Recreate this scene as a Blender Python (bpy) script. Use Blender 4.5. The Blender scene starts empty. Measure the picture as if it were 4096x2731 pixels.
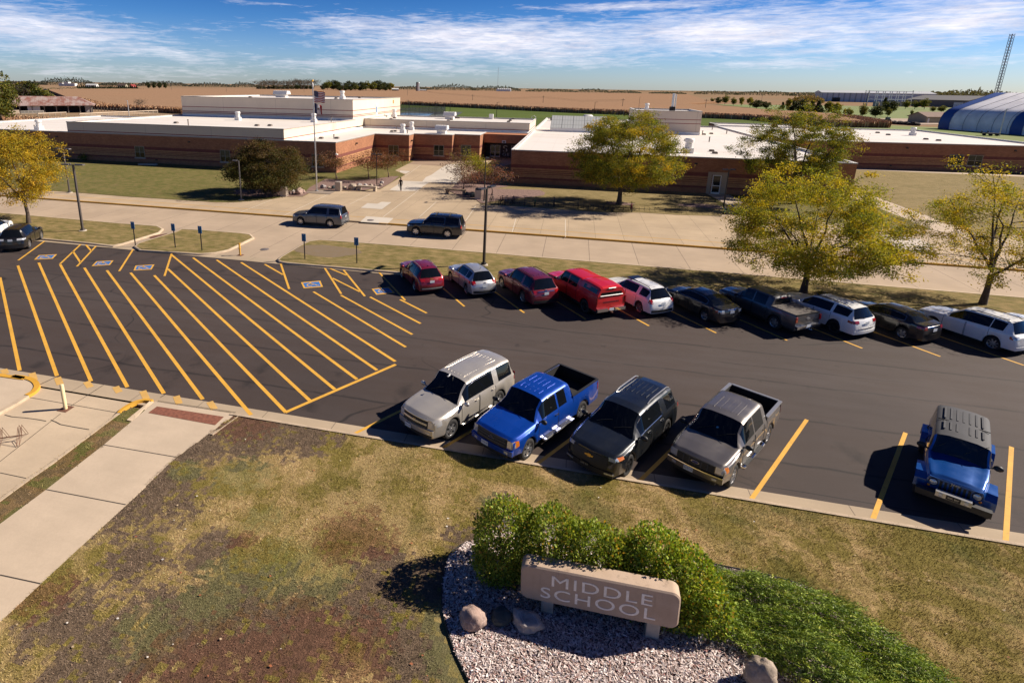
import bpy, bmesh, math, random
import numpy as np
from mathutils import Vector, Matrix, Euler, noise
PI = math.pi
R = math.radians
rnd = random.Random(11)
scene = bpy.context.scene
COL = scene.collection

# ------------------------------------------------------------------ camera (solved from the photograph)
H = 13.0
FP, CX, CY = 2276.9, 1721.79, 964.63
YAW, PITCH, ROLL = -0.2425746, 0.2645427, 0.0143337
def cam_axes():
    sy, cy, sp, cp = math.sin(YAW), math.cos(YAW), math.sin(PITCH), math.cos(PITCH)
    f = Vector((sy*cp, cy*cp, -sp)); r = Vector((cy, -sy, 0)); u = r.cross(f)
    cr, sr = math.cos(ROLL), math.sin(ROLL)
    return r*cr + u*sr, u*cr - r*sr, f
AR, AU, AF = cam_axes()
EYE = Vector((0, 0, H))
def ray(x, y): return AF*FP + AR*(x-CX) - AU*(y-CY)
def g(x, y, z=0.0):
    d = ray(x, y); return EYE + d*((z-H)/d.z)
def gx(x, y, z=0.0):
    p = g(x, y, z); return (p.x, p.y)
def aty(x, y, Y):
    d = ray(x, y); return EYE + d*(Y/d.y)
def far(x, y, dist):
    "ground point at a given distance in the direction of a picture column"
    d = ray(x, y); k = dist/math.hypot(d.x, d.y); return Vector((d.x*k, d.y*k, 0))
def crop(x0, y0, k): return lambda x, y: (x0+x*k, y0+y*k)
A8 = 800/2352
c1, c2, c3, c4, c5 = crop(0,600,A8), crop(800,600,A8), crop(1600,600,A8), crop(2400,600,A8), crop(3296,600,A8)
KK = crop(0, 800, .5741); X2 = crop(1000, 750, .4677); X3 = crop(1500, 950, .4677); X4 = crop(2400, 1000, .38265); X5 = crop(3200, 900, .38258)
DD = lambda x, y: (x*1.7415, y*1.7415)

cd = bpy.data.cameras.new('camera'); cam = bpy.data.objects.new('camera', cd); COL.objects.link(cam)
cam.matrix_world = Matrix(((AR.x, AU.x, -AF.x, EYE.x), (AR.y, AU.y, -AF.y, EYE.y), (AR.z, AU.z, -AF.z, EYE.z), (0,0,0,1)))
cd.sensor_width = 36; cd.sensor_fit = 'HORIZONTAL'; cd.lens = FP/4096*36
cd.shift_x = (2048-CX)/4096; cd.shift_y = -(1365.5-CY)/4096
cd.clip_start = .1; cd.clip_end = 60000
scene.camera = cam

# ------------------------------------------------------------------ small node helpers
class NT:
    def __init__(s, tree): s.t = tree; s.n = tree.nodes; s.l = tree.links
    def new(s, kind, **kw):
        n = s.n.new(kind)
        for k, v in kw.items(): setattr(n, k, v)
        return n
    def put(s, sock, v):
        if hasattr(v, 'is_output') or isinstance(v, bpy.types.NodeSocket): s.l.new(v, sock)
        elif v is not None:
            if hasattr(sock.default_value, '__len__') and not hasattr(v, '__len__'): v = (v,)*len(sock.default_value)
            if hasattr(v, '__len__') and len(v) == 3 and len(sock.default_value) == 4: v = (*v, 1)
            sock.default_value = v
    def math(s, op, a, b=None, c=None, clamp=False):
        n = s.new('ShaderNodeMath', operation=op, use_clamp=clamp); s.put(n.inputs[0], a)
        if b is not None: s.put(n.inputs[1], b)
        if c is not None: s.put(n.inputs[2], c)
        return n.outputs[0]
    def vmath(s, op, a, b=None):
        n = s.new('ShaderNodeVectorMath', operation=op); s.put(n.inputs[0], a)
        if b is not None: s.put(n.inputs[1], b)
        return n.outputs[0]
    def mix(s, f, a, b, blend='MIX'):
        n = s.new('ShaderNodeMix', data_type='RGBA', blend_type=blend)
        s.put(n.inputs[0], f); s.put(n.inputs[6], a); s.put(n.inputs[7], b); return n.outputs[2]
    def noise(s, vec, scale, detail=4, rough=.55, dist=0, dims='3D'):
        n = s.new('ShaderNodeTexNoise', noise_dimensions=dims); s.put(n.inputs['Vector'], vec); s.put(n.inputs['Scale'], scale)
        n.inputs['Detail'].default_value = detail; n.inputs['Roughness'].default_value = rough; n.inputs['Distortion'].default_value = dist
        return n.outputs['Fac']
    def ramp(s, f, pts):
        n = s.new('ShaderNodeValToRGB'); s.put(n.inputs[0], f); e = n.color_ramp.elements
        while len(e) < len(pts): e.new(.5)
        for q, (p, c) in zip(e, pts):
            q.position = p; q.color = (*c, 1) if hasattr(c, '__len__') else (c, c, c, 1)
        return n.outputs[0]
    def rng(s, f, a, b, c=0, d=1):
        n = s.new('ShaderNodeMapRange'); s.put(n.inputs[0], f)
        for i, v in enumerate((a, b, c, d)): n.inputs[i+1].default_value = v
        return n.outputs[0]
    def pos(s): return s.new('ShaderNodeNewGeometry').outputs['Position']
    def obj(s): return s.new('ShaderNodeTexCoord').outputs['Object']
    def sep(s, v):
        n = s.new('ShaderNodeSeparateXYZ'); s.put(n.inputs[0], v); return n.outputs
    def scl(s, v, sc):
        n = s.new('ShaderNodeMapping'); s.put(n.inputs['Vector'], v); n.inputs['Scale'].default_value = sc; return n.outputs[0]
    def attr(s, name):
        n = s.new('ShaderNodeAttribute', attribute_name=name); return n.outputs
    def bump(s, h, strength=.3, dist=.02):
        n = s.new('ShaderNodeBump'); s.put(n.inputs['Height'], h); n.inputs['Strength'].default_value = strength; n.inputs['Distance'].default_value = dist
        return n.outputs[0]

def shader(name):
    m = bpy.data.materials.new(name); m.use_nodes = True
    t = NT(m.node_tree); b = t.n['Principled BSDF']; return m, t, b

def mat(name, col, rough=.6, metal=0., coat=0., spec=.5, var=0., vs=3., coord='pos', bump=0., bs=40., bd=.01, col2=None):
    m, t, b = shader(name)
    b.inputs['Roughness'].default_value = rough; b.inputs['Metallic'].default_value = metal
    b.inputs['Coat Weight'].default_value = coat; b.inputs['Coat Roughness'].default_value = .04; b.inputs['Specular IOR Level'].default_value = spec
    c = (*col, 1); b.inputs['Base Color'].default_value = c
    if var or col2 or bump: v = t.pos() if coord == 'pos' else t.obj()
    if var or col2:
        nz = t.noise(v, vs, 6, .62)
        a2 = col2 if col2 else tuple(max(0, q*(1-var)) for q in col)
        a1 = tuple(min(1, q*(1+var)) for q in col) if var else col
        t.put(b.inputs['Base Color'], t.mix(t.rng(nz, .3, .7), a2, a1))
    if bump: t.put(b.inputs['Normal'], t.bump(t.noise(v, bs, 4), bump, bd))
    return m

def paint(name, col, metal=.35, rough=.35, flake=.12, dirt=.12):
    "car paint: a flake base under clear coat, with a little road dust low down"
    m, t, b = shader(name); o = t.obj()
    nz = t.noise(o, 320, 2); big = t.noise(o, 2.2, 4)
    c = t.mix(t.rng(nz, .3, .7), tuple(q*(1-flake) for q in col), tuple(min(1, q*(1+flake)) for q in col))
    z = t.sep(o)[2]
    d = t.math('MULTIPLY', t.math('MULTIPLY', t.rng(z, .75, .2), t.rng(big, .35, .7)), dirt*2.2, clamp=True)
    t.put(b.inputs['Base Color'], t.mix(d, c, (.17, .145, .12)))
    b.inputs['Metallic'].default_value = metal; b.inputs['Coat Weight'].default_value = .9; b.inputs['Coat Roughness'].default_value = .03
    t.put(b.inputs['Roughness'], t.rng(big, .3, .75, rough*.85, min(1, rough*1.3)))
    return m

# ------------------------------------------------------------------ mesh builder
class MB:
    def __init__(s): s.v = []; s.f = []; s.m = []; s.s = []
    def add(s, vs, fs, mi=0, smooth=False, M=None):
        o = len(s.v)
        s.v += [tuple(M @ Vector(p)) for p in vs] if M is not None else [tuple(p) for p in vs]
        s.f += [tuple(i+o for i in f) for f in fs]; s.m += [mi]*len(fs); s.s += [smooth]*len(fs); return s
    def box(s, c, d, mi=0, rz=0, M=None, taper=1.):
        x, y, z = (q/2 for q in d); k = taper
        vs = [(-x,-y,-z),(x,-y,-z),(x,y,-z),(-x,y,-z),(-x*k,-y*k,z),(x*k,-y*k,z),(x*k,y*k,z),(-x*k,y*k,z)]
        T = Matrix.Translation(c) @ Matrix.Rotation(rz, 4, 'Z')
        if M is not None: T = M @ T
        return s.add(vs, [(0,3,2,1),(4,5,6,7),(0,1,5,4),(1,2,6,5),(2,3,7,6),(3,0,4,7)], mi, False, T)
    def b2(s, x0, x1, y0, y1, z0, z1, mi=0): return s.box(((x0+x1)/2,(y0+y1)/2,(z0+z1)/2), (x1-x0,y1-y0,z1-z0), mi)
    def prism(s, poly, z0, z1, mi=0, mis=None):
        n = len(poly); a = sum(poly[i][0]*poly[(i+1)%n][1]-poly[(i+1)%n][0]*poly[i][1] for i in range(n))
        if a < 0: poly = poly[::-1]
        vs = [(p[0],p[1],z0) for p in poly]+[(p[0],p[1],z1) for p in poly]
        s.add(vs, [tuple(range(n,2*n))], mi)
        s.add(vs, [(i,(i+1)%n,n+(i+1)%n,n+i) for i in range(n)], mi if mis is None else mis); return s
    def sheet(s, poly, z, mi=0):
        n = len(poly); a = sum(poly[i][0]*poly[(i+1)%n][1]-poly[(i+1)%n][0]*poly[i][1] for i in range(n))
        if a < 0: poly = poly[::-1]
        return s.add([(p[0],p[1],z) for p in poly], [tuple(range(n))], mi)
    def line(s, p, q, w, z, mi=0):
        p, q = Vector(p[:2]), Vector(q[:2]); d = (q-p).normalized(); n = Vector((-d.y, d.x))*w/2
        return s.sheet([tuple(p+n), tuple(p-n), tuple(q-n), tuple(q+n)], z, mi)
    def tube(s, pts, rad, n=6, mi=0, smooth=True, cap=True, M=None):
        pts = [Vector(p) for p in pts]; k = len(pts)
        rad = rad if hasattr(rad, '__len__') else [rad]*k
        vs = []; up = None
        for i in range(k):
            d = (pts[min(i+1,k-1)]-pts[max(i-1,0)]).normalized()
            if up is None: up = d.orthogonal().normalized()
            up = (up - d*up.dot(d)); up = up.normalized() if up.length > 1e-5 else d.orthogonal().normalized()
            w = d.cross(up)
            vs += [pts[i]+(up*math.cos(2*PI*j/n)+w*math.sin(2*PI*j/n))*rad[i] for j in range(n)]
        fs = [(i*n+j, i*n+(j+1)%n, (i+1)*n+(j+1)%n, (i+1)*n+j) for i in range(k-1) for j in range(n)]
        s.add(vs, fs, mi, smooth, M)
        if cap: s.add(vs[:n], [tuple(range(n))[::-1]], mi, False, M); s.add(vs[-n:], [tuple(range(n))], mi, False, M)
        return s
    def lathe(s, prof, n=16, mi=0, M=None, smooth=True, mis=None):
        k = len(prof); vs = [(r*math.cos(2*PI*j/n), r*math.sin(2*PI*j/n), z) for r, z in prof for j in range(n)]
        for i in range(k-1):
            s.add([], [], 0)
        o = len(s.v); s.v += [tuple(M @ Vector(p)) for p in vs] if M is not None else vs
        for i in range(k-1):
            for j in range(n):
                s.f.append((o+i*n+j, o+i*n+(j+1)%n, o+(i+1)*n+(j+1)%n, o+(i+1)*n+j)); s.m.append(mis[i] if mis else mi); s.s.append(smooth)
        return s
    def blob(s, c, d, seed=0, amp=.18, fr=1.6, sub=3, mi=0, rz=0, flat=None, smooth=True):
        bm = bmesh.new(); bmesh.ops.create_icosphere(bm, subdivisions=sub, radius=1)
        off = Vector((seed*7.3, seed*3.1, seed*1.7)); T = Matrix.Rotation(rz, 3, 'Z')
        vs = []
        for v in bm.verts:
            k = 1+amp*noise.noise(v.co*fr+off)+amp*.45*noise.noise(v.co*fr*2.7+off)
            p = Vector((v.co.x*d[0]*k/2, v.co.y*d[1]*k/2, v.co.z*d[2]*k/2)); p = T @ p
            if flat is not None and p.z < flat: p.z = flat
            vs.append(p+Vector(c))
        s.add(vs, [tuple(v.index for v in f.verts) for f in bm.faces], mi, smooth); bm.free(); return s
    def build(s, name, mats=None, parent=None, sharp=40, loc=None):
        me = bpy.data.meshes.new(name); me.from_pydata(s.v, [], s.f)
        mats = mats if isinstance(mats, (list, tuple)) else [mats]
        for m in mats: me.materials.append(m)
        if len(mats) > 1: me.polygons.foreach_set('material_index', s.m)
        if any(s.s):
            me.polygons.foreach_set('use_smooth', s.s)
            if sharp: me.set_sharp_from_angle(angle=R(sharp))
        me.update()
        o = bpy.data.objects.new(name, me); COL.objects.link(o)
        if parent is not None: o.parent = parent
        if loc is not None: o.location = loc
        return o

def np_mesh(name, V, F, mats, col=None, mi=None, parent=None, smooth=False):
    "many small faces in one mesh; V (n,3), F (m,k), col (m,3) per face"
    me = bpy.data.meshes.new(name); k = F.shape[1]; n = len(F)
    me.vertices.add(len(V)); me.vertices.foreach_set('co', np.ascontiguousarray(V, dtype=np.float32).ravel())
    me.loops.add(n*k); me.loops.foreach_set('vertex_index', np.ascontiguousarray(F, dtype=np.int32).ravel())
    me.polygons.add(n); me.polygons.foreach_set('loop_start', np.arange(0, n*k, k, dtype=np.int32))
    mats = mats if isinstance(mats, (list, tuple)) else [mats]
    for m in mats: me.materials.append(m)
    if mi is not None: me.polygons.foreach_set('material_index', np.asarray(mi, dtype=np.int32))
    if smooth: me.polygons.foreach_set('use_smooth', np.ones(n, dtype=bool))
    if col is not None:
        a = me.attributes.new('tint', 'FLOAT_COLOR', 'FACE'); c4_ = np.ones((n,4), dtype=np.float32); c4_[:,:3] = col
        a.data.foreach_set('color', c4_.ravel())
    me.update(calc_edges=True)
    o = bpy.data.objects.new(name, me); COL.objects.link(o)
    if parent is not None: o.parent = parent
    return o

def tag(o, label=None, cat=None, group=None, kind=None):
    if label: o['label'] = label
    if cat: o['category'] = cat
    if group: o['group'] = group
    if kind: o['kind'] = kind
    return o
def thing(name, label, cat, loc=(0,0,0), rz=0, group=None):
    o = bpy.data.objects.new(name, None); COL.objects.link(o); o.location = loc; o.rotation_euler = (0,0,rz)
    o.empty_display_size = .3
    return tag(o, label, cat, group)
def struct(o): o['kind'] = 'structure'; return o
def copy_tree(o, parent=None):
    c = o.copy(); COL.objects.link(c)
    if parent is not None: c.parent = parent
    for ch in list(o.children): copy_tree(ch, c)
    return c
def place(o, loc, rz=0, s=1., label=None, group=None):
    o.location = loc; o.rotation_euler = (0,0,rz); o.scale = (s,s,s) if not hasattr(s, '__len__') else s
    if label: o['label'] = label
    if group: o['group'] = group
    return o
def text_mesh(body, size, depth=.004, xs=1., spacing=1.):
    "flat letters as a mesh in the x-y plane, centred on the origin; returns verts, faces"
    cu = bpy.data.curves.new('letters', 'FONT'); cu.body = body; cu.size = size; cu.extrude = depth; cu.space_character = spacing
    cu.align_x = 'CENTER'; cu.align_y = 'CENTER'; cu.resolution_u = 4
    ob = bpy.data.objects.new('letters', cu); COL.objects.link(ob)
    dg = bpy.context.evaluated_depsgraph_get(); me = bpy.data.meshes.new_from_object(ob.evaluated_get(dg))
    vs = [(v.co.x*xs, v.co.y, v.co.z) for v in me.vertices]; fs = [tuple(p.vertices) for p in me.polygons]
    bpy.data.objects.remove(ob); bpy.data.curves.remove(cu); bpy.data.meshes.remove(me)
    return vs, fs
# ------------------------------------------------------------------ light, sky
SUN_EL = 35.5; SUN_AZ = math.atan2(.914, .405)      # azimuth from +y towards +x
sd = Vector((math.sin(SUN_AZ)*math.cos(R(SUN_EL)), math.cos(SUN_AZ)*math.cos(R(SUN_EL)), math.sin(R(SUN_EL))))
sl = bpy.data.lights.new('sun', 'SUN'); sl.energy = 5.0; sl.angle = R(.5); sl.color = (1, .89, .76)
so = bpy.data.objects.new('sun', sl); COL.objects.link(so); so.rotation_euler = sd.to_track_quat('Z', 'Y').to_euler(); so.location = (60, 30, 80)
w = bpy.data.worlds.new('World'); scene.world = w; w.use_nodes = True
t = NT(w.node_tree); bg = t.n['Background']
sky = t.new('ShaderNodeTexSky', sky_type='NISHITA'); sky.sun_disc = False; sky.sun_elevation = R(SUN_EL); sky.sun_rotation = SUN_AZ
sky.altitude = 300; sky.air_density = 1.0; sky.dust_density = .3; sky.ozone_density = 2.5
dirv = t.new('ShaderNodeTexCoord').outputs['Generated']
xyz = t.sep(dirv)
az = t.math('ARCTAN2', xyz[0], xyz[1]); el = t.math('ARCSINE', xyz[2])
def azel(x, y):
    d = ray(*DD(x, y)).normalized(); return math.atan2(d.x, d.y), math.asin(d.z)
comb = t.new('ShaderNodeCombineXYZ'); t.put(comb.inputs[0], t.math('MULTIPLY', az, 5.0)); t.put(comb.inputs[1], t.math('MULTIPLY', el, 26.0))
sv = comb.outputs[0]; sv2 = t.scl(sv, (1,1.7,1))
n_big = t.noise(sv, 1.5, 7, .62, .5); n_fine = t.noise(sv2, 5.5, 8, .70, .45)
fsum = None
for (cx, cy, hx, hy, wgt, tilt) in ((90,72,300,40,.9,.06),(330,112,250,20,.62,.10),(1130,95,400,44,1.0,.02),(820,60,160,24,.8,0),(1700,72,560,40,1.0,-.015),(2200,48,360,36,1.0,-.04),
        (1480,14,260,9,.85,0),(880,150,420,20,.55,0),(250,160,420,22,.42,0),(1950,112,420,14,.6,-.03),(1800,146,380,13,.55,-.04),(2250,140,220,12,.5,-.03),(1300,140,330,16,.62,0),(600,8,120,6,.4,0),(2060,8,200,5,.5,0)):
    a0, e0 = azel(cx, cy); a1, e1 = azel(cx+hx, cy); hxr = abs(a1-a0); hyr = hy*1.7415/FP*.98
    da = t.math('SUBTRACT', az, a0)
    u_ = t.math('DIVIDE', da, hxr)
    v_ = t.math('DIVIDE', t.math('ADD', t.math('SUBTRACT', el, e0), t.math('MULTIPLY', da, tilt)), hyr)
    r2 = t.math('ADD', t.math('MULTIPLY', u_, u_), t.math('MULTIPLY', v_, v_))
    gs = t.math('MULTIPLY', t.math('EXPONENT', t.math('MULTIPLY', r2, -.75)), wgt)
    fsum = gs if fsum is None else t.math('MAXIMUM', fsum, gs)
hi = t.rng(el, R(9.5), R(16), 0, .20)                                     # broken cloud above the picture too
fsum = t.math('MAXIMUM', fsum, hi)
nn = t.math('ADD', t.math('MULTIPLY', n_big, .55), t.math('MULTIPLY', n_fine, .75))
dens = t.math('ADD', fsum, t.math('MULTIPLY', t.math('SUBTRACT', nn, .64), 1.9))
dens = t.rng(dens, .32, 1.12)
hsv = t.new('ShaderNodeHueSaturation'); t.put(hsv.inputs['Color'], sky.outputs[0]); hsv.inputs['Saturation'].default_value = 1.25
grad = t.ramp(t.rng(el, 0, R(40)), [(0, (.80,.96,1.46)), (.07, (.70,.92,1.46)), (.15, (.36,.68,1.24)), (.24, (.175,.46,.94)), (.5, (.12,.31,.66)), (1, (.10,.24,.50))])
skyc = t.mix(1.0, hsv.outputs[0], grad, 'MULTIPLY')
shade = t.ramp(t.noise(sv, 3.2, 6, .6, .3), [(.30, (8.4,8.5,10.2)), (.62, (12.6,12.3,13.2))])
t.put(bg.inputs['Color'], t.mix(t.math('MULTIPLY', dens, .95), skyc, shade)); bg.inputs['Strength'].default_value = .05
scene.view_settings.view_transform = 'Standard'; scene.view_settings.look = 'None'; scene.view_settings.gamma = 1
scene.view_settings.use_curve_mapping = False; scene.view_settings.exposure = .75

# ------------------------------------------------------------------ ground materials
def ground_concrete(name, col, jx=None, jy=None, ox=0, oy=0, jw=.03, stain=.22):
    m, t, b = shader(name); p = t.pos(); s = t.sep(p)
    big = t.noise(p, .22, 5, .6); mid = t.noise(t.scl(p, (.6, 2.2, 1)), .9, 5, .65); fine = t.noise(p, 14, 4, .7); speck = t.noise(p, 60, 2)
    c = t.mix(t.rng(big, .3, .7), tuple(q*(1-stain) for q in col), tuple(q*1.06 for q in col))
    c = t.mix(t.math('MULTIPLY', t.rng(mid, .45, .75), .35), c, tuple(q*.70 for q in col))
    c = t.mix(t.math('MULTIPLY', t.rng(fine, .40, .75), .22), c, tuple(q*.62 for q in col))
    c = t.mix(t.math('MULTIPLY', t.rng(speck, .62, .8), .25), c, tuple(q*.5 for q in col))
    joint = None
    for sp, o, ax in ((jx, ox, 0), (jy, oy, 1)):
        if not sp: continue
        fr = t.math('PINGPONG', t.math('SUBTRACT', s[ax], o), sp/2)
        k = t.math('LESS_THAN', fr, jw/2)
        joint = k if joint is None else t.math('MAXIMUM', joint, k)
        if ax == 0:                                                         # slabs poured at different times differ a little
            cell = t.math('FLOOR', t.math('DIVIDE', t.math('SUBTRACT', s[0], o), sp)); wn = t.new('ShaderNodeTexWhiteNoise', noise_dimensions='1D'); t.put(wn.inputs['W'], cell)
            c = t.mix(t.math('MULTIPLY', wn.outputs[0], .16), c, tuple(q*.62 for q in col))
    if joint is not None: c = t.mix(t.math('MULTIPLY', joint, .62), c, (.05,.04,.035))
    t.put(b.inputs['Base Color'], c); b.inputs['Roughness'].default_value = .88; b.inputs['Specular IOR Level'].default_value = .3
    t.put(b.inputs['Normal'], t.bump(fine, .25, .01)); return m

def asphalt_mat():
    m, t, b = shader('asphalt'); p = t.pos(); s = t.sep(p)
    fine = t.noise(p, 38, 5, .75); mid = t.noise(t.scl(p, (.35, 1.6, 1)), .8, 6, .65); big = t.noise(p, .12, 4, .6); tiny = t.noise(p, 120, 2)
    c = t.mix(t.rng(fine, .28, .72), (.032,.0212,.0178), (.074,.0530,.0445))
    c = t.mix(t.math('MULTIPLY', t.rng(tiny, .62, .78), .5), c, (.15,.13,.12))
    c = t.mix(t.math('MULTIPLY', t.rng(mid, .42, .75), .5), c, (.068,.054,.051))
    c = t.mix(t.math('MULTIPLY', t.rng(big, .4, .65), .35), c, (.030,.026,.026))
    yy = t.math('ADD', s[1], t.math('MULTIPLY', t.noise(t.scl(p, (.5,.5,.5)), .6, 3), .5))     # paving seams
    fr = t.math('PINGPONG', t.math('SUBTRACT', yy, 1.35), 1.62)
    seam = t.math('MULTIPLY', t.rng(fr, .11, .0), t.rng(t.noise(t.scl(p, (1.3,6,1)), .9, 4), .30, .48))
    c = t.mix(t.math('MULTIPLY', seam, .8), c, (.010,.009,.009))
    lane = t.math('PINGPONG', t.math('SUBTRACT', s[1], 27.6), 8.0)                               # greyer where cars drive
    c = t.mix(t.math('MULTIPLY', t.rng(lane, 4.2, .6), t.rng(mid, .3, .8, .05, .35)), c, (.095,.078,.072))
    oil = t.math('PINGPONG', t.math('SUBTRACT', s[0], .55), 1.745); oily = t.math('MULTIPLY', t.math('MULTIPLY', t.rng(oil, .55, .0), t.rng(t.noise(p, .9, 4, .6), .46, .6)), t.math('MAXIMUM', t.math('MULTIPLY', t.math('GREATER_THAN', s[1], 19.0), t.math('LESS_THAN', s[1], 22.5)), t.math('GREATER_THAN', s[1], 33.4)))
    c = t.mix(t.math('MULTIPLY', oily, .6), c, (.012,.010,.010))
    crk = t.new('ShaderNodeTexVoronoi', feature='DISTANCE_TO_EDGE'); t.put(crk.inputs['Vector'], t.vmath('ADD', t.scl(p, (.09,.13,1)), t.mix(.5, (0,0,0), t.new('ShaderNodeTexNoise').outputs['Color']))); crk.inputs['Scale'].default_value = 1
    c = t.mix(t.math('MULTIPLY', t.math('MULTIPLY', t.rng(crk.outputs[0], .006, .001), t.rng(big, .47, .56)), .75), c, (.010,.009,.009))
    spot = t.rng(t.noise(p, 1.1, 3, .5), .67, .75)
    c = t.mix(t.math('MULTIPLY', spot, .45), c, (.014,.012,.012))
    t.put(b.inputs['Base Color'], c); b.inputs['Roughness'].default_value = .82; b.inputs['Specular IOR Level'].default_value = .35
    t.put(b.inputs['Normal'], t.bump(fine, .5, .012)); return m

def lawn_mat(name, g1, g2, tan, soil, k=.5, scale=.35):
    m, t, b = shader(name); p = t.pos()
    big = t.noise(t.scl(p, (.55,1.25,1)), scale, 6, .62); mid = t.noise(t.scl(p,(.7,1.4,1)), 1.6, 5, .65); fine = t.noise(p, 17, 4, .75); soiln = t.noise(p, .8, 5, .6)
    c = t.mix(t.rng(big, .34, .66), g1, g2)
    c = t.mix(t.math('MULTIPLY', t.rng(mid, .38, .66), k), c, tan)
    c = t.mix(t.math('MULTIPLY', t.rng(soiln, .62, .74), .75), c, soil)
    c = t.mix(t.math('MULTIPLY', t.rng(fine, .5, .8), .6), c, (.03,.03,.012))
    c = t.mix(t.math('MULTIPLY', t.rng(fine, .48, .25), .35), c, tuple(q*1.5 for q in tan))
    t.put(b.inputs['Base Color'], c); b.inputs['Roughness'].default_value = .95; b.inputs['Specular IOR Level'].default_value = .1
    t.put(b.inputs['Normal'], t.bump(fine, .8, .06)); return m

M_ASPH = asphalt_mat()
CONC = (.46,.375,.285)
M_ROAD = ground_concrete('road_concrete', (.45,.345,.245), 3.68, None, -1.8, 0, .045)
M_PLAZA = ground_concrete('plaza_concrete', (.465,.355,.235), 2.46, 3.05, .05, 54.5, .028)
M_CURB = mat('kerb_concrete', (.43,.335,.235), .9, var=.18, vs=2.5, bump=.2, bs=20)
M_WALK = ground_concrete('walk_concrete', (.54,.43,.315), None, None)
M_PATCH = ground_concrete('new_concrete', (.56,.50,.42), None, None, stain=.12)
def worn_paint(name, col, under, wear=.6):
    m, t, b = shader(name); p = t.pos()
    k = t.math('MULTIPLY', t.rng(t.noise(p, 9, 6, .75), .55, .72), wear); f = t.noise(p, 1.3, 4)
    c = t.mix(t.rng(f, .3, .7), tuple(q*.82 for q in col), col)
    t.put(b.inputs['Base Color'], t.mix(k, c, under)); b.inputs['Roughness'].default_value = .7; return m
M_YEL = worn_paint('yellow_road_paint', (.70,.375,.045), (.10,.075,.05), .62)
M_YELK = worn_paint('yellow_kerb_paint', (.64,.335,.03), (.36,.27,.18), .45)
M_YELF = worn_paint('faded_yellow_paint', (.60,.36,.10), (.44,.35,.26), .9)
M_BLUEP = worn_paint('blue_road_paint', (.035,.15,.42), (.05,.05,.06), .35)
M_LAWN = lawn_mat('school_lawn_grass', (.085,.095,.022), (.125,.125,.035), (.235,.175,.075), (.13,.09,.06), .8)
M_LAWN2 = lawn_mat('island_grass', (.115,.105,.030), (.18,.15,.05), (.33,.235,.11), (.10,.068,.05), .9, .5)
M_DRYLAWN = lawn_mat('dry_lawn_grass', (.16,.13,.05), (.24,.185,.085), (.31,.235,.115), (.17,.115,.07), .9, .4)

# ------------------------------------------------------------------ ground and far fields
m, t, b = shader('farm_ground'); p = t.pos()
vo = t.new('ShaderNodeTexVoronoi', feature='F1', distance='CHEBYCHEV'); t.put(vo.inputs['Vector'], t.scl(p, (.0011,.0028,1))); vo.inputs['Scale'].default_value = 1
c = t.ramp(t.sep(vo.outputs['Color'])[0], [(0,(.27,.175,.115)),(.3,(.34,.245,.165)),(.5,(.24,.155,.105)),(.68,(.31,.235,.17)),(.88,(.20,.16,.085)),(1,(.29,.20,.13))])
c = t.mix(t.rng(t.noise(t.scl(p,(.01,.06,1)), 1.0, 6, .65), .3, .7), c, (.22,.145,.085))
t.put(b.inputs['Base Color'], c); b.inputs['Roughness'].default_value = 1; b.inputs['Specular IOR Level'].default_value = 0
M_FIELD = m
gb = MB(); gb.sheet([(-16000,-300),(16000,-300),(16000,26000),(-16000,26000)], -.10); struct(gb.build('ground', M_FIELD))
# mown school grounds around the building
gb = MB(); gb.sheet([(-150,44),(140,44),(150,245),(138,268),(100,300),(78,303),(-4,335),(-125,413),(-135,250),(-150,200)], -.03)
struct(gb.build('school_grounds', lawn_mat('mown_grass', (.055,.10,.014), (.085,.13,.022), (.16,.14,.05), (.12,.09,.05), .35, .06)))

# ------------------------------------------------------------------ parking lot, gutter, kerbs
XL, XR = -72, 62
ab = MB(); ab.sheet([(XL,18.6),(XR,18.6),(XR,36.9),(XL,36.9)], 0); struct(ab.build('parking_lot', M_ASPH))
cb = MB(); cb.sheet([(XL,17.6),(XR,17.6),(XR,18.604),(XL,18.604)], .003); cb.sheet([(XL,36.896),(XR,36.896),(XR,37.9),(XL,37.9)], .003)
struct(cb.build('gutter', ground_concrete('gutter_concrete', (.44,.345,.24), 3.0, None, .6)))
rb = MB(); rb.sheet([(-160,37.85),(XR+40,37.85),(XR+40,51.22),(-160,51.22)], -.004); struct(rb.build('road', M_ROAD))

def inset(poly, d):
    "offset a polygon inwards by d"
    n = len(poly); a = sum(poly[i][0]*poly[(i+1)%n][1]-poly[(i+1)%n][0]*poly[i][1] for i in range(n))
    if a < 0: poly = poly[::-1]
    out = []
    for i in range(n):
        p0, p1, p2 = Vector(poly[i-1]), Vector(poly[i]), Vector(poly[(i+1)%n])
        d1, d2 = (p1-p0).normalized(), (p2-p1).normalized()
        n1, n2 = Vector((-d1.y, d1.x)), Vector((-d2.y, d2.x)); nn_ = (n1+n2)
        out.append(tuple(p1 + nn_*(d/max(.35, (1+n1.dot(n2))))))
    return out
def rounded(poly, rads, k=6):
    out = []; n = len(poly)
    for i in range(n):
        p, q, s_ = Vector(poly[i-1]), Vector(poly[i]), Vector(poly[(i+1)%n]); r_ = rads[i]
        if r_ <= 0: out.append(tuple(q)); continue
        a_, b_ = (p-q).normalized(), (s_-q).normalized()
        A_, B_ = q+a_*r_, q+b_*r_
        for j in range(k+1):
            u = j/k; out.append(tuple(A_*(1-u)**2+q*2*u*(1-u)+B_*u*u))
    return out
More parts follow.
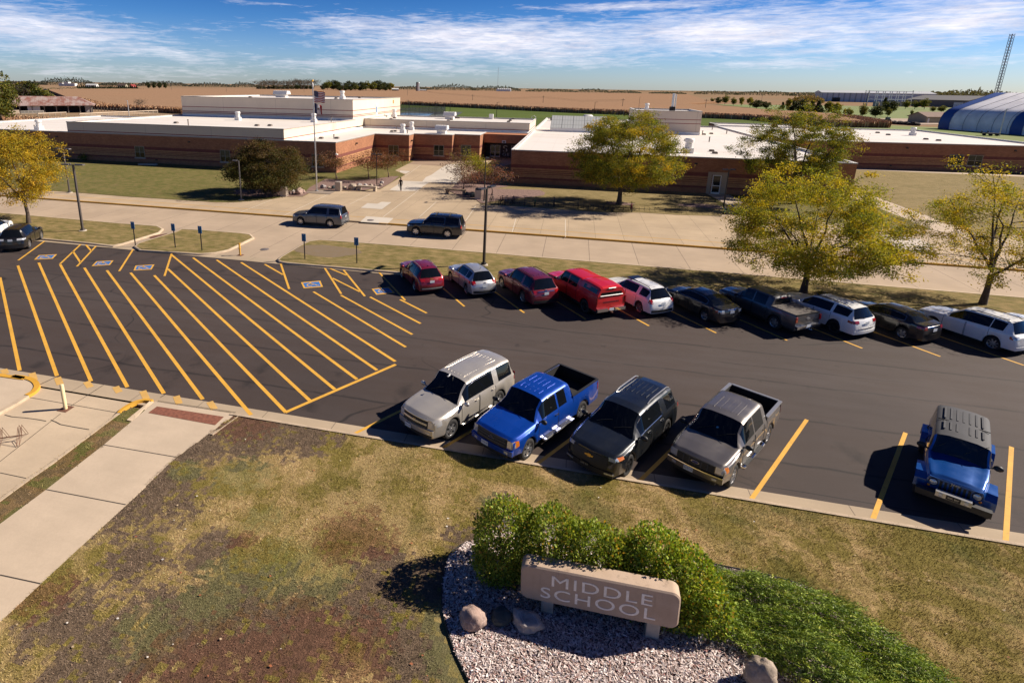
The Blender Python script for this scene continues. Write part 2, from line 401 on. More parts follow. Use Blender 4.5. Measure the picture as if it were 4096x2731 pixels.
def island(name, poly, mtl, zt=.13):
    "kerbed planting island: returns kerb and lawn"
    kb = MB(); inn = inset(poly, .17); out = poly
    n = len(poly); a = sum(poly[i][0]*poly[(i+1)%n][1]-poly[(i+1)%n][0]*poly[i][1] for i in range(n))
    if a < 0: out = poly[::-1]
    ring = lambda pts, z: [(p[0], p[1], z) for p in pts]
    top_o = inset(poly, .03)
    vs = ring(out, -.02)+ring(out, zt-.03)+ring(top_o, zt)+ring(inn, zt)+ring(inn, 0)
    fs = [(k*n+i, k*n+(i+1)%n, (k+1)*n+(i+1)%n, (k+1)*n+i) for k in range(4) for i in range(n)]
    kb.add(vs, fs, 0, True); k_ = struct(kb.build('kerb', M_CURB, sharp=50))
    lb = MB(); lb.sheet(inn, zt-.015); l_ = struct(lb.build(name, mtl)); return k_, l_
IL = [gx(*c1(-900, 985)), gx(*c1(480,1053)), gx(*c1(1340,1135)), gx(*c1(1440,1120)), gx(*c1(1905,945)), gx(*c1(1850,905)), gx(*c1(0,755)), (-95, 43.75), (-95, 37.7)]
IL = [(-95,37.55),(-34.2,37.55),(-33.0,37.9),(-29.9,43.2),(-30.6,43.8),(-95,43.85)]
IM = [(-31.4,37.55),(-24.6,37.55),(-23.3,38.6),(-21.0,42.3),(-21.2,43.3),(-22.6,43.8),(-27.6,43.8),(-28.2,43.3),(-31.3,38.6)]
IMp = [gx(*p) for p in (c1(1570,1150), c1(1640,1195), c2(0,1240), c2(190,1225), c2(350,1190), c2(640,1045), c2(600,1005), c2(500,990), c2(0,950), c1(2130,942), c1(2060,975), c1(1620,1110))]
ILp = [(-95,37.5)]+[gx(*p) for p in (c1(480,1058), c1(1000,1108), c1(1330,1142), c1(1460,1115), c1(1880,985), c1(1925,940), c1(1860,905), c1(1400,872), c1(0,748))]+[(-95,43.9)]
IRp = [gx(*p) for p in (c2(1010,1345), c2(1600,1395), c2(2352,1460))]+[(62,37.5),(62,43.85)]+[gx(*p) for p in (c2(2352,1135), c2(1420,1068), c2(1270,1085), c2(1130,1160), c2(940,1272), c2(905,1305), c2(930,1330))]
island('island_lawn', ILp, M_LAWN2); island('island_lawn', IMp, M_LAWN2); island('island_lawn', IRp, M_LAWN2)
# bare soil and weeds at the island's tip, small drain plate
sb = MB(); 
def soil_patch(c, rx, ry, z, seed, n=26):
    return [(c[0]+rx*math.cos(a)*(1+.28*noise.noise(Vector((math.cos(a)*1.7+seed, math.sin(a)*1.7, 0)))), c[1]+ry*math.sin(a)*(1+.28*noise.noise(Vector((math.cos(a)*1.7+seed, math.sin(a)*1.7, 3))))) for a in (2*PI*i/n for i in range(n))]
pc = g(*c2(1480,1200))
sb.sheet(soil_patch((pc.x, pc.y), 3.1, 1.55, 0, 3), .121); struct(sb.build('soil_patch', mat('weedy_soil', (.135,.10,.066), .95, var=.3, vs=2.2, bump=.5, bs=12, col2=(.17,.12,.06))))
# kerb along the near lawn
kb = MB()
x0 = g(923, 1664).x
for a_, b_ in ((x0, XR),): 
    kb.add([(a_,17.98,.0),(b_,17.98,.0),(b_,17.95,.13),(a_,17.95,.13),(b_,17.82,.13),(a_,17.82,.13)], [(0,1,2,3),(3,2,4,5)][:], 0)
struct(kb.build('kerb', M_CURB))

# painted markings of the lot
yb = MB(); wl = .13
def pl(p, q, w_=wl, z=.0045): yb.line(g(*p), g(*q), w_, z)
for i in range(7):
    x = -7.06+i*3.492; yb.line((x-.35,18.05), (x+3.25,23.9), wl+.01, .0065)
for x in (-13.0,-9.2,-5.55,-1.98,1.52,5.05,8.6,12.15,15.65,19.2): yb.line((x, 37.15), (x+3.42, 32.3), wl, .0065)
for p, q in (((0,540),(137,1187)),((125,457),(397,1225)),((270,437),(635,1262)),((420,450),(888,1303)),((588,472),(1142,1347)),((745,490),(1413,1388)),((910,507),(1750,1497))): pl(KK(*p), KK(*q), .16)
for p, q in (((1075,525),(657,947)),((1170,480),(712,920)),((1195,382),(769,894)),((1345,402),(820,871)),((1510,418),(866,850)),((1680,435),(908,830))): pl(KK(*p), DD(*q), .16, .0045)
for p, q in (((720,670),(932,797)),((783,678),(947,768)),((850,682),(966,743)),((919,688),(980,719)),((608,607),(650,631))): pl(DD(*p), DD(*q), .15, .0045)
pl(DD(655,947), DD(909,837), .17, .0062)
for p, q in (((525,1072),(215,1298)),((950,1110),(705,1342)),((1130,1130),(905,1370)),((860,1195),(945,1322)),((1010,1115),(1072,1187)),((1565,1170),(1402,1425)),((2018,1220),(1935,1482))): pl(c1(*p), c1(*q), .14, .0075)
for p, q in (((262,650),(335,868)),((640,690),(780,910)),((800,705),(982,930)),((705,775),(940,892)),((685,693),(828,752))): pl(X2(*p), X2(*q), .14, .0075)
struct(yb.build('parking_lines', M_YEL))
fb = MB()
for p, q in (((25,1180),(42,1212)),((222,1205),(240,1256)),((400,1235),(420,1285)),((602,1265),(630,1305)),((805,1300),(832,1340)),((995,1330),(1022,1388)),((1228,1365),(1250,1420)),((1460,1405),(1495,1458))): fb.line(g(*KK(*p)), g(*KK(*q)), .27, .0075)
struct(fb.build('faded_lines', M_YELF))
# accessible-parking symbols: yellow border, blue field, wheelchair figure
def ada_symbol(corners, label):
    P4 = [Vector(gx(*p)) for p in corners]                                  # far left, far right, near right, near left
    q = lambda u, v: tuple((P4[0]*(1-u)+P4[1]*u)*(1-v)+(P4[3]*(1-u)+P4[2]*u)*v)
    o = thing('accessible_symbol', label, 'road marking', (P4[3].x, P4[3].y, 0), 0, 'wheelchair symbols painted on the lot'); base = Vector(o.location[:2])
    L = lambda u, v: tuple(Vector(q(u,v))-base)
    b1 = MB(); b1.sheet([L(0,0),L(1,0),L(1,1),L(0,1)], .009); b1.build('border', M_YEL, o)
    b2 = MB(); b2.sheet([L(.09,.13),L(.91,.13),L(.91,.87),L(.09,.87)], .013); b2.build('field', M_BLUEP, o)
    b3 = MB(); z = .017
    def arc(cx, cy, r0, r1, a0, a1, k=14):
        for i in range(k):
            A, B = a0+(a1-a0)*i/k, a0+(a1-a0)*(i+1)/k
            b3.sheet([L(cx+r0*math.cos(A), cy+r0*1.35*math.sin(A)), L(cx+r1*math.cos(A), cy+r1*1.35*math.sin(A)), L(cx+r1*math.cos(B), cy+r1*1.35*math.sin(B)), L(cx+r0*math.cos(B), cy+r0*1.35*math.sin(B))], z)
    arc(.40,.58,.13,.19,R(70),R(300)); arc(.45,.21,0,.045,0,2*PI,10)
    for a_, b_, w_ in (((.45,.27),(.47,.5),.05),((.46,.36),(.60,.38),.035),((.47,.5),(.64,.52),.05),((.64,.52),(.74,.72),.045),((.74,.72),(.82,.68),.04)):
        A, B = Vector(L(*a_)), Vector(L(*b_)); b3.line(A, B, w_*2.2, z)
    b3.build('wheelchair_figure', M_YELF, o)
ada_symbol([c1(455,1238),c1(672,1227),c1(620,1280),c1(400,1291)], 'blue wheelchair symbol nearest the black crossover, before the grass island')
ada_symbol([c1(1132,1311),c1(1336,1300),c1(1292,1354),c1(1078,1366)], 'blue wheelchair symbol between a hatched aisle and a single yellow line')
ada_symbol([c1(1593,1360),c1(1817,1348),c1(1782,1407),c1(1570,1418)], 'blue wheelchair symbol nearest the small grass island with two sign posts')
ada_symbol([X2(435,812),X2(602,798),X2(624,850),X2(460,863)], 'blue wheelchair symbol in sun, just left of the open hatched aisle')
ada_symbol([X2(1040,868),X2(1190,852),X2(1242,902),X2(1080,918)], 'blue wheelchair symbol partly in the shadow of the red crossover')

# ------------------------------------------------------------------ raised school side: yellow kerb, plaza, lawns
kb = MB(); yk = 51.25
for a_, b_ in ((-160, -21.6), (-17.9, 130)):
    kb.add([(a_,yk-.03,-.01),(b_,yk-.03,-.01),(b_,yk,.15),(a_,yk,.15),(b_,yk+.11,.152),(a_,yk+.11,.152)], [(0,1,2,3),(3,2,4,5)], 0)
kb.add([(-21.6,yk,.0),(-17.9,yk,.0),(-17.9,yk+.2,.02),(-21.6,yk+.2,.02)], [(0,1,2,3)], 0)
struct(kb.build('kerb', M_YELK))
pb = MB()
pb.prism([(-160,yk+.02),(130,yk+.02),(130,66.0),(-8.6,66.0),(-8.6,110),(-34,110),(-34,66),(-160,66)], -.05, .14)
struct(pb.build('plaza', M_PLAZA))
yb2 = MB(); yb2.sheet([(-160,53.02),(130,53.02),(130,53.12),(-160,53.12)], .1455); struct(yb2.build('plaza_line', M_YELK))
jb = MB()                                                                 # pale sealed joints
for p, q in ((c2(850,585), c2(465,738)), (c2(1520,518), c2(980,775)), (c2(2352,640), c2(2150,790)), (c2(2000,520),c2(1760,640)), (c3(425,610), c3(230,790)), (c3(895,655), c3(760,850)), (c3(0,640),c3(180,505)), (c3(245,178),c3(60,310)), (c3(290,410),c3(180,505)), (c3(1365,800),c3(1320,965)), (c3(1945,820),c3(1945,1025))): jb.line(g(*p, .14), g(*q, .14), .07, .1455)
struct(jb.build('sealed_joints', mat('joint_sealant', (.56,.49,.39), .9)))
def patch(name, pts, m_, z): 
    q = MB(); q.sheet([gx(*p, z) for p in pts], z); return struct(q.build(name, m_))
patch('new_slab', [c2(1890,680),c2(1970,625),c2(2085,633),c2(2135,610),c2(2250,615),c2(2140,697)], M_PATCH, .1465)
patch('new_slab', [c2(1885,845),c2(1955,780),c2(2278,802),c2(2207,865)], M_PATCH, .150)
patch('new_slab', [c2(2228,470),c2(2330,405),c3(40,362),c3(260,373),c3(305,320),c3(370,292),c3(480,215),c3(560,170),c3(700,165),c3(735,320),c3(660,392),c3(345,380),c3(190,482),c3(0,485)], M_PATCH, .1465)
patch('new_slab', [c3(0,243),c3(125,250),c3(70,278),c3(0,262)], M_PATCH, .1465)
patch('pale_slab', [c5(520,1110),c5(720,1000),c5(1120,1045),c5(1300,1130),c5(1160,1200),c5(830,1190)], ground_concrete('pale_concrete', (.53,.46,.38)), .1465)
# lawns beside the plaza, on the school side
def lawn(name, pts, m_, z): 
    q = MB(); q.prism(pts, .1, z); return struct(q.build(name, m_))
lf = [(-160,55.6)]+[gx(*p,.17) for p in (c1(900,500), c1(1500,548), c1(2300,598), c2(190,615), c2(430,612), c2(860,575), c2(960,548), c2(1030,543), c2(1210,548), c2(1290,508), c2(1330,500), c2(1370,470), c2(1600,478), c2(1880,487), c2(2070,452), c2(2120,462), c3(60,290), c3(-60,240))]+[(-27.6,98.3),(-34.6,98.5),(-34.6,80.2),(-160,80.2)]
lawn('front_lawn', lf, M_LAWN, .175)
rf = [gx(*p,.17) for p in (c3(570,482), c3(700,540), c3(900,590), c3(960,640), c3(1300,655), c3(1800,690), c3(2352,730), c4(500,735), c4(900,762), c4(1430,775), c4(1440,690), c4(1255,515))]+[(15.9,80.5),(-8.4,80.5),(-9.0,100),(-10.5,100)]+[gx(*c3(745,330),.17)]
lawn('front_lawn', rf, M_DRYLAWN, .172)
lawn('front_lawn', [(19.4,80.4),(20.2,76),(22.2,65.2),(34.8,64.5),(34.8,91),(33.42,93.5),(33.42,113.4),(19.4,113.4)], M_LAWN, .172)
q = MB(); q.sheet([(8,66.5),(33.3,66.5),(33.3,79.3),(8,79.3)], .155); struct(q.build('lawn', M_LAWN))
q = MB(); q.sheet([(33.42,113.6),(33.42,93.5),(34.8,91),(34.8,63.9),(38.05,63.9),(38.05,92),(37,95),(37,113.6)], .160); struct(q.build('path', M_WALK))
lawn('front_lawn', [(38.05,64.5),(140,65.0),(140,113.6),(37,113.6),(37,95),(38.05,92)], M_DRYLAWN, .173)
wb = MB(); wb.sheet([(34,113.4),(140,113.4),(140,115.4),(34,115.4)], .180); wb.sheet([(16.7,82),(19.2,82),(22.0,66),(18.6,66)], .1785); struct(wb.build('path', M_WALK))
# bark beds around the young trees
M_BARK = mat('bark_mulch', (.20,.125,.10), .95, var=.55, vs=9, bump=.6, bs=26, bd=.03, col2=(.085,.052,.045))
mb = MB(); mb.sheet([gx(*p,.18) for p in (c2(1230,500), c2(1290,440), c2(1480,340), c2(1800,360), c2(2020,345), c2(2260,310), c3(-10,310), c2(2250,385), c2(2120,458), c2(2060,448), c2(1880,485), c2(1600,475), c2(1370,465), c2(1300,500))], .183)
mb.sheet([gx(*p,.18) for p in (c2(900,545), c2(960,470), c2(1230,490), c2(1300,500), c2(1210,546), c2(1040,543))], .184)
mb.sheet([gx(*p,.18) for p in (c3(575,480), c3(720,345), c3(900,330), c3(1280,430), c3(1100,455), c3(1640,470), c3(1710,505), c3(1690,535), c3(1500,560), c3(1180,590), c3(960,632), c3(900,588), c3(700,540))], .183)
mb.sheet(soil_patch((-36.3,61.8), 4.2, 2.4, 0, 8), .181); mb.sheet(soil_patch((5.7,68.7),1.5,1.0,0,4), .181); mb.sheet(soil_patch((15.0,70.2),2.6,1.3,0,5), .181)
struct(mb.build('mulch_bed', M_BARK))
patch('paved_pad', [c2(1240,490),c2(1400,470),c2(1600,483),c2(1530,520),c2(1290,507)], ground_concrete('old_concrete', (.27,.215,.17)), .186)
patch('entrance_pad', [c3(105,135),c3(180,122),c3(545,125),c3(700,130),c3(500,190),c3(80,165)], ground_concrete('brown_concrete', (.33,.235,.165)), .1478)
# ------------------------------------------------------------------ foreground: drive, walk, lawn
V7 = crop(0, 1450, .6377)
def G2(pts, z): return [gx(*p, z) for p in pts]
def ext(a, b, k):                                                            # carry a line on past the frame
    return (b[0]+(b[0]-a[0])*k, b[1]+(b[1]-a[1])*k)
wl_ = G2([V7(975,243),V7(650,515),V7(290,795),V7(0,1010)], .10); wl_.append(ext(wl_[1], wl_[3], 1.6))
wr_ = G2([V7(1478,322),V7(1105,592),V7(790,890),V7(255,1385),V7(60,1568)], .10); wr_.append(ext(wr_[1], wr_[4], 1.0))
q = MB(); q.prism(wl_+wr_[::-1], -.05, .10); struct(q.build('sidewalk', M_WALK))
q = MB()
for a_, b_ in ((V7(650,515),V7(1105,592)),(V7(290,795),V7(790,890)),(V7(0,1330),V7(255,1385))): q.line(g(*a_,.1), g(*b_,.1), .035, .1045)
for a_, b_ in ((V7(0,690),V7(165,725)),(V7(185,218),V7(725,312)),(V7(650,140),V7(440,275)),(V7(380,320),V7(0,620)),(V7(0,165),V7(150,190)),(V7(250,137),V7(355,88)),(V7(1010,215),V7(1040,198)),(V7(990,240),V7(1480,312))): q.line(g(*a_,.03), g(*b_,.03), .03, .0345)
for pts in ([V7(30,328),V7(75,340),V7(160,347),V7(230,356),V7(290,367)],[V7(320,360),V7(350,372),V7(380,388),V7(470,405),V7(560,420)]):
    for a_, b_ in zip(pts, pts[1:]): q.line(g(*a_,.03), g(*b_,.03), .035, .0385)
struct(q.build('slab_joints', mat('joint_dirt', (.05,.04,.032), 1)))
# flares of the kerb ramp
q = MB()
for (a_, b_, s_) in ((wl_[0], wl_[1], 1), (wr_[0], wr_[1], -1)):
    A, B = Vector(a_), Vector(b_); d = (B-A).normalized(); n = Vector((-d.y, d.x))*s_
    B = A+d*1.5; q.add([(*(A+n*.02),.0),(*(B+n*.02),.1),(*(B-n*.22),.14),(*(A-n*.22),.13),(*(A-n*.22),-.02),(*(B-n*.22),-.02)], [(0,1,2,3) if s_ < 0 else (3,2,1,0),(3,2,5,4) if s_ < 0 else (4,5,2,3)])
struct(q.build('kerb', M_CURB))
# tactile plate with domes
tp = G2([V7(985,275),V7(1405,340),V7(1350,392),V7(930,315)], .10)
q = MB(); q.sheet(tp, .1085)
P4 = [Vector(p) for p in tp]
for i in range(46):
    for j in range(7):
        u, v = (i+.5)/46, (j+.5)/7; c_ = (P4[0]*(1-u)+P4[1]*u)*(1-v)+(P4[3]*(1-u)+P4[2]*u)*v
        q.add([(c_.x-.025,c_.y-.025,.1085),(c_.x+.025,c_.y-.025,.1085),(c_.x+.025,c_.y+.025,.1085),(c_.x-.025,c_.y+.025,.1085),(c_.x,c_.y,.119)], [(0,1,4),(1,2,4),(2,3,4),(3,0,4)], 0, True)
tag(q.build('tactile_plate', mat('rusty_cast_iron', (.20,.075,.045), .75, var=.35, vs=8, bump=.3)), 'rust red tactile plate with raised domes at the top of the sidewalk', 'tactile plate')
# drive
dr = [(XL,17.62)]+[(g(*V7(960,238)).x, 17.62)]+[wl_[0]]+G2([V7(955,237),V7(850,247),V7(760,303),V7(320,632),V7(0,858)], .03); dr.append(ext(dr[-2], dr[-1], 1.5)); dr.append((XL, 3))
q = MB(); q.prism(dr, -.05, .03); struct(q.build('driveway', ground_concrete('drive_concrete', (.51,.40,.28))))
# kerb islands: yellow nose on the left, kerb along the grass strip
def kerb_path(pts, w_, z1, m_, name='kerb'):
    q = MB(); pts = [Vector(p) for p in pts]; L = []
    for i, p in enumerate(pts):
        d = (pts[min(i+1,len(pts)-1)]-pts[max(i-1,0)]).normalized(); L.append((p, Vector((-d.y, d.x))))
    vs = []
    for p, n in L: vs += [(*(p+n*w_/2),-.02),(*(p+n*w_*.42),z1),(*(p-n*w_*.42),z1),(*(p-n*w_/2),-.02)]
    fs = [(i*4+k, (i+1)*4+k, (i+1)*4+k+1, i*4+k+1) for i in range(len(L)-1) for k in range(3)]
    e = len(vs)-4; fs += [(0,1,2,3),(e+3,e+2,e+1,e)]
    q.add(vs, [f[::-1] for f in fs], 0, False); return struct(q.build(name, m_))
def bez(pts, k=8):
    out = []; P_ = [Vector(p) for p in pts]
    for i in range(len(P_)-1):
        p0, p1, p2, p3 = P_[max(i-1,0)], P_[i], P_[i+1], P_[min(i+2,len(P_)-1)]
        for j in range(k):
            u = j/k; out.append(tuple(.5*((2*p1)+(p2-p0)*u+(2*p0-5*p1+4*p2-p3)*u*u+(3*p1-p0-3*p2+p3)*u**3)))
    out.append(tuple(P_[-1])); return out
ye = bez([(-40, 17.72)]+G2([V7(0,82),V7(80,88),V7(160,98),V7(212,118),V7(232,148),V7(212,182),V7(168,208)], .1))
kerb_path(ye, .26, .15, M_YELK)
kerb_path(G2([V7(166,210),V7(90,258),V7(0,305),V7(-500,600)], .1), .28, .14, M_CURB)
isl = ye+G2([V7(90,255),V7(0,302),V7(-500,600)], .1)+[(-40,10)]
q = MB(); q.sheet(isl, .118); struct(q.build('walk_island', M_WALK))
kerb_path(bez(G2([V7(745,318),V7(780,285),V7(845,250),V7(905,236),V7(955,240)], .1)), .16, .14, M_YELK)
kerb_path(G2([V7(745,318),V7(540,470),V7(320,635),V7(160,745),V7(0,862),V7(-300,1080)], .1), .15, .12, M_CURB)

# colours of the worn lawn: tan grass, bare earth, red spurge, green clover, all as they lie
TAN, OLIVE, GREEN, SOIL, RED, CLOVER = (np.array(c) for c in ((.48,.35,.175),(.225,.185,.052),(.11,.12,.026),(.165,.122,.085),(.125,.046,.028),(.155,.185,.058)))
def fbm(x, y, s, sd=0, oc=4): return noise.fractal(Vector((x*s+sd*13.7, y*s-sd*5.1, sd)), .9, 2.0, oc)
SOILB = [(D_, r_) for D_, r_ in (((330,1140),2.0),((440,1010),2.2),((600,985),2.3),((700,1000),1.4),((310,1290),.9),((480,1260),.8),((640,1440),1.9),((420,1440),2.0),((250,1500),1.6),((830,1400),1.3),((960,1490),1.1),((1090,1260),1.0),((1150,1170),.8),((880,1330),1.1),((560,1380),1.3),((150,1420),1.1),((1115,1300),1.0),((1000,1330),.9))]
REDB = [(D_, r_) for D_, r_ in (((815,1215),1.05),((850,1240),.85),((780,1250),.7),((640,1520),1.7),((780,1500),1.3),((470,1560),1.6),((700,1450),.9),((560,1240),.4),((570,975),1.2),((100,1370),.8))]
CLOB = [(D_, r_) for D_, r_ in (((640,1320),1.3),((520,1330),.9),((560,1090),1.0),((730,1330),.9),((480,1390),.9),((1040,1510),.7),((1010,1440),.6),((350,1450),.9),((600,1190),.6),((1130,1155),.5),((430,1080),.6))]
def field(blobs, z=.1): return [(g(*DD(*c_), z), r_) for c_, r_ in blobs]
SOILB, REDB, CLOB = field(SOILB), field(REDB), field(CLOB)
def inblob(B, x, y, wob):
    k = 0.
    for c_, r_ in B:
        d = math.hypot((x-c_.x), (y-c_.y)*1.05)/r_
        if d < 1.6: k = max(k, 1.15-d)
    return k + wob if k > 0 else 0
def lawn_col(x, y):
    n1 = fbm(x, y, .55, 1); n2 = fbm(x, y, 1.7, 2); n3 = fbm(x, y, 5.5, 3, 3); n4 = fbm(x, y, .25, 4, 3)
    k = min(1, max(0, .50+.85*n1+.55*n2+.45*n3-.25*max(0,min(1,(x-3)/6))+ (.18 if y > 16.6 else 0)*-1))
    c = OLIVE*(1-k)+TAN*k
    gk = min(1, max(0, (n4+.45*n2-.10)*2.2))*.75*(1 if x > -4 else .35)
    c = c*(1-gk)+GREEN*gk
    s_ = min(1, max(0, inblob(SOILB, x, y, .8*n2+.9*n3-.08)*2.6)); c = c*(1-s_)+SOIL*(1+.35*n3)*s_
    s_ = min(1, max(0, inblob(CLOB, x, y, .8*n2+1.3*n3)*1.6))*.45; c = c*(1-s_)+CLOVER*s_
    s_ = min(1, max(0, inblob(REDB, x, y, .6*n2+.9*n3-.05)*2.4)); s_ *= .52; c = c*(1-s_)+RED*(1+.6*n3)*s_
    return c
GX0, GX1, GY0, GY1, GS = -23.0, 21.0, 5.0, 17.9, .125
nx, ny = int((GX1-GX0)/GS), int((GY1-GY0)/GS)
CM = np.zeros((nx, ny, 3)); 
for i in range(nx):
    for j in range(ny): CM[i,j] = lawn_col(GX0+(i+.5)*GS, GY0+(j+.5)*GS)
wrA = np.array(wr_); wlA = np.array(wl_)
def edge_x(E, y):                                                            # x of the walk's edge at this y
    o = np.argsort(E[:,1]); return np.interp(y, E[o,1], E[o,0])
krA = np.array(G2([V7(955,240),V7(745,318),V7(540,470),V7(320,635),V7(160,745),V7(0,862),V7(-300,1080)], .1))
ys = GY0+(np.arange(ny)+.5)*GS
wr_x, wl_x, kr_x = edge_x(wrA, ys), edge_x(wlA, ys), edge_x(krA, ys)
X_ = GX0+np.arange(nx+1)*GS; Y_ = GY0+np.arange(ny+1)*GS
hz = np.array([[.095+.018*noise.noise(Vector((x*.9, y*.9, 7))) for y in Y_] for x in X_])
V = np.stack([np.repeat(X_, ny+1), np.tile(Y_, nx+1), hz.ravel()], 1)
ii, jj = np.meshgrid(np.arange(nx), np.arange(ny), indexing='ij'); xc = GX0+(ii+.5)*GS
right = xc > (wr_x[None,:]-.02); strip = (xc < wl_x[None,:]+.05) & (xc > kr_x[None,:]-.05) & (ys[None,:] < 17.25)
gsn = np.array([[noise.fractal(Vector((x*1.3, y*1.3, 9)), .9, 2, 3) for y in ys] for x in GX0+(np.arange(nx)+.5)*GS])[..., None]
sc_ = np.where(gsn > .12, np.array((.085,.10,.028)), np.where(gsn < -.2, np.array((.10,.065,.045)), np.array((.17,.105,.055)))); CM[strip] = (CM*.3+sc_*.7)[strip]
def ground_tint(name, k=.85):
    m, t, b = shader(name); p = t.pos(); col = t.attr('tint')['Color']
    f = t.noise(p, 22, 4, .75); c = t.mix(t.rng(f, .3, .75), t.mix(1, col, (1.25,1.2,1.15), 'MULTIPLY'), t.mix(1, col, (.42,.40,.38), 'MULTIPLY'))
    t.put(b.inputs['Base Color'], c); b.inputs['Roughness'].default_value = .95; b.inputs['Specular IOR Level'].default_value = .1
    t.put(b.inputs['Normal'], t.bump(f, .9, .05)); return m
M_GT = ground_tint('worn_lawn')
for nm, mask in (('lawn', right), ('grass_strip', strip)):
    a_, b_ = ii[mask], jj[mask]; k = ny+1
    F = np.stack([a_*k+b_, (a_+1)*k+b_, (a_+1)*k+b_+1, a_*k+b_+1], 1)
    struct(np_mesh(nm, V, F, M_GT, CM[mask], smooth=True))
# lawn goes on below and beside the frame
q = MB(); q.sheet([(GX1-.05,4),(XR,4),(XR,17.85),(GX1-.05,17.85)], .09); q.sheet([(-18,-40),(XR,-40),(XR,5.05),(-18,5.05)], .088); struct(q.build('lawn', M_LAWN2))

# grass blades: short bent triangles, coloured like the turf they grow from
rs = np.random.RandomState(5)
def blades(name, n, inside, hlo, hhi, wid, dens=None):
    x = rs.uniform(GX0, GX1, n); y = rs.uniform(GY0+.6, GY1, n)
    i = np.clip(((x-GX0)/GS).astype(int), 0, nx-1); j = np.clip(((y-GY0)/GS).astype(int), 0, ny-1)
    ok = inside(x, y, i, j); x, y, i, j = x[ok], y[ok], i[ok], j[ok]; n = len(x)
    col = CM[i,j]; bare = np.clip((col[:,1]-.062)/.05, .12, 1)                # bare earth carries few blades
    keep = rs.rand(n) < bare; x, y, col = x[keep], y[keep], col[keep]; n = len(x)
    a = rs.uniform(0, 2*PI, n); hh = rs.uniform(hlo, hhi, n); lean = rs.uniform(.2, 1.1, n)*hh; a2 = rs.uniform(0, 2*PI, n)
    w2 = rs.uniform(.6, 1.2, n)*wid/2
    B = np.stack([x, y, np.full(n, .092)], 1)
    d = np.stack([np.cos(a)*w2, np.sin(a)*w2, np.zeros(n)], 1); tip = B+np.stack([np.cos(a2)*lean, np.sin(a2)*lean, hh], 1)
    V = np.stack([B-d, B+d, tip], 1).reshape(-1, 3); F = np.arange(3*n).reshape(n, 3)
    f = rs.uniform(.72, 1.55, n)[:,None]; col = col*f*np.where(rs.rand(n)[:,None] < .22, np.array((1.45,1.32,1.3)), np.array((1.,1.,1.)))
    o = np_mesh(name, V, F, M_BLADE, np.clip(col, 0, .6)); o['kind'] = 'stuff'; return o
m, t, b = shader('grass_blade'); t.put(b.inputs['Base Color'], t.attr('tint')['Color']); b.inputs['Roughness'].default_value = .7; b.inputs['Specular IOR Level'].default_value = .2
M_BLADE = m
BEDC = [Vector(gx(*p,.1)) for p in (DD(1017,1345), DD(1028,1290), DD(1060,1258))]
def in_bed(x, y): return ((x-.9)/3.35)**2+((y-11.1)/2.75)**2 < 1.0
tag(blades('grass', 480000, lambda x, y, i, j: right[i,j] & ~in_bed(x, y), .03, .075, .013), 'short dry lawn grass', None)
tag(blades('grass', 30000, lambda x, y, i, j: strip[i,j], .05, .11, .022), 'rough grass in the strip between drive and sidewalk', None)
# fallen leaves and litter on the lawn
q = MB()
for i in range(150):
    x, y = rs.uniform(-14, 13), rs.uniform(7.5, 17.6)
    if x < edge_x(wrA, y)+.3 or in_bed(x, y): continue
    a = rs.uniform(0, 6.28); s_ = rs.uniform(.022, .05)
    q.add([(x+math.cos(a+k_)*s_*(1 if k_ % 3 else .6), y+math.sin(a+k_)*s_*.7, .125+.02*rs.rand()) for k_ in (0,1.3,3.1,4.6)], [(0,1,2,3)], int(rs.randint(0,3)))
ob = q.build('fallen_leaves', [mat('leaf_tan', (.42,.32,.20), .8), mat('leaf_pale', (.62,.58,.52), .8), mat('leaf_rust', (.30,.10,.04), .8)]); ob['kind'] = 'stuff'

# ------------------------------------------------------------------ mulch bed of pale wood chips, edging, stones
bedp = [gx(*p,.1) for p in (DD(1095,1600),DD(1045,1500),DD(1018,1410),DD(1016,1345),DD(1030,1280),DD(1065,1250),DD(1120,1235))]+[(-1.2,15.0),(1.0,15.1),(4.2,14.75),(6.2,14.7),(7.3,14.4),(8.3,13.7),(9.2,12.6),(9.8,11),(9.8,5.0),(-.2,5.0)]
m, t, b = shader('wood_chips'); p = t.pos()
vo = t.new('ShaderNodeTexVoronoi', feature='F1'); t.put(vo.inputs['Vector'], t.scl(p, (1,1,1))); vo.inputs['Scale'].default_value = 26
cl = t.sep(vo.outputs['Color'])
c = t.ramp(cl[0], [(0,(.13,.085,.075)),(.3,(.30,.22,.195)),(.6,(.46,.37,.335)),(1,(.62,.54,.50))])
c = t.mix(t.rng(vo.outputs['Distance'], .25, .6), c, (.04,.03,.028))
t.put(b.inputs['Base Color'], c); b.inputs['Roughness'].default_value = .9; t.put(b.inputs['Normal'], t.bump(vo.outputs['Distance'], .9, .03))
q = MB(); q.sheet(bedp, .128); struct(q.build('mulch_bed', m))
bp = np.array(bedp)
def in_poly(x, y, P):
    c_ = np.zeros(len(x), bool); j = len(P)-1
    for i in range(len(P)):
        k = ((P[i,1] > y) != (P[j,1] > y)) & (x < (P[j,0]-P[i,0])*(y-P[i,1])/(P[j,1]-P[i,1]+1e-12)+P[i,0]); c_ ^= k; j = i
    return c_
n = 60000; x = rs.uniform(-2.6, 7.5, n); y = rs.uniform(8.4, 14.5, n); ok = in_poly(x, y, bp); x, y = x[ok], y[ok]; n = len(x)
a = rs.uniform(0, PI, n); L = rs.uniform(.02, .055, n); W_ = rs.uniform(.006, .016, n); tl = rs.uniform(-.5, .5, n)
d = np.stack([np.cos(a)*L, np.sin(a)*L, tl*L], 1); e = np.stack([-np.sin(a)*W_, np.cos(a)*W_, rs.uniform(-.6,.6,n)*W_], 1); B = np.stack([x, y, rs.uniform(.135,.165,n)], 1)
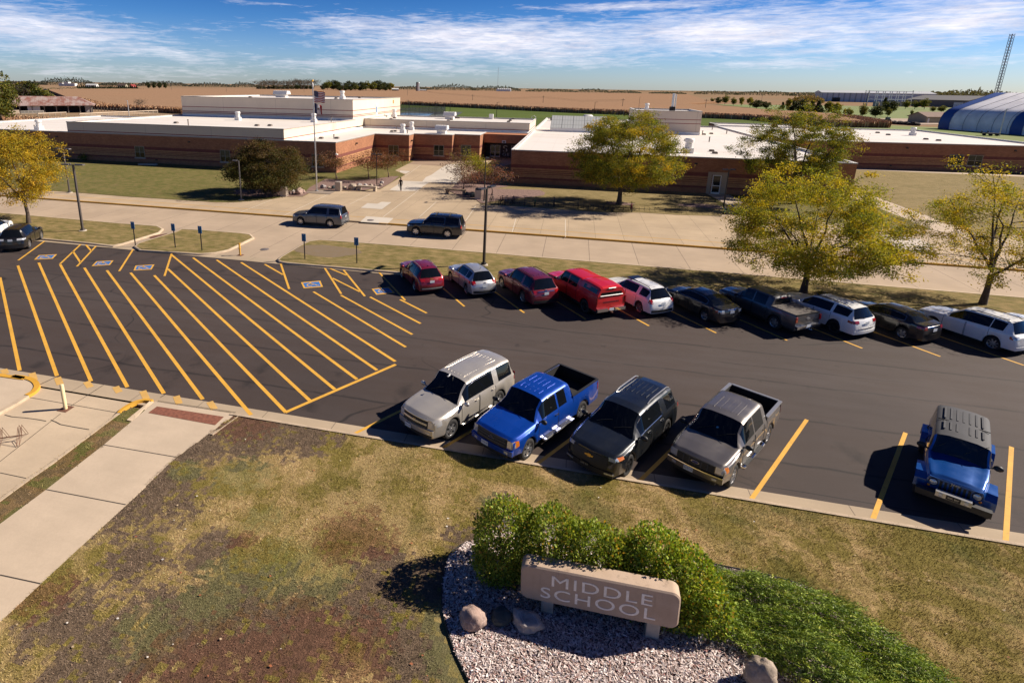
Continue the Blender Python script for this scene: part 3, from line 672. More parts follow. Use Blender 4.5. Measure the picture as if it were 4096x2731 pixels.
V = np.stack([B-d-e, B+d-e, B+d+e, B-d+e], 1).reshape(-1,3)
pal = np.array(((.74,.64,.60),(.62,.51,.47),(.44,.33,.295),(.28,.18,.15),(.82,.75,.71),(.36,.17,.155)))
o = np_mesh('wood_chips', V, np.arange(4*n).reshape(n,4), M_BLADE, pal[rs.choice(6, n, p=(.27,.28,.2,.13,.08,.04))]*rs.uniform(.75,1.15,n)[:,None]); o['kind'] = 'stuff'
q = MB(); ed = bez(bedp[:8]+bedp[8:14], 5); q.tube([(p[0], p[1], .135) for p in ed], .018, 5); tag(q.build('bed_edging', mat('black_plastic_edging', (.012,.012,.012), .6)), 'black plastic edging strip round the mulch bed', 'edging')
def rock_mat(name, c1_, c2_, k=3.5):
    m, t, b = shader(name); o = t.obj(); n1 = t.noise(o, k, 7, .65); n2 = t.noise(o, k*5, 5, .7); vo = t.new('ShaderNodeTexVoronoi', feature='DISTANCE_TO_EDGE'); t.put(vo.inputs['Vector'], o); vo.inputs['Scale'].default_value = k*.8
    c = t.mix(t.rng(n1, .3, .7), c1_, c2_); c = t.mix(t.math('MULTIPLY', t.rng(n2, .5, .75), .5), c, tuple(q*.45 for q in c1_))
    c = t.mix(t.math('MULTIPLY', t.rng(vo.outputs[0], .03, 0), .35), c, tuple(min(1,q*1.8) for q in c2_))
    t.put(b.inputs['Base Color'], c); b.inputs['Roughness'].default_value = .85; t.put(b.inputs['Normal'], t.bump(n2, .6, .03)); return m
M_RK1, M_RK2, M_RK3, M_RK4 = rock_mat('pink_granite', (.27,.175,.14), (.42,.31,.26)), rock_mat('dark_basalt', (.035,.045,.045), (.06,.075,.075)), rock_mat('grey_boulder', (.26,.235,.225), (.42,.375,.35)), rock_mat('tan_boulder', (.26,.20,.14), (.42,.34,.27))
def rock(p, d, m_, seed, label, rz=0, amp=.26, group=None, name='boulder'):
    q = MB(); q.blob((0,0,d[2]*.36), d, seed, amp, 1.25, 4, rz=rz, flat=-d[2]*.42); o = q.build(name, m_, loc=(p[0],p[1],p[2])); return tag(o, label, 'boulder', group)
rock((-1.52,11.15,.12), (.68,.58,.56), M_RK1, 3, 'large pinkish boulder in the mulch left of the stone sign', .2, .2, 'boulders by the stone sign')
rock((-.86,11.40,.12), (.52,.46,.40), M_RK2, 5, 'dark grey boulder in shadow between two paler boulders beside the sign', .7, .15, 'boulders by the stone sign')
rock((-.22,11.42,.12), (.70,.52,.46), M_RK3, 12, 'pointed grey boulder just left of the stone sign post', -.15, .34, 'boulders by the stone sign')
rock((4.95,11.25,.12), (.72,.62,.95), M_RK4, 9, 'tall tan boulder at the bottom edge beside the juniper', .4, .25, 'boulders by the stone sign')

# ------------------------------------------------------------------ the sign
sg = thing('stone_sign', 'pale stone slab sign on two posts reading MIDDLE SCHOOL', 'sign', (1.43, 11.93, .12), R(-1.2))
m, t, b = shader('sign_stone'); o_ = t.obj(); n1 = t.noise(o_, 1.6, 6, .6); n2 = t.noise(o_, 38, 3, .7); st = t.noise(t.scl(o_, (5,5,.6)), 1.5, 5, .65)
c = t.mix(t.rng(n1, .3, .7), (.42,.305,.215), (.50,.375,.28)); c = t.mix(t.math('MULTIPLY', t.rng(n2, .55, .8), .4), c, (.20,.15,.12))
c = t.mix(t.math('MULTIPLY', t.rng(st, .56, .75), t.rng(t.sep(o_)[2], .75, 1.35, 0, .55)), c, (.12,.085,.065))
t.put(b.inputs['Base Color'], c); b.inputs['Roughness'].default_value = .85; t.put(b.inputs['Normal'], t.bump(n2, .35, .01)); M_STONE = m
def slab(hw, z0, z1, y0, y1, rad, bev):
    "rounded-corner slab standing in the x-z plane with bevelled edges"
    def outline(ins):
        P_ = []
        for cx_, cz_, a0 in ((hw-rad, z1-rad, 0), (-hw+rad, z1-rad, 90), (-hw+rad, z0+rad, 180), (hw-rad, z0+rad, 270)):
            for i in range(9): a = R(a0+i*90/8); P_.append((cx_+(rad-ins)*math.cos(a), cz_+(rad-ins)*math.sin(a)))
        return P_
    q = MB(); rings = [(outline(bev), y0), (outline(0), y0+bev), (outline(0), y1-bev), (outline(bev), y1)]; n = 36
    vs = [(x, y, z) for P_, y in rings for x, z in P_]
    fs = [(k*n+i, k*n+(i+1)%n, (k+1)*n+(i+1)%n, (k+1)*n+i) for k in range(3) for i in range(n)]+[tuple(range(n))[::-1], tuple(range(3*n, 4*n))]
    return q.add(vs, [f[::-1] for f in fs], 0, True)
sl_ = slab(1.86, .46, 1.49, -.12, .30, .20, .035).build('slab', M_STONE, sg, sharp=28); sl_.rotation_euler = (0, R(-2.0), 0)
q = MB()
for body, x, z in (('MIDDLE', .06, 1.15), ('SCHOOL', -.02, .76)):
    vs, fs = text_mesh(body, .45, .006, 1.40, 1.12)
    q.add([(v[0]+x, -.124-v[2], v[1]+z) for v in vs], fs)
lt = q.build('letters', mat('cut_lettering', (.88,.81,.72), .9, var=.15, vs=12), sl_, sharp=0)
for x in (-1.2, 1.32):
    q = MB(); q.b2(x-.15, x+.15, -.04, .22, -.02, .52); q.build('post', mat('sign_post_concrete', (.40,.36,.30), .9, var=.15, vs=5), sg)

# ------------------------------------------------------------------ shrubs of small leaves, spreading juniper
def leaf_mat(name, trans=.28, rough=.5, spec=.35):
    m, t, b = shader(name); c = t.attr('tint')['Color']; t.put(b.inputs['Base Color'], c); b.inputs['Roughness'].default_value = rough; b.inputs['Specular IOR Level'].default_value = spec
    tr = t.new('ShaderNodeBsdfTranslucent'); t.put(tr.inputs[0], t.mix(1, c, (1.7,1.6,.6), 'MULTIPLY'))
    mx = t.new('ShaderNodeMixShader'); mx.inputs[0].default_value = trans
    out = t.n['Material Output']; t.l.new(b.outputs[0], mx.inputs[1]); t.l.new(tr.outputs[0], mx.inputs[2]); t.l.new(mx.outputs[0], out.inputs[0]); return m
M_LEAF = leaf_mat('leaf', .32, .65, .12); M_GLOSSLEAF = leaf_mat('shrub_leaf', .25, .55, .22); M_NEEDLE = leaf_mat('juniper_needle', .12, .6, .25)
M_TWIG = mat('twig_bark', (.055,.042,.034), .95, var=.3, vs=20, coord='obj')
def leaves(P, L, W, dirs=None, droop=0., rs=rs, up=.0, fold=.0):
    "quads centred on P, random orientation biased upwards; returns V, F"
    n = len(P); d = rs.normal(size=(n,3)) if dirs is None else dirs+rs.normal(size=(n,3))*.45
    d[:,2] -= droop; d /= np.linalg.norm(d, axis=1)[:,None]+1e-9
    q_ = rs.normal(size=(n,3)); q_[:,2] += up; e = np.cross(d, q_); e /= np.linalg.norm(e, axis=1)[:,None]+1e-9
    L = (np.ones(n)*L*rs.uniform(.7,1.3,n))[:,None]/2; W = (np.ones(n)*W*rs.uniform(.7,1.3,n))[:,None]/2
    V = np.stack([P-d*L, P+e*W, P+d*L, P-e*W], 1).reshape(-1,3); return V, np.arange(4*n).reshape(n,4)
def shrub(name, blobs, n, L, W, pal, pr, label, grp=None, mtl=None, base=None):
    B = np.array(blobs, float); vol = B[:,3]*B[:,4]*B[:,5]; k = rs.choice(len(B), n, p=vol/vol.sum())
    u = rs.normal(size=(n,3)); u /= np.linalg.norm(u, axis=1)[:,None]; r_ = rs.uniform(.72,1.06,n)[:,None]**.8
    lump = np.array([1+.16*noise.noise(Vector(v*2.6+float(i)*3)) + .10*noise.noise(Vector(v*6.5)) for v, i in zip(u, k)])[:,None]
    P = B[k,:3]+u*B[k,3:6]*r_*lump; ok = P[:,2] > .16; P, u, k = P[ok], u[ok], k[ok]; n = len(P)
    V, F = leaves(P, L, W, u*.7+np.array((0,0,.35)), .1, up=.8)
    c_ = np.array(pal)[rs.choice(len(pal), n, p=pr)]*rs.uniform(.7,1.35,n)[:,None]
    low = np.clip((.9-P[:,2])/.7, 0, 1)*(rs.rand(n) < .5)*(P[:,0] > base[0]+1.6 if base else True)         # lower leaves have turned
    c_ = c_*(1-low[:,None]*.6)+np.array((.22,.14,.03))*low[:,None]*.6
    o = thing(name, label, 'shrub', base or (0,0,.1), 0, grp)
    f = np_mesh('foliage', V-np.array(base or (0,0,.1)), F, mtl or M_GLOSSLEAF, np.clip(c_,0,1), parent=o)
    q = MB()
    for b_ in blobs:
        for i in range(5):
            tip = Vector(b_[:3])+Vector((rnd.uniform(-.7,.7)*b_[3], rnd.uniform(-.7,.7)*b_[4], rnd.uniform(.1,.8)*b_[5])); st = Vector((b_[0]+rnd.uniform(-.2,.2), b_[1]+rnd.uniform(-.15,.15), .1)); bs_ = Vector(base or (0,0,.1))
            q.tube([st-bs_, (st+tip)/2+Vector((rnd.uniform(-.1,.1),0,.1))-bs_, tip-bs_], [.025,.018,.008], 5)
    q.build('stems', M_TWIG, o); return o
PALG = [(.19,.25,.034),(.27,.32,.046),(.12,.175,.024),(.38,.36,.06),(.42,.24,.04)]
shrub('leafy_shrub', [(-.9,12.95,1.12,.95,.85,1.22),(.2,12.88,1.15,1.0,.85,1.22),(1.2,12.82,1.12,.95,.8,1.20),(1.95,12.8,1.0,.7,.75,1.0),(-1.2,12.6,.7,.6,.5,.7)], 26000, .085, .055, PALG, (.36,.22,.28,.10,.04), 'large rounded green shrub left of its twin behind the stone sign', 'shrubs behind the stone sign', base=(.4,13.3,.1))
shrub('leafy_shrub', [(2.85,12.98,1.1,.9,.85,1.2),(3.6,12.88,.92,.8,.8,1.0),(4.15,12.6,.6,.6,.6,.6),(2.4,12.75,.9,.65,.7,1.0),(3.4,12.45,.6,.8,.5,.6)], 21000, .085, .055, [(.20,.285,.036),(.29,.36,.05),(.13,.195,.026),(.42,.38,.06),(.48,.26,.045)], (.34,.26,.22,.13,.05), 'bright green shrub with yellowing lower leaves between its twin and the juniper', 'shrubs behind the stone sign', base=(3.2,13.2,.1))
def juniper():
    o = thing('juniper_shrub', 'low spreading dark green juniper right of the stone sign', 'shrub', (6.0,12.3,.1))
    Ps, Ds, Cs = [], [], []; n = 6000
    poly = np.array([(4.25,14.25),(5.4,14.45),(6.4,14.35),(7.3,14.05),(8.1,13.45),(8.8,12.6),(9.6,11.2),(9.7,8.6),(7.4,8.8),(6.3,10.0),(5.75,11.4),(4.9,11.95),(4.2,12.3),(3.75,13.0)])
    x = rs.uniform(3.7,9.8,n*2); y = rs.uniform(8.4,14.6,n*2); ok = in_poly(x, y, poly); x, y = x[ok][:n], y[ok][:n]; n = len(x)
    hgt = np.array([.50+.30*noise.noise(Vector((a*.9, b*.9, 2)))+.13*noise.noise(Vector((a*2.6, b*2.6, 5))) for a, b in zip(x, y)])
    from_edge = np.array([min(math.hypot(a-p[0], b-p[1]) for p in np.concatenate([poly*(1-k)+np.roll(poly,-1,0)*k for k in (0,.25,.5,.75)])) for a, b in zip(x, y)])
    hgt *= np.clip(.45+from_edge*.9, .3, 1)
    lay = rs.uniform(.35,1.10,n)
    base = np.stack([x, y, .12+hgt*lay], 1)
    ang = rs.normal(-.55, .5, n); dr = np.stack([np.cos(ang), np.sin(ang)*.8, rs.uniform(.15,.55,n)], 1)
    tint = np.array([(.19,.265,.038),(.28,.35,.05),(.105,.165,.028),(.36,.37,.06)])[rs.choice(4, n, p=(.4,.27,.25,.08))]*rs.uniform(.7,1.3,n)[:,None]
    for k in range(13):                                                      # each spray: a feather of small scale leaves
        s_ = k/12; side = ((k % 2)*2-1)
        perp = np.stack([-dr[:,1], dr[:,0], np.zeros(n)], 1)
        Ps.append(base+dr*(s_*.32)+perp*(side*(.045*(1-s_)+.008))+rs.normal(size=(n,3))*.008)
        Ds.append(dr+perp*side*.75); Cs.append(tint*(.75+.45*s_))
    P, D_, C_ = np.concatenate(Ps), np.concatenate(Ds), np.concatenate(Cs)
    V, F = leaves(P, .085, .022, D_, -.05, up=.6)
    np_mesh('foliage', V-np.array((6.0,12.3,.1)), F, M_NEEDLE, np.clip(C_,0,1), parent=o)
    q = MB()
    for i in range(36):
        k = rnd.randrange(n); p = Vector(base[k])-Vector((6,12.3,.1)); d = Vector(dr[k]); q.tube([(-.4+.001*i,-.3,.02), (p-d*.5).to_tuple()[:2]+(.03,), p-d*.2, p+d*.15], [.016,.016,.010,.004], 4)
    q.build('stems', mat('juniper_bark', (.16,.11,.085), .9), o)
juniper()

# ------------------------------------------------------------------ bollard, bike rack of the foreground
M_CREAM = mat('cream_bollard_paint', (.70,.58,.33), .5, var=.08, vs=6, coord='obj'); M_RUST = mat('rusty_steel', (.14,.06,.035), .85, var=.5, vs=9, coord='obj'); M_BLK = mat('black_steel', (.012,.012,.013), .45)
def bollard(loc, h_, r_, m_, label, lean=(0,0), bands=False, grp='bollards by the drives'):
    o = thing('bollard', label, 'bollard', loc, 0, grp); L = Vector((lean[0], lean[1], 1))
    q = MB(); q.lathe([(0,h_+.01),(r_*.7,h_),(r_,h_-.03),(r_,0)][::-1], 14, M=Matrix(((1,0,lean[0],0),(0,1,lean[1],0),(0,0,1,0),(0,0,0,1)))); q.build('post', m_, o)
    q = MB(); q.b2(-.22,.22,-.22,.22,-.01,.012); q.build('base_plate', M_RUST, o)
    if bands:
        for z in (h_*.97, h_*.58): q = MB(); q.lathe([(r_+.012,z-.05),(r_+.03,z-.03),(r_+.03,z+.01),(r_+.005,z+.03)], 12); q.build('sleeve', m_, o)
    return o
bp_ = g(262.7,1635,.03); bollard((bp_.x,bp_.y,.03), 1.12, .075, M_CREAM, 'cream steel bollard on the driveway at the lower left')
bp_ = g(*c2(473,1238)); bollard((bp_.x,bp_.y,.004), .98, .07, M_YELK, 'yellow sleeved bollard in the opening between two grass islands', bands=True)
br = thing('bike_rack', 'dark wire bicycle rack of bent triangles on the driveway', 'bike rack', (*gx(40,1768,.03), .03), R(31))
q = MB()
A_, B_ = g(2,1783,.2)-br.location, g(57,1750,.2)-br.location
Mi = Matrix.Rotation(-R(31), 3, 'Z')
A_, B_ = Mi @ A_, Mi @ B_
q.tube([(-4,0,.22),(.42,0,.22)], .022, 8); q.build('rail', M_RUST, br)
for k in range(6):
    q = MB(); x = .36-k*.62
    for s_ in (1,-1):
        for dx in (0,.085): q.tube([(x+dx-.04, 0, .20),(x+dx, s_*.06, .62),(x+dx+.02*s_, s_*.42, .015),(x+dx-.04, s_*.02, .19)], .009, 5)
    q.build('hoop', M_RUST, br)
# ------------------------------------------------------------------ the school
def brick_mat():
    m, t, b = shader('banded_brick'); p = t.pos(); s = t.sep(p); z = s[2]
    br = t.new('ShaderNodeTexBrick'); v = t.new('ShaderNodeCombineXYZ'); t.put(v.inputs[0], t.math('ADD', s[0], s[1])); t.put(v.inputs[1], z); t.put(br.inputs['Vector'], v.outputs[0])
    br.inputs['Scale'].default_value = 1; br.inputs['Brick Width'].default_value = .40; br.inputs['Row Height'].default_value = .135; br.inputs['Mortar Size'].default_value = .012
    br.inputs['Color1'].default_value = (1,1,1,1); br.inputs['Color2'].default_value = (.74,.72,.70,1); br.inputs['Mortar'].default_value = (.62,.60,.58,1); br.inputs['Bias'].default_value = 0
    base = t.mix(t.rng(t.noise(p, .35, 5, .6), .3, .7), (.36,.155,.078), (.44,.195,.097))
    def band(c, z0, z1, col):
        k = t.math('MULTIPLY', t.math('GREATER_THAN', z, z0), t.math('LESS_THAN', z, z1)); return t.mix(k, c, col)
    c = band(base, .98, 2.36, (.50,.255,.115))
    for z0, z1 in ((2.36,2.84),(.86,1.10)): c = band(c, z0, z1, (.22,.066,.048))
    for z0 in (1.56,1.80,2.03): c = band(c, z0, z0+.075, (.17,.055,.038))
    c = t.mix(1, c, br.outputs[0], 'MULTIPLY'); c = t.mix(t.math('MULTIPLY', t.rng(t.noise(t.scl(p,(1,1,.25)), 1.2, 5, .6), .5, .75), .22), c, (.10,.05,.035))
    t.put(b.inputs['Base Color'], c); b.inputs['Roughness'].default_value = .9; t.put(b.inputs['Normal'], t.bump(br.outputs['Fac'], -.25, .01)); return m
def panel_mat(name, col, stripes, w_=.12):
    m, t, b = shader(name); p = t.pos(); s = t.sep(p); z = s[2]
    c = t.mix(t.rng(t.noise(t.scl(p,(1,1,.3)), .5, 5, .6), .3, .7), tuple(q*.93 for q in col), col)
    c = t.mix(t.math('MULTIPLY', t.rng(t.noise(t.scl(p,(6,6,.35)), 1, 4, .6), .58, .78), .22), c, tuple(q*.6 for q in col))
    h_ = t.math('PINGPONG', t.math('ADD', s[0], s[1]), 6.1); c = t.mix(t.math('MULTIPLY', t.math('LESS_THAN', h_, .035), .35), c, (.12,.10,.08))
    for z0 in stripes:
        k = t.math('MULTIPLY', t.math('GREATER_THAN', z, z0), t.math('LESS_THAN', z, z0+w_)); c = t.mix(k, c, (.21,.035,.038))
    t.put(b.inputs['Base Color'], c); b.inputs['Roughness'].default_value = .75; return m
M_BRICK = brick_mat(); M_CREAMP = panel_mat('cream_panel', (.66,.555,.43), (4.95,)); M_GYM = panel_mat('striped_cream_panel', (.68,.575,.45), (8.12,7.20,6.92), .13); M_PENT = panel_mat('penthouse_panel', (.60,.49,.39), (7.38,6.62), .12)
m, t, b = shader('white_roof_membrane'); p = t.pos(); s = t.sep(p)
n1 = t.noise(t.scl(p,(.5,1,1)), .16, 6, .65); n2 = t.noise(t.scl(p,(.25,1.2,1)), .7, 5, .65)
c = t.mix(t.math('MULTIPLY', t.rng(n1, .45, .7), .55), (.72,.67,.61), (.62,.54,.46)); c = t.mix(t.math('MULTIPLY', t.rng(n2, .55, .75), .35), c, (.60,.52,.44))
k = t.math('LESS_THAN', t.math('PINGPONG', s[0], 1.5), .03); k2 = t.math('LESS_THAN', t.math('PINGPONG', s[1], 6.0), .04); c = t.mix(t.math('MULTIPLY', t.math('MAXIMUM', k, k2), .22), c, (.42,.37,.33))
t.put(b.inputs['Base Color'], c); b.inputs['Roughness'].default_value = .6; M_ROOF = m
M_COPING = mat('roof_coping', (.36,.31,.26), .5, var=.1); M_WHITE = mat('white_flashing', (.74,.72,.69), .6, var=.06, vs=1.5)
M_DARKGLASS = mat('window_glass', (.008,.010,.011), .08, spec=.4); M_FRAME = mat('tan_window_frame', (.30,.27,.20), .5); M_SILL = mat('stone_sill', (.42,.36,.29), .85)
M_BLIND = mat('window_blind', (.055,.05,.022), .3, spec=.4); M_GALV = mat('galvanised_steel', (.55,.55,.54), .4, .6, var=.15, vs=3, coord='obj'); M_ROOFVENT = mat('vent_metal', (.70,.68,.65), .55, .1, var=.08, vs=3); M_DARK = mat('dark_void', (.012,.010,.010), .9)
school = thing('school_building', 'long brick school with white flat roofs, cream upper blocks and gym behind the plaza', 'school', (-20, 80, .1))
SL = Vector(school.location)
def sp(name, mb, mats, parent=school, **k):
    mb.v = [(a-SL.x, b_-SL.y, c_-SL.z) for a, b_, c_ in mb.v]; o = mb.build(name, mats, parent, **k); return o
def parapet_block(name, poly, z0, z1, wall, roof_drop=.26, thick=.28, rname='roof', cop=.10):
    n = len(poly); a = sum(poly[i][0]*poly[(i+1)%n][1]-poly[(i+1)%n][0]*poly[i][1] for i in range(n))
    if a < 0: poly = poly[::-1]
    q = MB(); vs = [(*p_, z0) for p_ in poly]+[(*p_, z1) for p_ in poly]; q.add(vs, [(i,(i+1)%n,n+(i+1)%n,n+i) for i in range(n)]); wo = sp(name, q, wall)
    inn = inset(poly, thick); out = inset(poly, -.05)
    q = MB(); q.sheet(inset(poly, thick-.01), z1-roof_drop)
    q.add([(*p_, z1-roof_drop) for p_ in inn]+[(*p_, z1+.035) for p_ in inn], [(i,n+i,n+(i+1)%n,(i+1)%n) for i in range(n)]); ro = sp(rname, q, M_ROOF)
    q = MB()
    for ring in ((out, inn),):
        A, B = ring; o_ = len(q.v)
        q.add([(*p_, z1-cop) for p_ in A]+[(*p_, z1+.05) for p_ in A]+[(*p_, z1+.05) for p_ in B]+[(*p_, z1-.05) for p_ in B], [(i,(i+1)%n,n+(i+1)%n,n+i) for i in range(n)]+[(n+i,n+(i+1)%n,2*n+(i+1)%n,2*n+i) for i in range(n)]+[(2*n+i,2*n+(i+1)%n,3*n+(i+1)%n,3*n+i) for i in range(n)], 0)
        q.m = [0]*n+[1]*(2*n)
    sp('coping', q, [M_COPING, M_WHITE]); return wo
ZB = 4.76
parapet_block('brick_wall', [(-118,80.2),(-34.7,80.2),(-34.7,97.6),(-28.3,97.6),(-28.3,100.8),(-21.2,100.8),(-21.2,102.7),(-16.5,102.7),(-16.5,110.0),(-8.6,110.0),(-8.6,128.6),(-43,128.6),(-43,124),(-118,124)], .05, ZB, M_BRICK)
parapet_block('brick_wall', [(-8.3,79.4),(33.4,79.4),(33.4,151),(14,151),(14,172),(-8.3,172)], .05, ZB+.02, M_BRICK)
parapet_block('brick_wall', [(33.46,114.4),(80,119.0),(79.4,128.6),(78.6,160.5),(33.46,157.5)], .05, ZB, M_BRICK)
parapet_block('brick_wall', [(36,162),(58,162),(60,176),(36,176)], .05, ZB-.3, M_BRICK)
# upper blocks stand on the lower roofs
def upper(name, x0, x1, y0, y1, z0, z1, m_): parapet_block(name, [(x0,y0),(x1,y0),(x1,y1),(x0,y1)], z0, z1, m_)
upper('upper_block', -83.6, -43.2, 80.23, 110, ZB-.02, 6.46, M_CREAMP)
upper('upper_block', -43.12, -8.75, 115, 132.6, ZB-.3, 6.36, M_CREAMP)
upper('gym_block', -82.5, -43.26, 109, 141, 5, 10.3, M_GYM)
upper('penthouse', 11.4, 23.8, 123.4, 137, ZB-.3, 9.05, M_PENT)
q = MB()                                                                  # white flashing where roofs meet walls
q.b2(-43.1,-8.75,114.9,115.01,4.5,4.86); q.b2(-43.21,-43.1,80.6,115,4.5,4.80); q.b2(-82.5,-43.3,108.88,109.01,6.2,6.62); q.b2(11.35,23.85,123.28,123.41,4.5,5.02); q.b2(-8.74,-8.6,115,128,4.5,4.8)
sp('flashing', q, M_WHITE)
# entrance recess: fascia over two double doors and a dark panel with the school letters
q = MB(); q.b2(-16.46,-8.34,106.6,109.98,3.12,ZB-.06); sp('entrance_fascia', q, mat('fascia_brick', (.42,.17,.075), .9, var=.15, vs=2))
q = MB(); q.b2(-16.46,-8.34,109.90,109.97,.1,3.1); sp('entrance_wall', q, mat('entrance_panel', (.045,.025,.022), .6, var=.2))
def door_leaf(x0, x1, y, z0, z1, m_, parent=school, split=True):
    q = MB(); f = .10
    for a_, b_ in ((x0,x0+f),(x1-f,x1)): q.b2(a_,b_,y-.06,y,z0,z1)
    for a_, b_ in ((z0,z0+.22),(z1-f,z1),((z0+z1)/2-.22,(z0+z1)/2-.12)): q.b2(x0+f,x1-f,y-.058,y,a_,b_)
    d = sp('door', q, m_, parent); q = MB(); q.b2(x0+f,x1-f,y-.03,y-.02,z0+.2,z1-f); q.v = [(a-SL.x,b_-SL.y,c_-SL.z) for a,b_,c_ in q.v]; q.build('pane', M_DARKGLASS, d)
    q = MB(); q.tube([(x0+.2,y-.10,z0+.95),(x0+.2,y-.10,z0+1.3)], .018, 6); q.v = [(a-SL.x,b_-SL.y,c_-SL.z) for a,b_,c_ in q.v]; q.build('handle', M_GALV, d); return d
M_DOORW = mat('white_door_frame', (.72,.68,.62), .5)
for x in (-15.6,-14.62,-11.55,-10.57): door_leaf(x, x+.96, 109.88, .15, 2.42, M_DOORW)
q = MB()
vs, fs = text_mesh('S', 1.75, .01, 1.25); q.add([(v[0]-12.72, 109.84-v[2], v[1]+1.72) for v in vs], fs)
q.b2(-12.86,-12.60,109.80,109.825,.95,2.2,1)
sp('school_letter', q, [mat('white_lettering', (.62,.60,.57), .7), mat('dark_emblem', (.045,.025,.022), .6)])
q = MB(); vs, fs = text_mesh('GE', .78, .01, 1.35, 1.15); q.add([(v[0]-12.55, 109.84-v[2], v[1]+.66) for v in vs], fs); sp('school_letters', q, bpy.data.materials['white_lettering'])
q = MB(); q.b2(-12.98,-12.28,106.52,106.59,3.12,3.60,0); q.b2(-12.86,-12.40,106.505,106.518,3.18,3.48,1); nb = sp('entrance_number', q, [mat('sign_white', (.75,.73,.70), .5), mat('sign_dark', (.03,.03,.035), .5)])
q = MB(); vs, fs = text_mesh('1', .30, .006, 1.3); q.add([(v[0]-12.63, 106.498-v[2], v[1]+3.33) for v in vs], fs); q.v = [(a-SL.x,b_-SL.y,c_-SL.z) for a,b_,c_ in q.v]; q.build('numeral', bpy.data.materials['sign_white'], nb)
def window(x0, x1, y, z0=1.0, z1=2.88, blind=True, slope=0., top=None):
    q = MB(); f = .07; yo = y-.05
    q.b2(x0,x0+f,yo,y+.02,z0,z1); q.b2(x1-f,x1,yo,y+.02,z0,z1); q.b2(x0+f,x1-f,yo,y+.02,z0,z0+f); q.b2(x0+f,x1-f,yo,y+.02,z1-f,z1)
    xm, zm = (x0+x1)/2, z0+(z1-z0)*.47; q.b2(xm-.035,xm+.035,yo-.003,y+.02,z0+f,z1-f); q.b2(x0+f,xm-.035,yo+.003,y+.02,zm-.03,zm+.03); q.b2(xm+.035,x1-f,yo+.003,y+.02,zm-.03,zm+.03)
    wi = sp('window', q, M_FRAME); q = MB(); zt = zm if blind else z1
    for a_, b_ in ((x0+f,xm-.035),(xm+.035,x1-f)):
        q.b2(a_,b_,y-.02,y-.012,z0+f,zm-.03,0); q.b2(a_,b_,y-.02,y-.012,zm+.03,z1-f,1 if blind else 0)
    q.v = [(a-SL.x,b_-SL.y,c_-SL.z) for a,b_,c_ in q.v]; q.build('pane', [M_DARKGLASS, M_BLIND], wi)
    q = MB(); q.b2(x0-.14,x1+.14,y-.14,y-.001,z0-.16,z0-.002); q.v = [(a-SL.x,b_-SL.y,c_-SL.z) for a,b_,c_ in q.v]; q.build('sill', M_SILL, wi)
for x0, x1, y, bl in ((-70.5,-68.65,80.2,1),(-54.5,-52.75,80.2,1),(-38.65,-36.8,80.2,1),(-32.1,-30.25,97.6,1),(-24.55,-22.7,100.8,0),(-19.95,-18.1,102.7,1),(-100,-98.2,80.2,1)): window(x0, x1, y, blind=bl)
for x0, x1 in ((62.8,64.9),(65.75,67.85)): window(x0, x1, 114.4+(x0-33.46)*.0989, 1.2, 3.0)
# side door in the east wing
q = MB(); q.b2(17.0,17.45,79.33,79.42,.2,2.95); q.b2(18.65,19.3,79.33,79.42,.2,2.95); q.b2(17.45,18.65,79.33,79.42,2.62,2.95); sp('door_surround', q, mat('tan_door_surround', (.40,.31,.22), .7)); door_leaf(17.55, 18.6, 79.33, .18, 2.6, M_DOORW)
# wall lamps and little fixtures
for x, y, z in ((-60,80.2,3.9),(-86,80.2,3.9),(15.4,79.4,3.95),(14.0,79.4,3.98),(56,116.63,3.9),(72.5,118.26,3.9),(-66.5,80.2,.75),(54,116.43,.8)):
    q = MB(); q.b2(x-.16,x+.16,y-.16,y-.001,z-.09,z+.09); sp('wall_light', q, M_BLK)
q = MB(); q.lathe([(0,-.12),(.2,-.10),(.24,.0),(.2,.08),(0,.10)], 12, M=Matrix.Translation((-34.5,79.95,3.0))); q.tube([(-34.7,80.2,3.2),(-34.5,80.0,3.1)], .04, 6); sp('camera_dome', q, M_WHITE)
for x, y, z in ((-34.55,88.5,3.9),(-28.15,99.0,3.7)): q = MB(); q.b2(x-.14,x+.14,y-.25,y+.1,z-.1,z+.1); sp('wall_light', q, M_BLK)
# signs on the gym's side wall
q = MB(); q.b2(-43.25,-43.20,122.4,123.6,6.7,9.2,0); q.b2(-43.199,-43.19,122.6,123.4,7.3,8.6,1); sp('wall_banner', q, [mat('banner_white', (.62,.62,.60), .7), mat('banner_blue', (.10,.16,.30), .7, var=.8, vs=5)])
q = MB(); q.b2(-43.25,-43.20,135.0,135.7,9.0,9.8); sp('wall_sign', q, mat('sign_orange', (.55,.22,.03), .6))
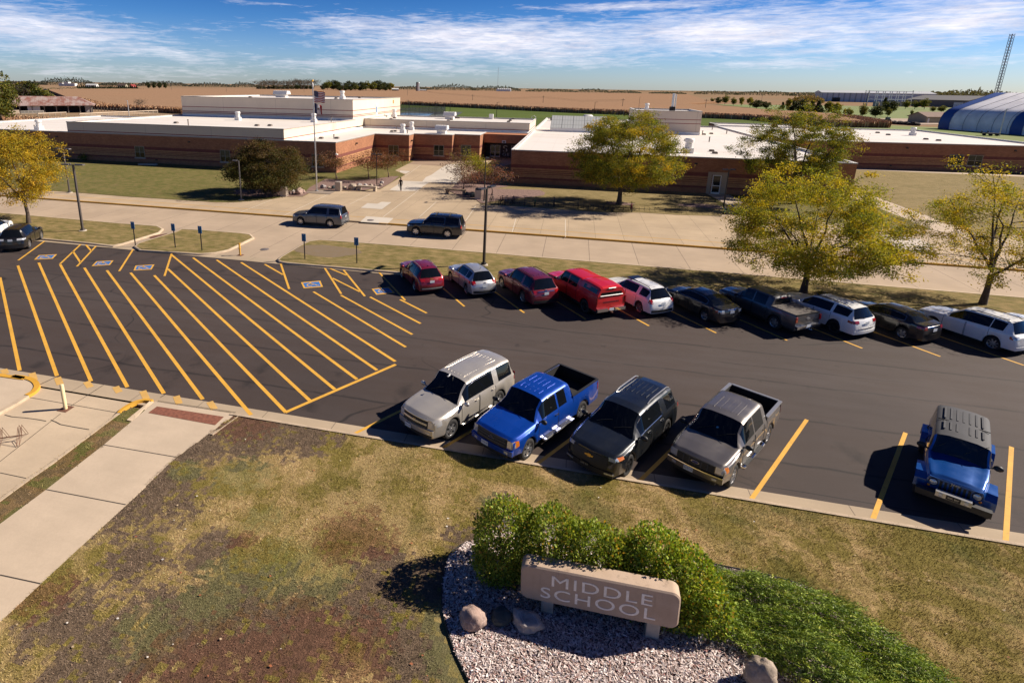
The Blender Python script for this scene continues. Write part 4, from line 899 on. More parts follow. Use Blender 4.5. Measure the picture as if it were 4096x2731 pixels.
# roof furniture
def at_roof(px, z): p_ = g(*px, z); return p_.x, p_.y, z
def stack(p_, s_=1.):
    q = MB(); x, y, z = p_; q.box((x,y,z+.30*s_), (.95*s_,.95*s_,.6*s_)); q.lathe([(.42*s_,0),(.42*s_,.45*s_),(.34*s_,.46*s_),(.34*s_,.62*s_),(.5*s_,.64*s_),(.5*s_,.95*s_),(.40*s_,1.05*s_),(0,1.05*s_)], 14, M=Matrix.Translation((x,y,z+.6*s_))); sp('exhaust_vent', q, M_ROOFVENT)
def hood(p_, L=3.0):
    q = MB(); x, y, z = p_; q.b2(x-L*.36,x+L*.36,y-.7,y+.7,z-.01,z+.7,0)
    for i in range(8): a_ = x-L/2+L*i/8; q.add([(a_,y-1.1,z+.75),(a_+L/8,y-1.1,z+.75),(a_+L/8,y-.7,z+1.5),(a_,y-.7,z+1.5),(a_,y+1.1,z+.75),(a_+L/8,y+1.1,z+.75),(a_+L/8,y+.7,z+1.5),(a_,y+.7,z+1.5),(a_+L/16,y-1.12,z+.62),(a_+L/16,y-.72,z+1.58)], [(0,8,9,3),(8,1,2,9),(3,9,2,6,7),(4,7,6,5),(0,4,5,1,8)])
    q.add([(x-L/2,y-1.1,z+.75),(x-L/2,y-.7,z+1.5),(x-L/2,y+.7,z+1.5),(x-L/2,y+1.1,z+.75),(x+L/2,y-1.1,z+.75),(x+L/2,y-.7,z+1.5),(x+L/2,y+.7,z+1.5),(x+L/2,y+1.1,z+.75)], [(0,1,2,3),(7,6,5,4)])
    sp('roof_hood', q, M_ROOFVENT)
def drain(p_):
    q = MB(); x, y, z = p_; q.b2(x-.32,x+.32,y-.3,y+.3,z-.01,z+.22); q.b2(x-.26,x+.26,y-.24,y+.24,z+.2,z+.30); sp('roof_drain', q, M_PIPEB)
def pipe(p_, h_=.7):
    q = MB(); x, y, z = p_; q.lathe([(.09,0),(.09,h_),(.14,h_),(.14,h_+.08),(0,h_+.08)], 8, M=Matrix.Translation((x,y,z))); sp('roof_pipe', q, M_PIPEB)
M_PIPEB = mat('weathered_pipe', (.16,.13,.11), .7)
AA = crop(700,300,.4677); BB = crop(1500,300,.4677); ZZ = crop(1200,350,.38265); RR4 = crop(2400,300,.38265); RR5 = crop(3200,50,.4146); LL = crop(0,250,.4677)
z1, z2, z3 = ZB-.26, 6.2, 10.05
for p_ in (AA(540,388), AA(1188,405)): stack(at_roof(p_, z2))
for p_ in (AA(10,415), AA(702,438), AA(813,438)): drain(at_roof(p_, z2))
for p_ in (AA(115,432), AA(1337,403)): pipe(at_roof(p_, z2), .9)
hood(at_roof(AA(915,193), z3), 3.6); stack(at_roof(AA(1432,207), z3), 1.1)
for p_ in (AA(645,193), AA(1378,205), AA(1185+395,200)): drain(at_roof(p_, z3))
hood((-27.5,127.5,6.1), 2.6); stack((-41.2,129.5,6.1), 1.1)
for p_ in (ZZ(988,325), ZZ(952,336), ZZ(1583,341), ZZ(1552,352), ZZ(1637,325), ZZ(1657,325), ZZ(2197,352), ZZ(2180,364), ZZ(2228,336)): drain(at_roof(p_, 6.1))
q = MB(); q.b2(-19.2,-18.3,131.2,132.0,6.1,7.2); sp('roof_box', q, M_ROOFVENT)
stack(at_roof(ZZ(1075,475), z1)); stack(at_roof(ZZ(1165,445), z1)); hood(at_roof(ZZ(1483,482), z1), 2.3)
for p_ in (ZZ(962,466), ZZ(995,464), ZZ(223,537), ZZ(387,537)): drain(at_roof(p_, z1))
for p_ in (ZZ(1122,482), ZZ(355,533), ZZ(1008,440)): pipe(at_roof(p_, z1), .6)
stack(at_roof(LL(338,577), z1), 1.1); pipe(at_roof(LL(298,573), z1))
stack(at_roof(RR4(920,818), z1), 1.25)
for p_ in (RR4(902,688), RR4(932,710), RR4(1166,802), RR4(1200,825), RR4(1162,620), RR4(1085,628)): drain(at_roof(p_, z1))
for p_ in (RR4(1140,702), RR4(1322,618), RR4(1068,630), RR4(1172,575)): pipe(at_roof(p_, z1), .8)
for p_ in (RR5(748,1165), RR5(850,1185), RR5(1213,1228), RR5(1335,1240)): drain(at_roof(p_, z1))
stack(at_roof(RR5(1083,1188), z1), 1.0)
q = MB(); x, y, z = at_roof(BB(1820,385), z1); q.lathe([(.5,0),(.5,.6),(1.5,.7),(1.5,1.0),(1.0,1.45),(0,1.5)], 18, M=Matrix.Translation((x,y,z))); sp('mushroom_vent', q, M_ROOFVENT)
x, y, z = at_roof(BB(1570,392), z1); q = MB(); q.b2(x-2.2,x+2.2,y-1,y+1,z,z+.8); sp('dark_louvre', q, M_DARK)
# lean-to glazed skylight
q = MB(); x0, x1, y0, y1 = -5.0, 6.2, 120.7, 125.8; q.b2(x0,x1,y0,y1,z1-.01,z1+.75,0); q.add([(x0,y0,z1+.75),(x1,y0,z1+.75),(x1,y1-.2,z1+3.0),(x0,y1-.2,z1+3.0),(x1,y1,z1+.75),(x0,y1,z1+.75)], [(0,3,5),(1,4,2),(3,2,4,5)], 0)
sk = sp('skylight', q, M_WHITE); q = MB()
m, t, b = shader('wired_skylight_glass'); s_ = t.sep(t.pos()); ka = t.math('LESS_THAN', t.math('PINGPONG', t.math('SUBTRACT', s_[0], -5.0), .28), .035); kb_ = t.math('LESS_THAN', t.math('PINGPONG', s_[2], .42), .04); kc = t.math('LESS_THAN', t.math('PINGPONG', t.math('SUBTRACT', s_[0], -5.0), 1.12), .06)
c = t.mix(t.math('MULTIPLY', t.math('MAXIMUM', ka, kb_), .6), (.46,.47,.45), (.22,.22,.21)); t.put(b.inputs['Base Color'], t.mix(kc, c, (.16,.16,.16))); b.inputs['Roughness'].default_value = .25
q.add([(x0+.05,y0-.02,z1+.78),(x1-.05,y0-.02,z1+.78),(x1-.05,y1-.24,z1+3.03),(x0+.05,y1-.24,z1+3.03)], [(0,1,2,3)]); q.v = [(a-SL.x,b_-SL.y,c_-SL.z) for a,b_,c_ in q.v]; q.build('glazing', m, sk)
# ladders and penthouse chimney
def ladder(x, y0, y1, z0, z1_, arch):
    q = MB()
    for y in (y0, y1): q.tube([(x,y,z0),(x,y,z1_),(x-.1*arch,y,z1_+.55),(x-.5*arch,y,z1_+.8),(x-.95*arch,y,z1_+.5),(x-1.0*arch,y,z1_-.1)], .03, 5)
    for i in range(int((z1_-z0)/.35)): q.tube([(x,y0,z0+.3+i*.35),(x,y1,z0+.3+i*.35)], .018, 4)
    sp('roof_ladder', q, M_GALV)
ladder(-42.9, 98.6, 99.5, z1, 6.5, 1); ladder(-8.45, 127.5, 128.2, z1, 6.5, 1)
q = MB(); q.tube([(19.2,130,9.0),(19.2,130,12.4)], .26, 12); q.tube([(19.75,130.4,9.0),(19.75,130.4,12.2)], .12, 8); sp('chimney', q, M_GALV)
q = MB(); q.b2(18.7,19.7,129.4,130.6,8.8,9.7); sp('chimney_base', q, M_DARK)
stack((14.3,131,8.8), .9); q = MB(); q.tube([(12.9,133,8.8),(12.9,133,11.6)], .03, 5); sp('roof_aerial', q, M_BLK)
q = MB(); q.b2(13.2,13.9,123.3,123.37,8.0,8.7); sp('wall_grille', q, mat('brown_louvre', (.12,.07,.05), .8))
# ------------------------------------------------------------------ vehicles: lofted bodies split into parts
M_GLASS = mat('tinted_glass', (.005,.006,.007), .04, spec=.5); M_TYRE = mat('tyre_rubber', (.016,.015,.015), .85, var=.3, vs=20, coord='obj', bump=.3, bs=60)
M_RIM = mat('alloy_rim', (.52,.52,.53), .28, .85); M_RIMD = mat('dark_rim', (.03,.03,.032), .35, .5); M_TRIM = mat('black_trim', (.013,.013,.014), .55); M_CHROME = mat('chrome', (.72,.72,.72), .12, 1.0)
M_LAMP = mat('lamp_lens', (.55,.56,.58), .08, .3, coat=1); M_TAIL = mat('tail_lens', (.32,.008,.010), .15, coat=1); M_AMBER = mat('amber_lens', (.60,.16,.01), .15, coat=1); M_PLATE = mat('plate_white', (.62,.66,.70), .5); M_PLATET = mat('plate_text', (.03,.04,.10), .6)
M_GAP = mat('panel_gap', (.004,.004,.004), .9); M_LINER = mat('bed_liner', (.012,.011,.011), .8, bump=.3, bs=30); M_GREYPL = mat('grey_plastic', (.045,.045,.047), .6); M_BARE = mat('silver_trim', (.50,.50,.50), .3, .7)
def lerp(pts, x):
    "piecewise linear through (x, value) sorted by falling x"
    if x >= pts[0][0]: return pts[0][1]
    for (xa, va), (xb, vb) in zip(pts, pts[1:]):
        if x >= xb: return vb+(va-vb)*(x-xb)/(xa-xb) if xa > xb else vb
    return pts[-1][1]
def sstep(a, b, x):
    k = min(1, max(0, (x-a)/(b-a))); return k*k*(3-2*k)

class Car:
    """s: wb, fo, ro, W, top [(x,z)...] silhouette from front to rear, belt [(x,z)...], sill, R (wheel), roofw, glass intervals ..."""
    def __init__(c, s):
        c.s = s; c.xf = s['wb']/2+s['fo']; c.xr = -s['wb']/2-s['ro']; c.W = s['W']; c.wx = (s['wb']/2, -s['wb']/2)
    def width(c, x):
        s = c.s; h_ = c.W/2; ef = max(0, (x-(c.xf-s.get('fl',.75)))/s.get('fl',.75)); er = max(0, ((c.xr+s.get('rl',.6))-x)/s.get('rl',.6))
        return h_*(1-s.get('ft',.13)*ef**2.2-s.get('rt',.08)*er**2.4)
    def warp(c, x, y):
        u = (y/(c.W/2))**2; return x - c.s.get('bowf',.12)*u*sstep(c.wx[0]*.6, c.xf, x) + c.s.get('bowr',.06)*u*sstep(c.wx[1]*.6, c.xr, x)
    def sill(c, x):
        z = lerp(c.s['sill'], x) if hasattr(c.s['sill'], '__len__') else c.s['sill']; Ra = c.s['R']*c.s.get('arch',1.17)
        for w_ in c.wx:
            d = abs(x-w_)
            if d < Ra: z = max(z, c.s['R']+math.sqrt(Ra*Ra-d*d)*.98)
        return z
    def flare(c, x):
        k = 0
        for w_ in c.wx: k = max(k, 1-abs(abs(x-w_)-c.s['R']*1.05)/(c.s['R']*.5)) if abs(x-w_) < c.s['R']*1.5 else k
        return max(0, k)*c.s.get('flare',.03)
    def section(c, x, mode=None):
        s = c.s; w_ = c.width(x); zt = lerp(s['top'], x) if mode != 'bed' else s['rail']; zb = min(lerp(s['belt'], x) if mode != 'bed' else s['rail']-.10, zt-.015); zs = c.sill(x)
        zs = min(zs, zb-.12)
        tk = min(1, max(0, (zt-zb)/.42)); rw = s['roofw']*w_/(c.W/2)
        wt = w_*.945*(1-tk)+rw*tk if mode != 'bed' else w_*.955
        fl = c.flare(x); m1 = zs+(zb-zs)*.10; m2 = zs+(zb-zs)*.48; m3 = zs+(zb-zs)*.86
        P = [(w_*.93, zs), (w_*.985+fl, zs+.02), (w_*.995+fl*.9, m1), (w_+fl*.3, m2), (w_*.992, m3), (w_*.962, zb)]
        if mode == 'bed':
            zr, zf = zt, s['floor']; iw = w_*.955-.085
            P += [(w_*.957, zb+(zr-zb)*.5), (w_*.95, zr-.02), (w_*.935, zr), (iw, zr), (iw, zf), (iw*.5, zf), (0, zf)]
        else:
            hk = 1 if x > s['cowl'] and x < c.xf-.1 else 0; gh = zt-zb; ca = min(.085, gh*.35); r_ = min(.16, wt*.2)
            def gw(k): return (w_*.955)*(1-k)+wt*k+.02*math.sin(PI*k)*tk
            P += [(gw(.10), zb+(gh-ca)*.10), (gw(.86), zb+(gh-ca)*.86), (wt, zt-ca), (wt-r_*.45, zt-ca*.32), (wt-r_, zt-.012-.022*(1-tk)*hk), (wt*.5, zt+s.get('crown',.02)*tk+.012*(1-tk)*hk), (0, zt+s.get('crown',.02)*1.3*tk+.02*(1-tk)*hk)]
        return P
    NR = 13
    def stations(c):
        s = c.s; xs = set()
        x = c.xf
        while x > c.xr: xs.add(round(x, 4)); x -= .075
        for k in (s['top'], s['belt']): xs |= {round(p[0],4) for p in k}
        for a, b_ in s.get('side', []): xs |= {a, b_}
        for d in s.get('doors', []): xs |= {d[0], d[1]}
        for w_ in c.wx:
            Ra = s['R']*s.get('arch',1.17)
            for k in range(-6, 7): xs.add(round(w_+Ra*math.sin(k/6*PI/2), 4))
        xs = sorted((x for x in xs if c.xr-1e-6 <= x <= c.xf+1e-6), reverse=True)
        out = [xs[0]]
        key = {p[0] for p in s['top']} | {e for a in s.get('side', []) for e in a} | {e for a in s.get('doors', []) for e in a[:2]}
        for x in xs[1:]:
            if out[-1]-x < .012 and x not in key: continue
            out.append(x)
        return out
    def build(c, name, label, cat, loc, heading, mats, group=None, scale=1.):
        s = c.s; root = thing(name, label, cat, loc, heading, group); root.scale = (scale,)*3
        c.root = root; body, roofm = mats['body'], mats.get('roof', mats['body'])
        st = []; bx = s.get('bed')                                           # bed = (x_front, x_rear_inner)
        for x in c.stations():
            if bx and abs(x-bx[0]) < 1e-6: st += [(x,None),(x,'bed')]
            elif bx and bx[1] < x < bx[0]: st.append((x,'bed'))
            elif bx and abs(x-bx[1]) < 1e-6: st += [(x,'bed'),(x,None)]
            else: st.append((x,None))
        parts = {}
        def P_(key): return parts.setdefault(key, MB())
        secs = [c.section(x, m_) for x, m_ in st]
        cow, rf, rr, tb = s['cowl'], s['rooff'], s['roofr'], s['tail']
        n = c.NR
        def side_key(x0, x1, r_, md):
            xm = (x0+x1)/2
            if s.get('openbed') and abs(x0-x1) < 1e-9 and r_ >= 9: return 'bed_liner'
            if md == 'bed': return 'bed_liner' if r_ >= 9 else 'cargo_bed'
            if bx and xm < bx[0]: return 'tailgate' if r_ < 13 else 'cargo_bed'
            if r_ in (6, 7) or (r_ == 5 and False):
                for a, b_ in s.get('side', []):
                    if b_ <= xm <= a: return 'side_window'
            if r_ >= 9 and not s.get('nows'):
                if rf < xm < cow: return 'windshield'
                if tb < xm < rr and not s.get('norear'): return 'rear_window'
            if r_ >= 8 and rr <= xm <= rf: return 'roof'
            if r_ >= 6 and xm > cow: return 'hood'
            if 2 <= r_ <= 5:
                for i, d in enumerate(s.get('doors', [])):
                    if d[1] <= xm <= d[0]: return ('door', i)
            return 'body'
        for sgn in (1,-1):
            for i in range(len(st)-1):
                (x0, m0), (x1, m1) = st[i], st[i+1]; A, B = secs[i], secs[i+1]; md = 'bed' if m0 == 'bed' and m1 == 'bed' else None
                for r_ in range(n-1):
                    if x0-x1 < 1e-9 and r_ < 6: continue
                    vs = [(c.warp(x0,A[r_][0]),sgn*A[r_][0],A[r_][1]),(c.warp(x0,A[r_+1][0]),sgn*A[r_+1][0],A[r_+1][1]),(c.warp(x1,B[r_+1][0]),sgn*B[r_+1][0],B[r_+1][1]),(c.warp(x1,B[r_][0]),sgn*B[r_][0],B[r_][1])]
                    k = side_key(x0, x1, r_, md)
                    if k in ('side_window',) or isinstance(k, tuple): k = (k, sgn)
                    P_(k).add(vs, [(0,1,2,3) if sgn > 0 else (3,2,1,0)], 0, True)
        for i, fl in ((0,1),(len(st)-1,0)):                                   # front and rear caps
            x = st[i][0]; A = secs[i]
            q = P_('body' if not (bx and not fl) else 'tailgate')
            for r_ in range(n-1):
                K = 8; row = []
                for rr_ in (r_, r_+1):
                    y_, z_ = A[rr_]; row.append([(c.warp(x, y_*(1-2*k/K)), y_*(1-2*k/K), z_) for k in range(K+1)])
                for k in range(K): q.add([row[0][k],row[0][k+1],row[1][k+1],row[1][k]], [(0,1,2,3) if fl else (3,2,1,0)], 0, True)
        # weld and link
        objs = {}; order = sorted(parts, key=lambda k: 0 if k == 'body' else 1)
        for k in order:
            q = parts[k]; nm = k if isinstance(k, str) else (k[0] if isinstance(k[0], str) else 'door')
            mm = {'windshield': M_GLASS, 'rear_window': M_GLASS, 'side_window': mats.get('glass', M_GLASS), 'roof': roofm, 'bed_liner': M_LINER, 'hood': mats.get('hood', body)}.get(nm, body)
            vs, idx, mp = [], {}, []
            for v in q.v:
                kk = (round(v[0],4), round(v[1],4), round(v[2],4))
                if kk not in idx: idx[kk] = len(vs); vs.append(v)
                mp.append(idx[kk])
            fs = []; 
            for f in q.f:
                g_ = []
                for i in f:
                    if mp[i] not in g_: g_.append(mp[i])
                if len(g_) >= 3: fs.append(tuple(g_))
            q.v, q.f, q.m, q.s = vs, fs, [0]*len(fs), [True]*len(fs)
            objs.setdefault(nm, []).append(q.build(nm, [mm, M_GAP], root, sharp=38))
            if nm == 'door':
                sg_ = k[1]; d = s['doors'][k[0][1]]; o = objs['door'][-1]
                ax = d[1]+.16; A = c.section(ax); hy, hz = A[4][0]+.012, A[4][1]
                h_ = MB(); h_.tube([(ax+.10,sg_*(hy-.01),hz),(ax+.08,sg_*(hy+.025),hz),(ax-.08,sg_*(hy+.025),hz),(ax-.10,sg_*(hy-.01),hz)], .016, 5); h_.build('handle', mats.get('handle', body), o)
                gp = MB()
                for xe in d[:2]:
                    S_ = c.section(xe); gp.tube([(xe, sg_*(p[0]+.001), p[1]) for p in S_[1:6]], .009, 4)
                gp.build('door_seam', M_GAP, o)
        # window frames and pillars
        if s.get('chrome'):
            for sg_ in (1,-1):
                for a, b_ in s.get('chrome_spans', [(s['side'][0][0], s['side'][-1][1])]):
                    q = MB(); xs = [a+(b_-a)*k/14 for k in range(15)]
                    lo = [c.section(x)[6] for x in xs]; hi = [c.section(x)[8] for x in xs]
                    q.tube([(x, sg_*(p[0]+.006), p[1]) for x, p in zip(xs, lo)]+[(xs[-1], sg_*(hi[-1][0]+.006), hi[-1][1]-.02)]+[(x, sg_*(p[0]+.008), p[1]-.02) for x, p in list(zip(xs, hi))[::-1]], .014, 5); q.build('window_trim', M_CHROME, root)
        # dark floor pan and wheel housings
        q = MB(); zf_ = s['R']*.72; wi = c.W*.40
        q.b2(c.xr+.18, c.xf-.22, -wi, wi, zf_, s.get('pan', .78)); 
        q.b2(c.wx[1]+s['R']*1.3, c.wx[0]-s['R']*1.3, -c.W*.455, c.W*.455, zf_, zf_+.14); q.build('underbody', M_TRIM, root)
        # wheels
        for wx_ in c.wx:
            for sg_ in (1,-1):
                Rw, tw = s['R'], s.get('tw', .245); yo = c.W/2-.015+s.get('woff', 0)
                T = Matrix.Translation((0,0,0)) @ Matrix.Rotation(-sg_*PI/2, 4, 'X')
                q = MB(); q.lathe([(Rw*.62,-tw),(Rw*.9,-tw+.005),(Rw*.985,-tw+.035),(Rw,-tw*.5),(Rw*.985,-.035),(Rw*.90,-.004),(Rw*.70,-.0),(Rw*.655,-.012),(Rw*.64,-tw*.6)], 28, M=T)
                tyre = q.build('wheel', M_TYRE, root, loc=(wx_, sg_*yo, Rw))
                q = MB(); ri = Rw*.655; q.lathe([(ri,-.012),(ri*.94,-.02),(ri*.90,-.085),(ri*.3,-.10),(0,-.10)], 28, M=T, mis=[0,0,1,1])
                ns = s.get('spokes', 5)
                for k in range(ns):
                    a = 2*PI*k/ns+.3
                    for da, ww in (((-.13,.035),(.13,.035)) if ns <= 6 else ((0,.03),)):
                        a1_, a2_ = a+da*.6, a+da*1.3; r0, r1 = ri*.16, ri*.93
                        p0 = Vector((r0*math.cos(a), r0*math.sin(a), -.018)); p1 = Vector((r1*math.cos(a2_), r1*math.sin(a2_), -.026)); d = (p1-p0).normalized(); nn_ = Vector((-d.y,d.x,0))
                        w0, w1 = ww*1.2, ww*.85; q.add([p0+nn_*w0,p0-nn_*w0,p1-nn_*w1,p1+nn_*w1,p0+nn_*w0-Vector((0,0,.05)),p0-nn_*w0-Vector((0,0,.05)),p1-nn_*w1-Vector((0,0,.05)),p1+nn_*w1-Vector((0,0,.05))], [(0,3,2,1),(0,4,7,3),(1,2,6,5)], 0, False, T)
                q.lathe([(ri*.26,-.05),(ri*.24,-.008),(0,-.004)], 14, M=T)
                q.build('rim', [mats.get('rim', M_RIM), M_RIMD], tyre, sharp=35)
        # mirrors
        mx = cow-.10-(cow-rf)*.22; S_ = c.section(mx)
        for sg_ in (1,-1):
            q = MB(); y0 = S_[5][0]; q.blob((mx+.02, sg_*(y0+.17), S_[5][1]+.10), (.16,.26,s.get('mirror',.19)), 1, 0, 1, 2); q.tube([(mx,sg_*(y0-.02),S_[5][1]+.03),(mx,sg_*(y0+.10),S_[5][1]+.06)], .03, 5)
            q.build('mirror', mats.get('mirror', body), root)
        return root
    # -- pieces laid on the nose and tail
    def front_x(c, y, z):
        "x of the nose surface at height z"
        top = c.s['top']
        for (xa, za), (xb, zb_) in zip(top, top[1:]):
            if za <= z <= zb_: return c.warp(xa+(xb-xa)*(z-za)/(zb_-za+1e-9), y)
        return c.warp(c.xf, y)
    def rear_x(c, y, z):
        top = c.s['top'][::-1]
        for (xa, za), (xb, zb_) in zip(top, top[1:]):
            if za <= z <= zb_: return c.warp(xa+(xb-xa)*(z-za)/(zb_-za+1e-9), y)
        return c.warp(c.xr, y)
    def plate_patch(c, name, m_, y0, y1, z0, z1, end='f', off=.012, parent=None, ny=6, nz=3, taper=0, slant=0, wrap=0, both=False, mi=0):
        res = []
        for sg_ in ((1,-1) if both else (1,)):
            q = MB(); F = c.front_x if end == 'f' else c.rear_x; sx = 1 if end == 'f' else -1
            V = [[None]*(ny+1) for _ in range(nz+1)]
            for j in range(nz+1):
                for i in range(ny+1):
                    u, v = i/ny, j/nz; y = y0+(y1-y0)*u; z = z0+(z1-z0)*v + slant*u - taper*(v-.5)*u*(z1-z0)
                    x = F(abs(y), z)+sx*off; V[j][i] = (x, sg_*y, z)
            W_ = [p for r_ in V for p in r_]; B_ = [(p[0]-sx*.10, p[1], p[2]) for p in W_]; k = ny+1; N = len(W_)
            fl = (sg_ > 0) == (end == 'f')
            fs = [(j*k+i, j*k+i+1, (j+1)*k+i+1, (j+1)*k+i) for j in range(nz) for i in range(ny)]
            bd = [i for i in range(k)]+[j*k+ny for j in range(1,nz+1)]+[nz*k+i for i in range(ny-1,-1,-1)]+[j*k for j in range(nz-1,0,-1)]
            fs2 = [(bd[i], N+bd[i], N+bd[(i+1)%len(bd)], bd[(i+1)%len(bd)]) for i in range(len(bd))]
            q.add(W_+B_, [f if fl else f[::-1] for f in fs+fs2], 0, True); o = q.build(name, m_, parent or c.root, sharp=50); res.append(o)
        return res
    def corner_lamp(c, name, m_, end, y0, z0, z1, back, m2=None, off=.008, zin=None):
        "lamp wrapping round a body corner: from half-width y0 out to the side and back along it"
        for sg_ in (1,-1):
            q = MB(); xe = c.xf if end == 'f' else c.xr; sx = 1 if end == 'f' else -1; F = c.front_x if end == 'f' else c.rear_x
            rows = []
            for v in (0, .5, 1):
                z = z0+(z1-z0)*v; row = []
                for u in (0, .35, .7, 1):
                    wl_ = c.width(xe)*.955; y = y0+(wl_-y0)*u; zz = z if zin is None else z+(zin[0] if v == 0 else zin[1] if v == 1 else sum(zin)/2)*(1-u); row.append((F(y, zz)+sx*off, sg_*(y+off*u), zz))
                for u in (.33, .66, 1):
                    x = xe-sx*(.06+(back-.06)*u); wy = c.side_y(x, z); zz = z
                    if v == 1: zz = z-.0*u
                    if v == 0: zz = z+(z1-z0)*.25*u
                    row.append((c.warp(x, wy), sg_*(wy+off+.004), zz))
                rows.append(row)
            k = 7; W_ = [p for r_ in rows for p in r_]; fl = (sg_ > 0) == (end == 'f')
            fs = [(j*k+i, j*k+i+1, (j+1)*k+i+1, (j+1)*k+i) for j in range(2) for i in range(k-1)]
            q.add(W_, [f if fl else f[::-1] for f in fs], 0, True); q.m = [1 if (m2 and i % 6 >= 4) else 0 for i in range(len(fs))]
            q.build(name, [m_, m2] if m2 else m_, c.root, sharp=60)
    def side_y(c, x, z):
        A = c.section(x)
        for (ya, za), (yb_, zb_) in zip(A, A[1:]):
            if za <= z <= zb_ and zb_ > za: return ya+(yb_-ya)*(z-za)/(zb_-za)
        return A[4][0]
    def number_plate(c, end, z, text=None, frame=False, dark=False, y=0, off=.03):
        x = (c.front_x(0, z)+off) if end == 'f' else (c.rear_x(0, z)-off); sx = 1 if end == 'f' else -1
        q = MB(); q.box((x,y,z), (.012,.31,.16)); o = q.build('license_plate', M_TRIM if dark else M_PLATE, c.root)
        if text:
            vs, fs = text_mesh(text, .095, .001, .85); q = MB()
            q.add([(x+sx*(.008+v[2]), y+(v[0] if sx > 0 else -v[0]), z+v[1]) for v in vs], fs); q.build('plate_number', M_BARE if dark else M_PLATET, o)
        return o
    def rails(c, x0, x1, m_, h_=.05, r_=.018, inset_=.06):
        for sg_ in (1,-1):
            q = MB(); pts = []
            for k in range(9):
                x = x0+(x1-x0)*k/8; A = c.section(x); y = A[9][0]-inset_; e = min(1, min(k, 8-k)/1.0); pts.append((c.warp(x,y), sg_*y, A[9][1]+.012+h_*e))
            q.tube(pts, r_, 6); q.build('roof_rail', m_, c.root)
    def ribs(c, xs, x0, x1, m_, w_=.03, h_=.014):
        q = MB()
        for y in xs:
            zz = [c.section(x)[11][1]*.5+c.section(x)[12][1]*.5 for x in (x0,x1)]
            A = [(x0,y-w_/2),(x0,y+w_/2),(x1,y+w_/2),(x1,y-w_/2)]; zt = [zz[0],zz[0],zz[1],zz[1]]
            q.add([(a,b_,z-.01) for (a,b_),z in zip(A,zt)]+[(a,b_*1.0,z+h_) for (a,b_),z in zip(A,zt)], [(7,6,5,4),(0,4,5,1),(1,5,6,2),(2,6,7,3),(3,7,4,0)])
        roof = next(o for o in c.root.children if o.name.startswith('roof') and 'rail' not in o.name)
        q.build('roof_rib', m_, roof)
    def step_bar(c, x0, x1, m_, z=.42, w_=.14, tube=False):
        for sg_ in (1,-1):
            y = c.W/2-.02; q = MB()
            if tube: q.tube([(x0+.08,sg_*(y-.14),z+.05),(x0,sg_*(y+.08),z),(x1,sg_*(y+.08),z),(x1-.08,sg_*(y-.14),z+.05)], .055, 8)
            else: q.b2(x1,x0,sg_*y-w_/2+sg_*.06,sg_*y+w_/2+sg_*.06,z-.03,z+.03)
            o = q.build('step_bar', m_, c.root); q = MB()
            for a, b_ in ((x0-.15,x0-.75),(x1+.9,x1+.25)): q.b2(b_,a,sg_*y-w_*.4+sg_*.07,sg_*y+w_*.4+sg_*.07,z+.031,z+.058)
            q.build('step_pad', M_TRIM, o)
    def oval(c, z, w_, h_, m1, m2, end='f', bow=False):
        x = (c.front_x(0, z)+.035) if end == 'f' else c.rear_x(0, z)-.03; sx = 1 if end == 'f' else -1; q = MB()
        if bow:
            P_ = [(-.5,.06),(-.42,.26),(-.17,.26),(-.17,.5),(.22,.5),(.17,.26),(.5,.26),(.44,-.06),(.42,-.26),(.17,-.26),(.17,-.5),(-.22,-.5),(-.17,-.26),(-.5,-.26)]
            q.add([(x,p[0]*w_,z+p[1]*h_) for p in P_]+[(x-sx*.06,p[0]*w_,z+p[1]*h_) for p in P_], [tuple(range(14)) if sx < 0 else tuple(range(14))[::-1]]+[(i,(i+1)%14,14+(i+1)%14,14+i) for i in range(14)])
            q.build('emblem', m1, c.root)
        else:
            for k, (sc, mm, of) in enumerate(((1,m1,0),(.84,m2,.006))):
                P_ = [(math.cos(2*PI*i/20)*w_/2*sc, math.sin(2*PI*i/20)*h_/2*sc) for i in range(20)]
                q.add([(x+sx*of,p[0],z+p[1]) for p in P_]+[(x-sx*.06,p[0],z+p[1]) for p in P_], [tuple(range(20)) if sx < 0 else tuple(range(20))[::-1]]+[(i,(i+1)%20,20+(i+1)%20,20+i) for i in range(20)], k)
            q.build('emblem', [m1, m2], c.root)
    def wipers(c):
        s = c.s; q = MB()
        for y0, y1 in ((-.55,-.05),(.1,.62)):
            x = s['cowl']-.06; A = c.section(x)[11][1]; x2 = s['cowl']-.30; B = c.section(x2)[11][1]; q.tube([(x,y0,A+.03),((x+x2)/2,(y0+y1)/2,(A+B)/2+.03),(x2+.06,y1,B+.01)], .009, 4)
        q.build('wiper', M_TRIM, c.root)
    def interior_hint(c, items):
        pass
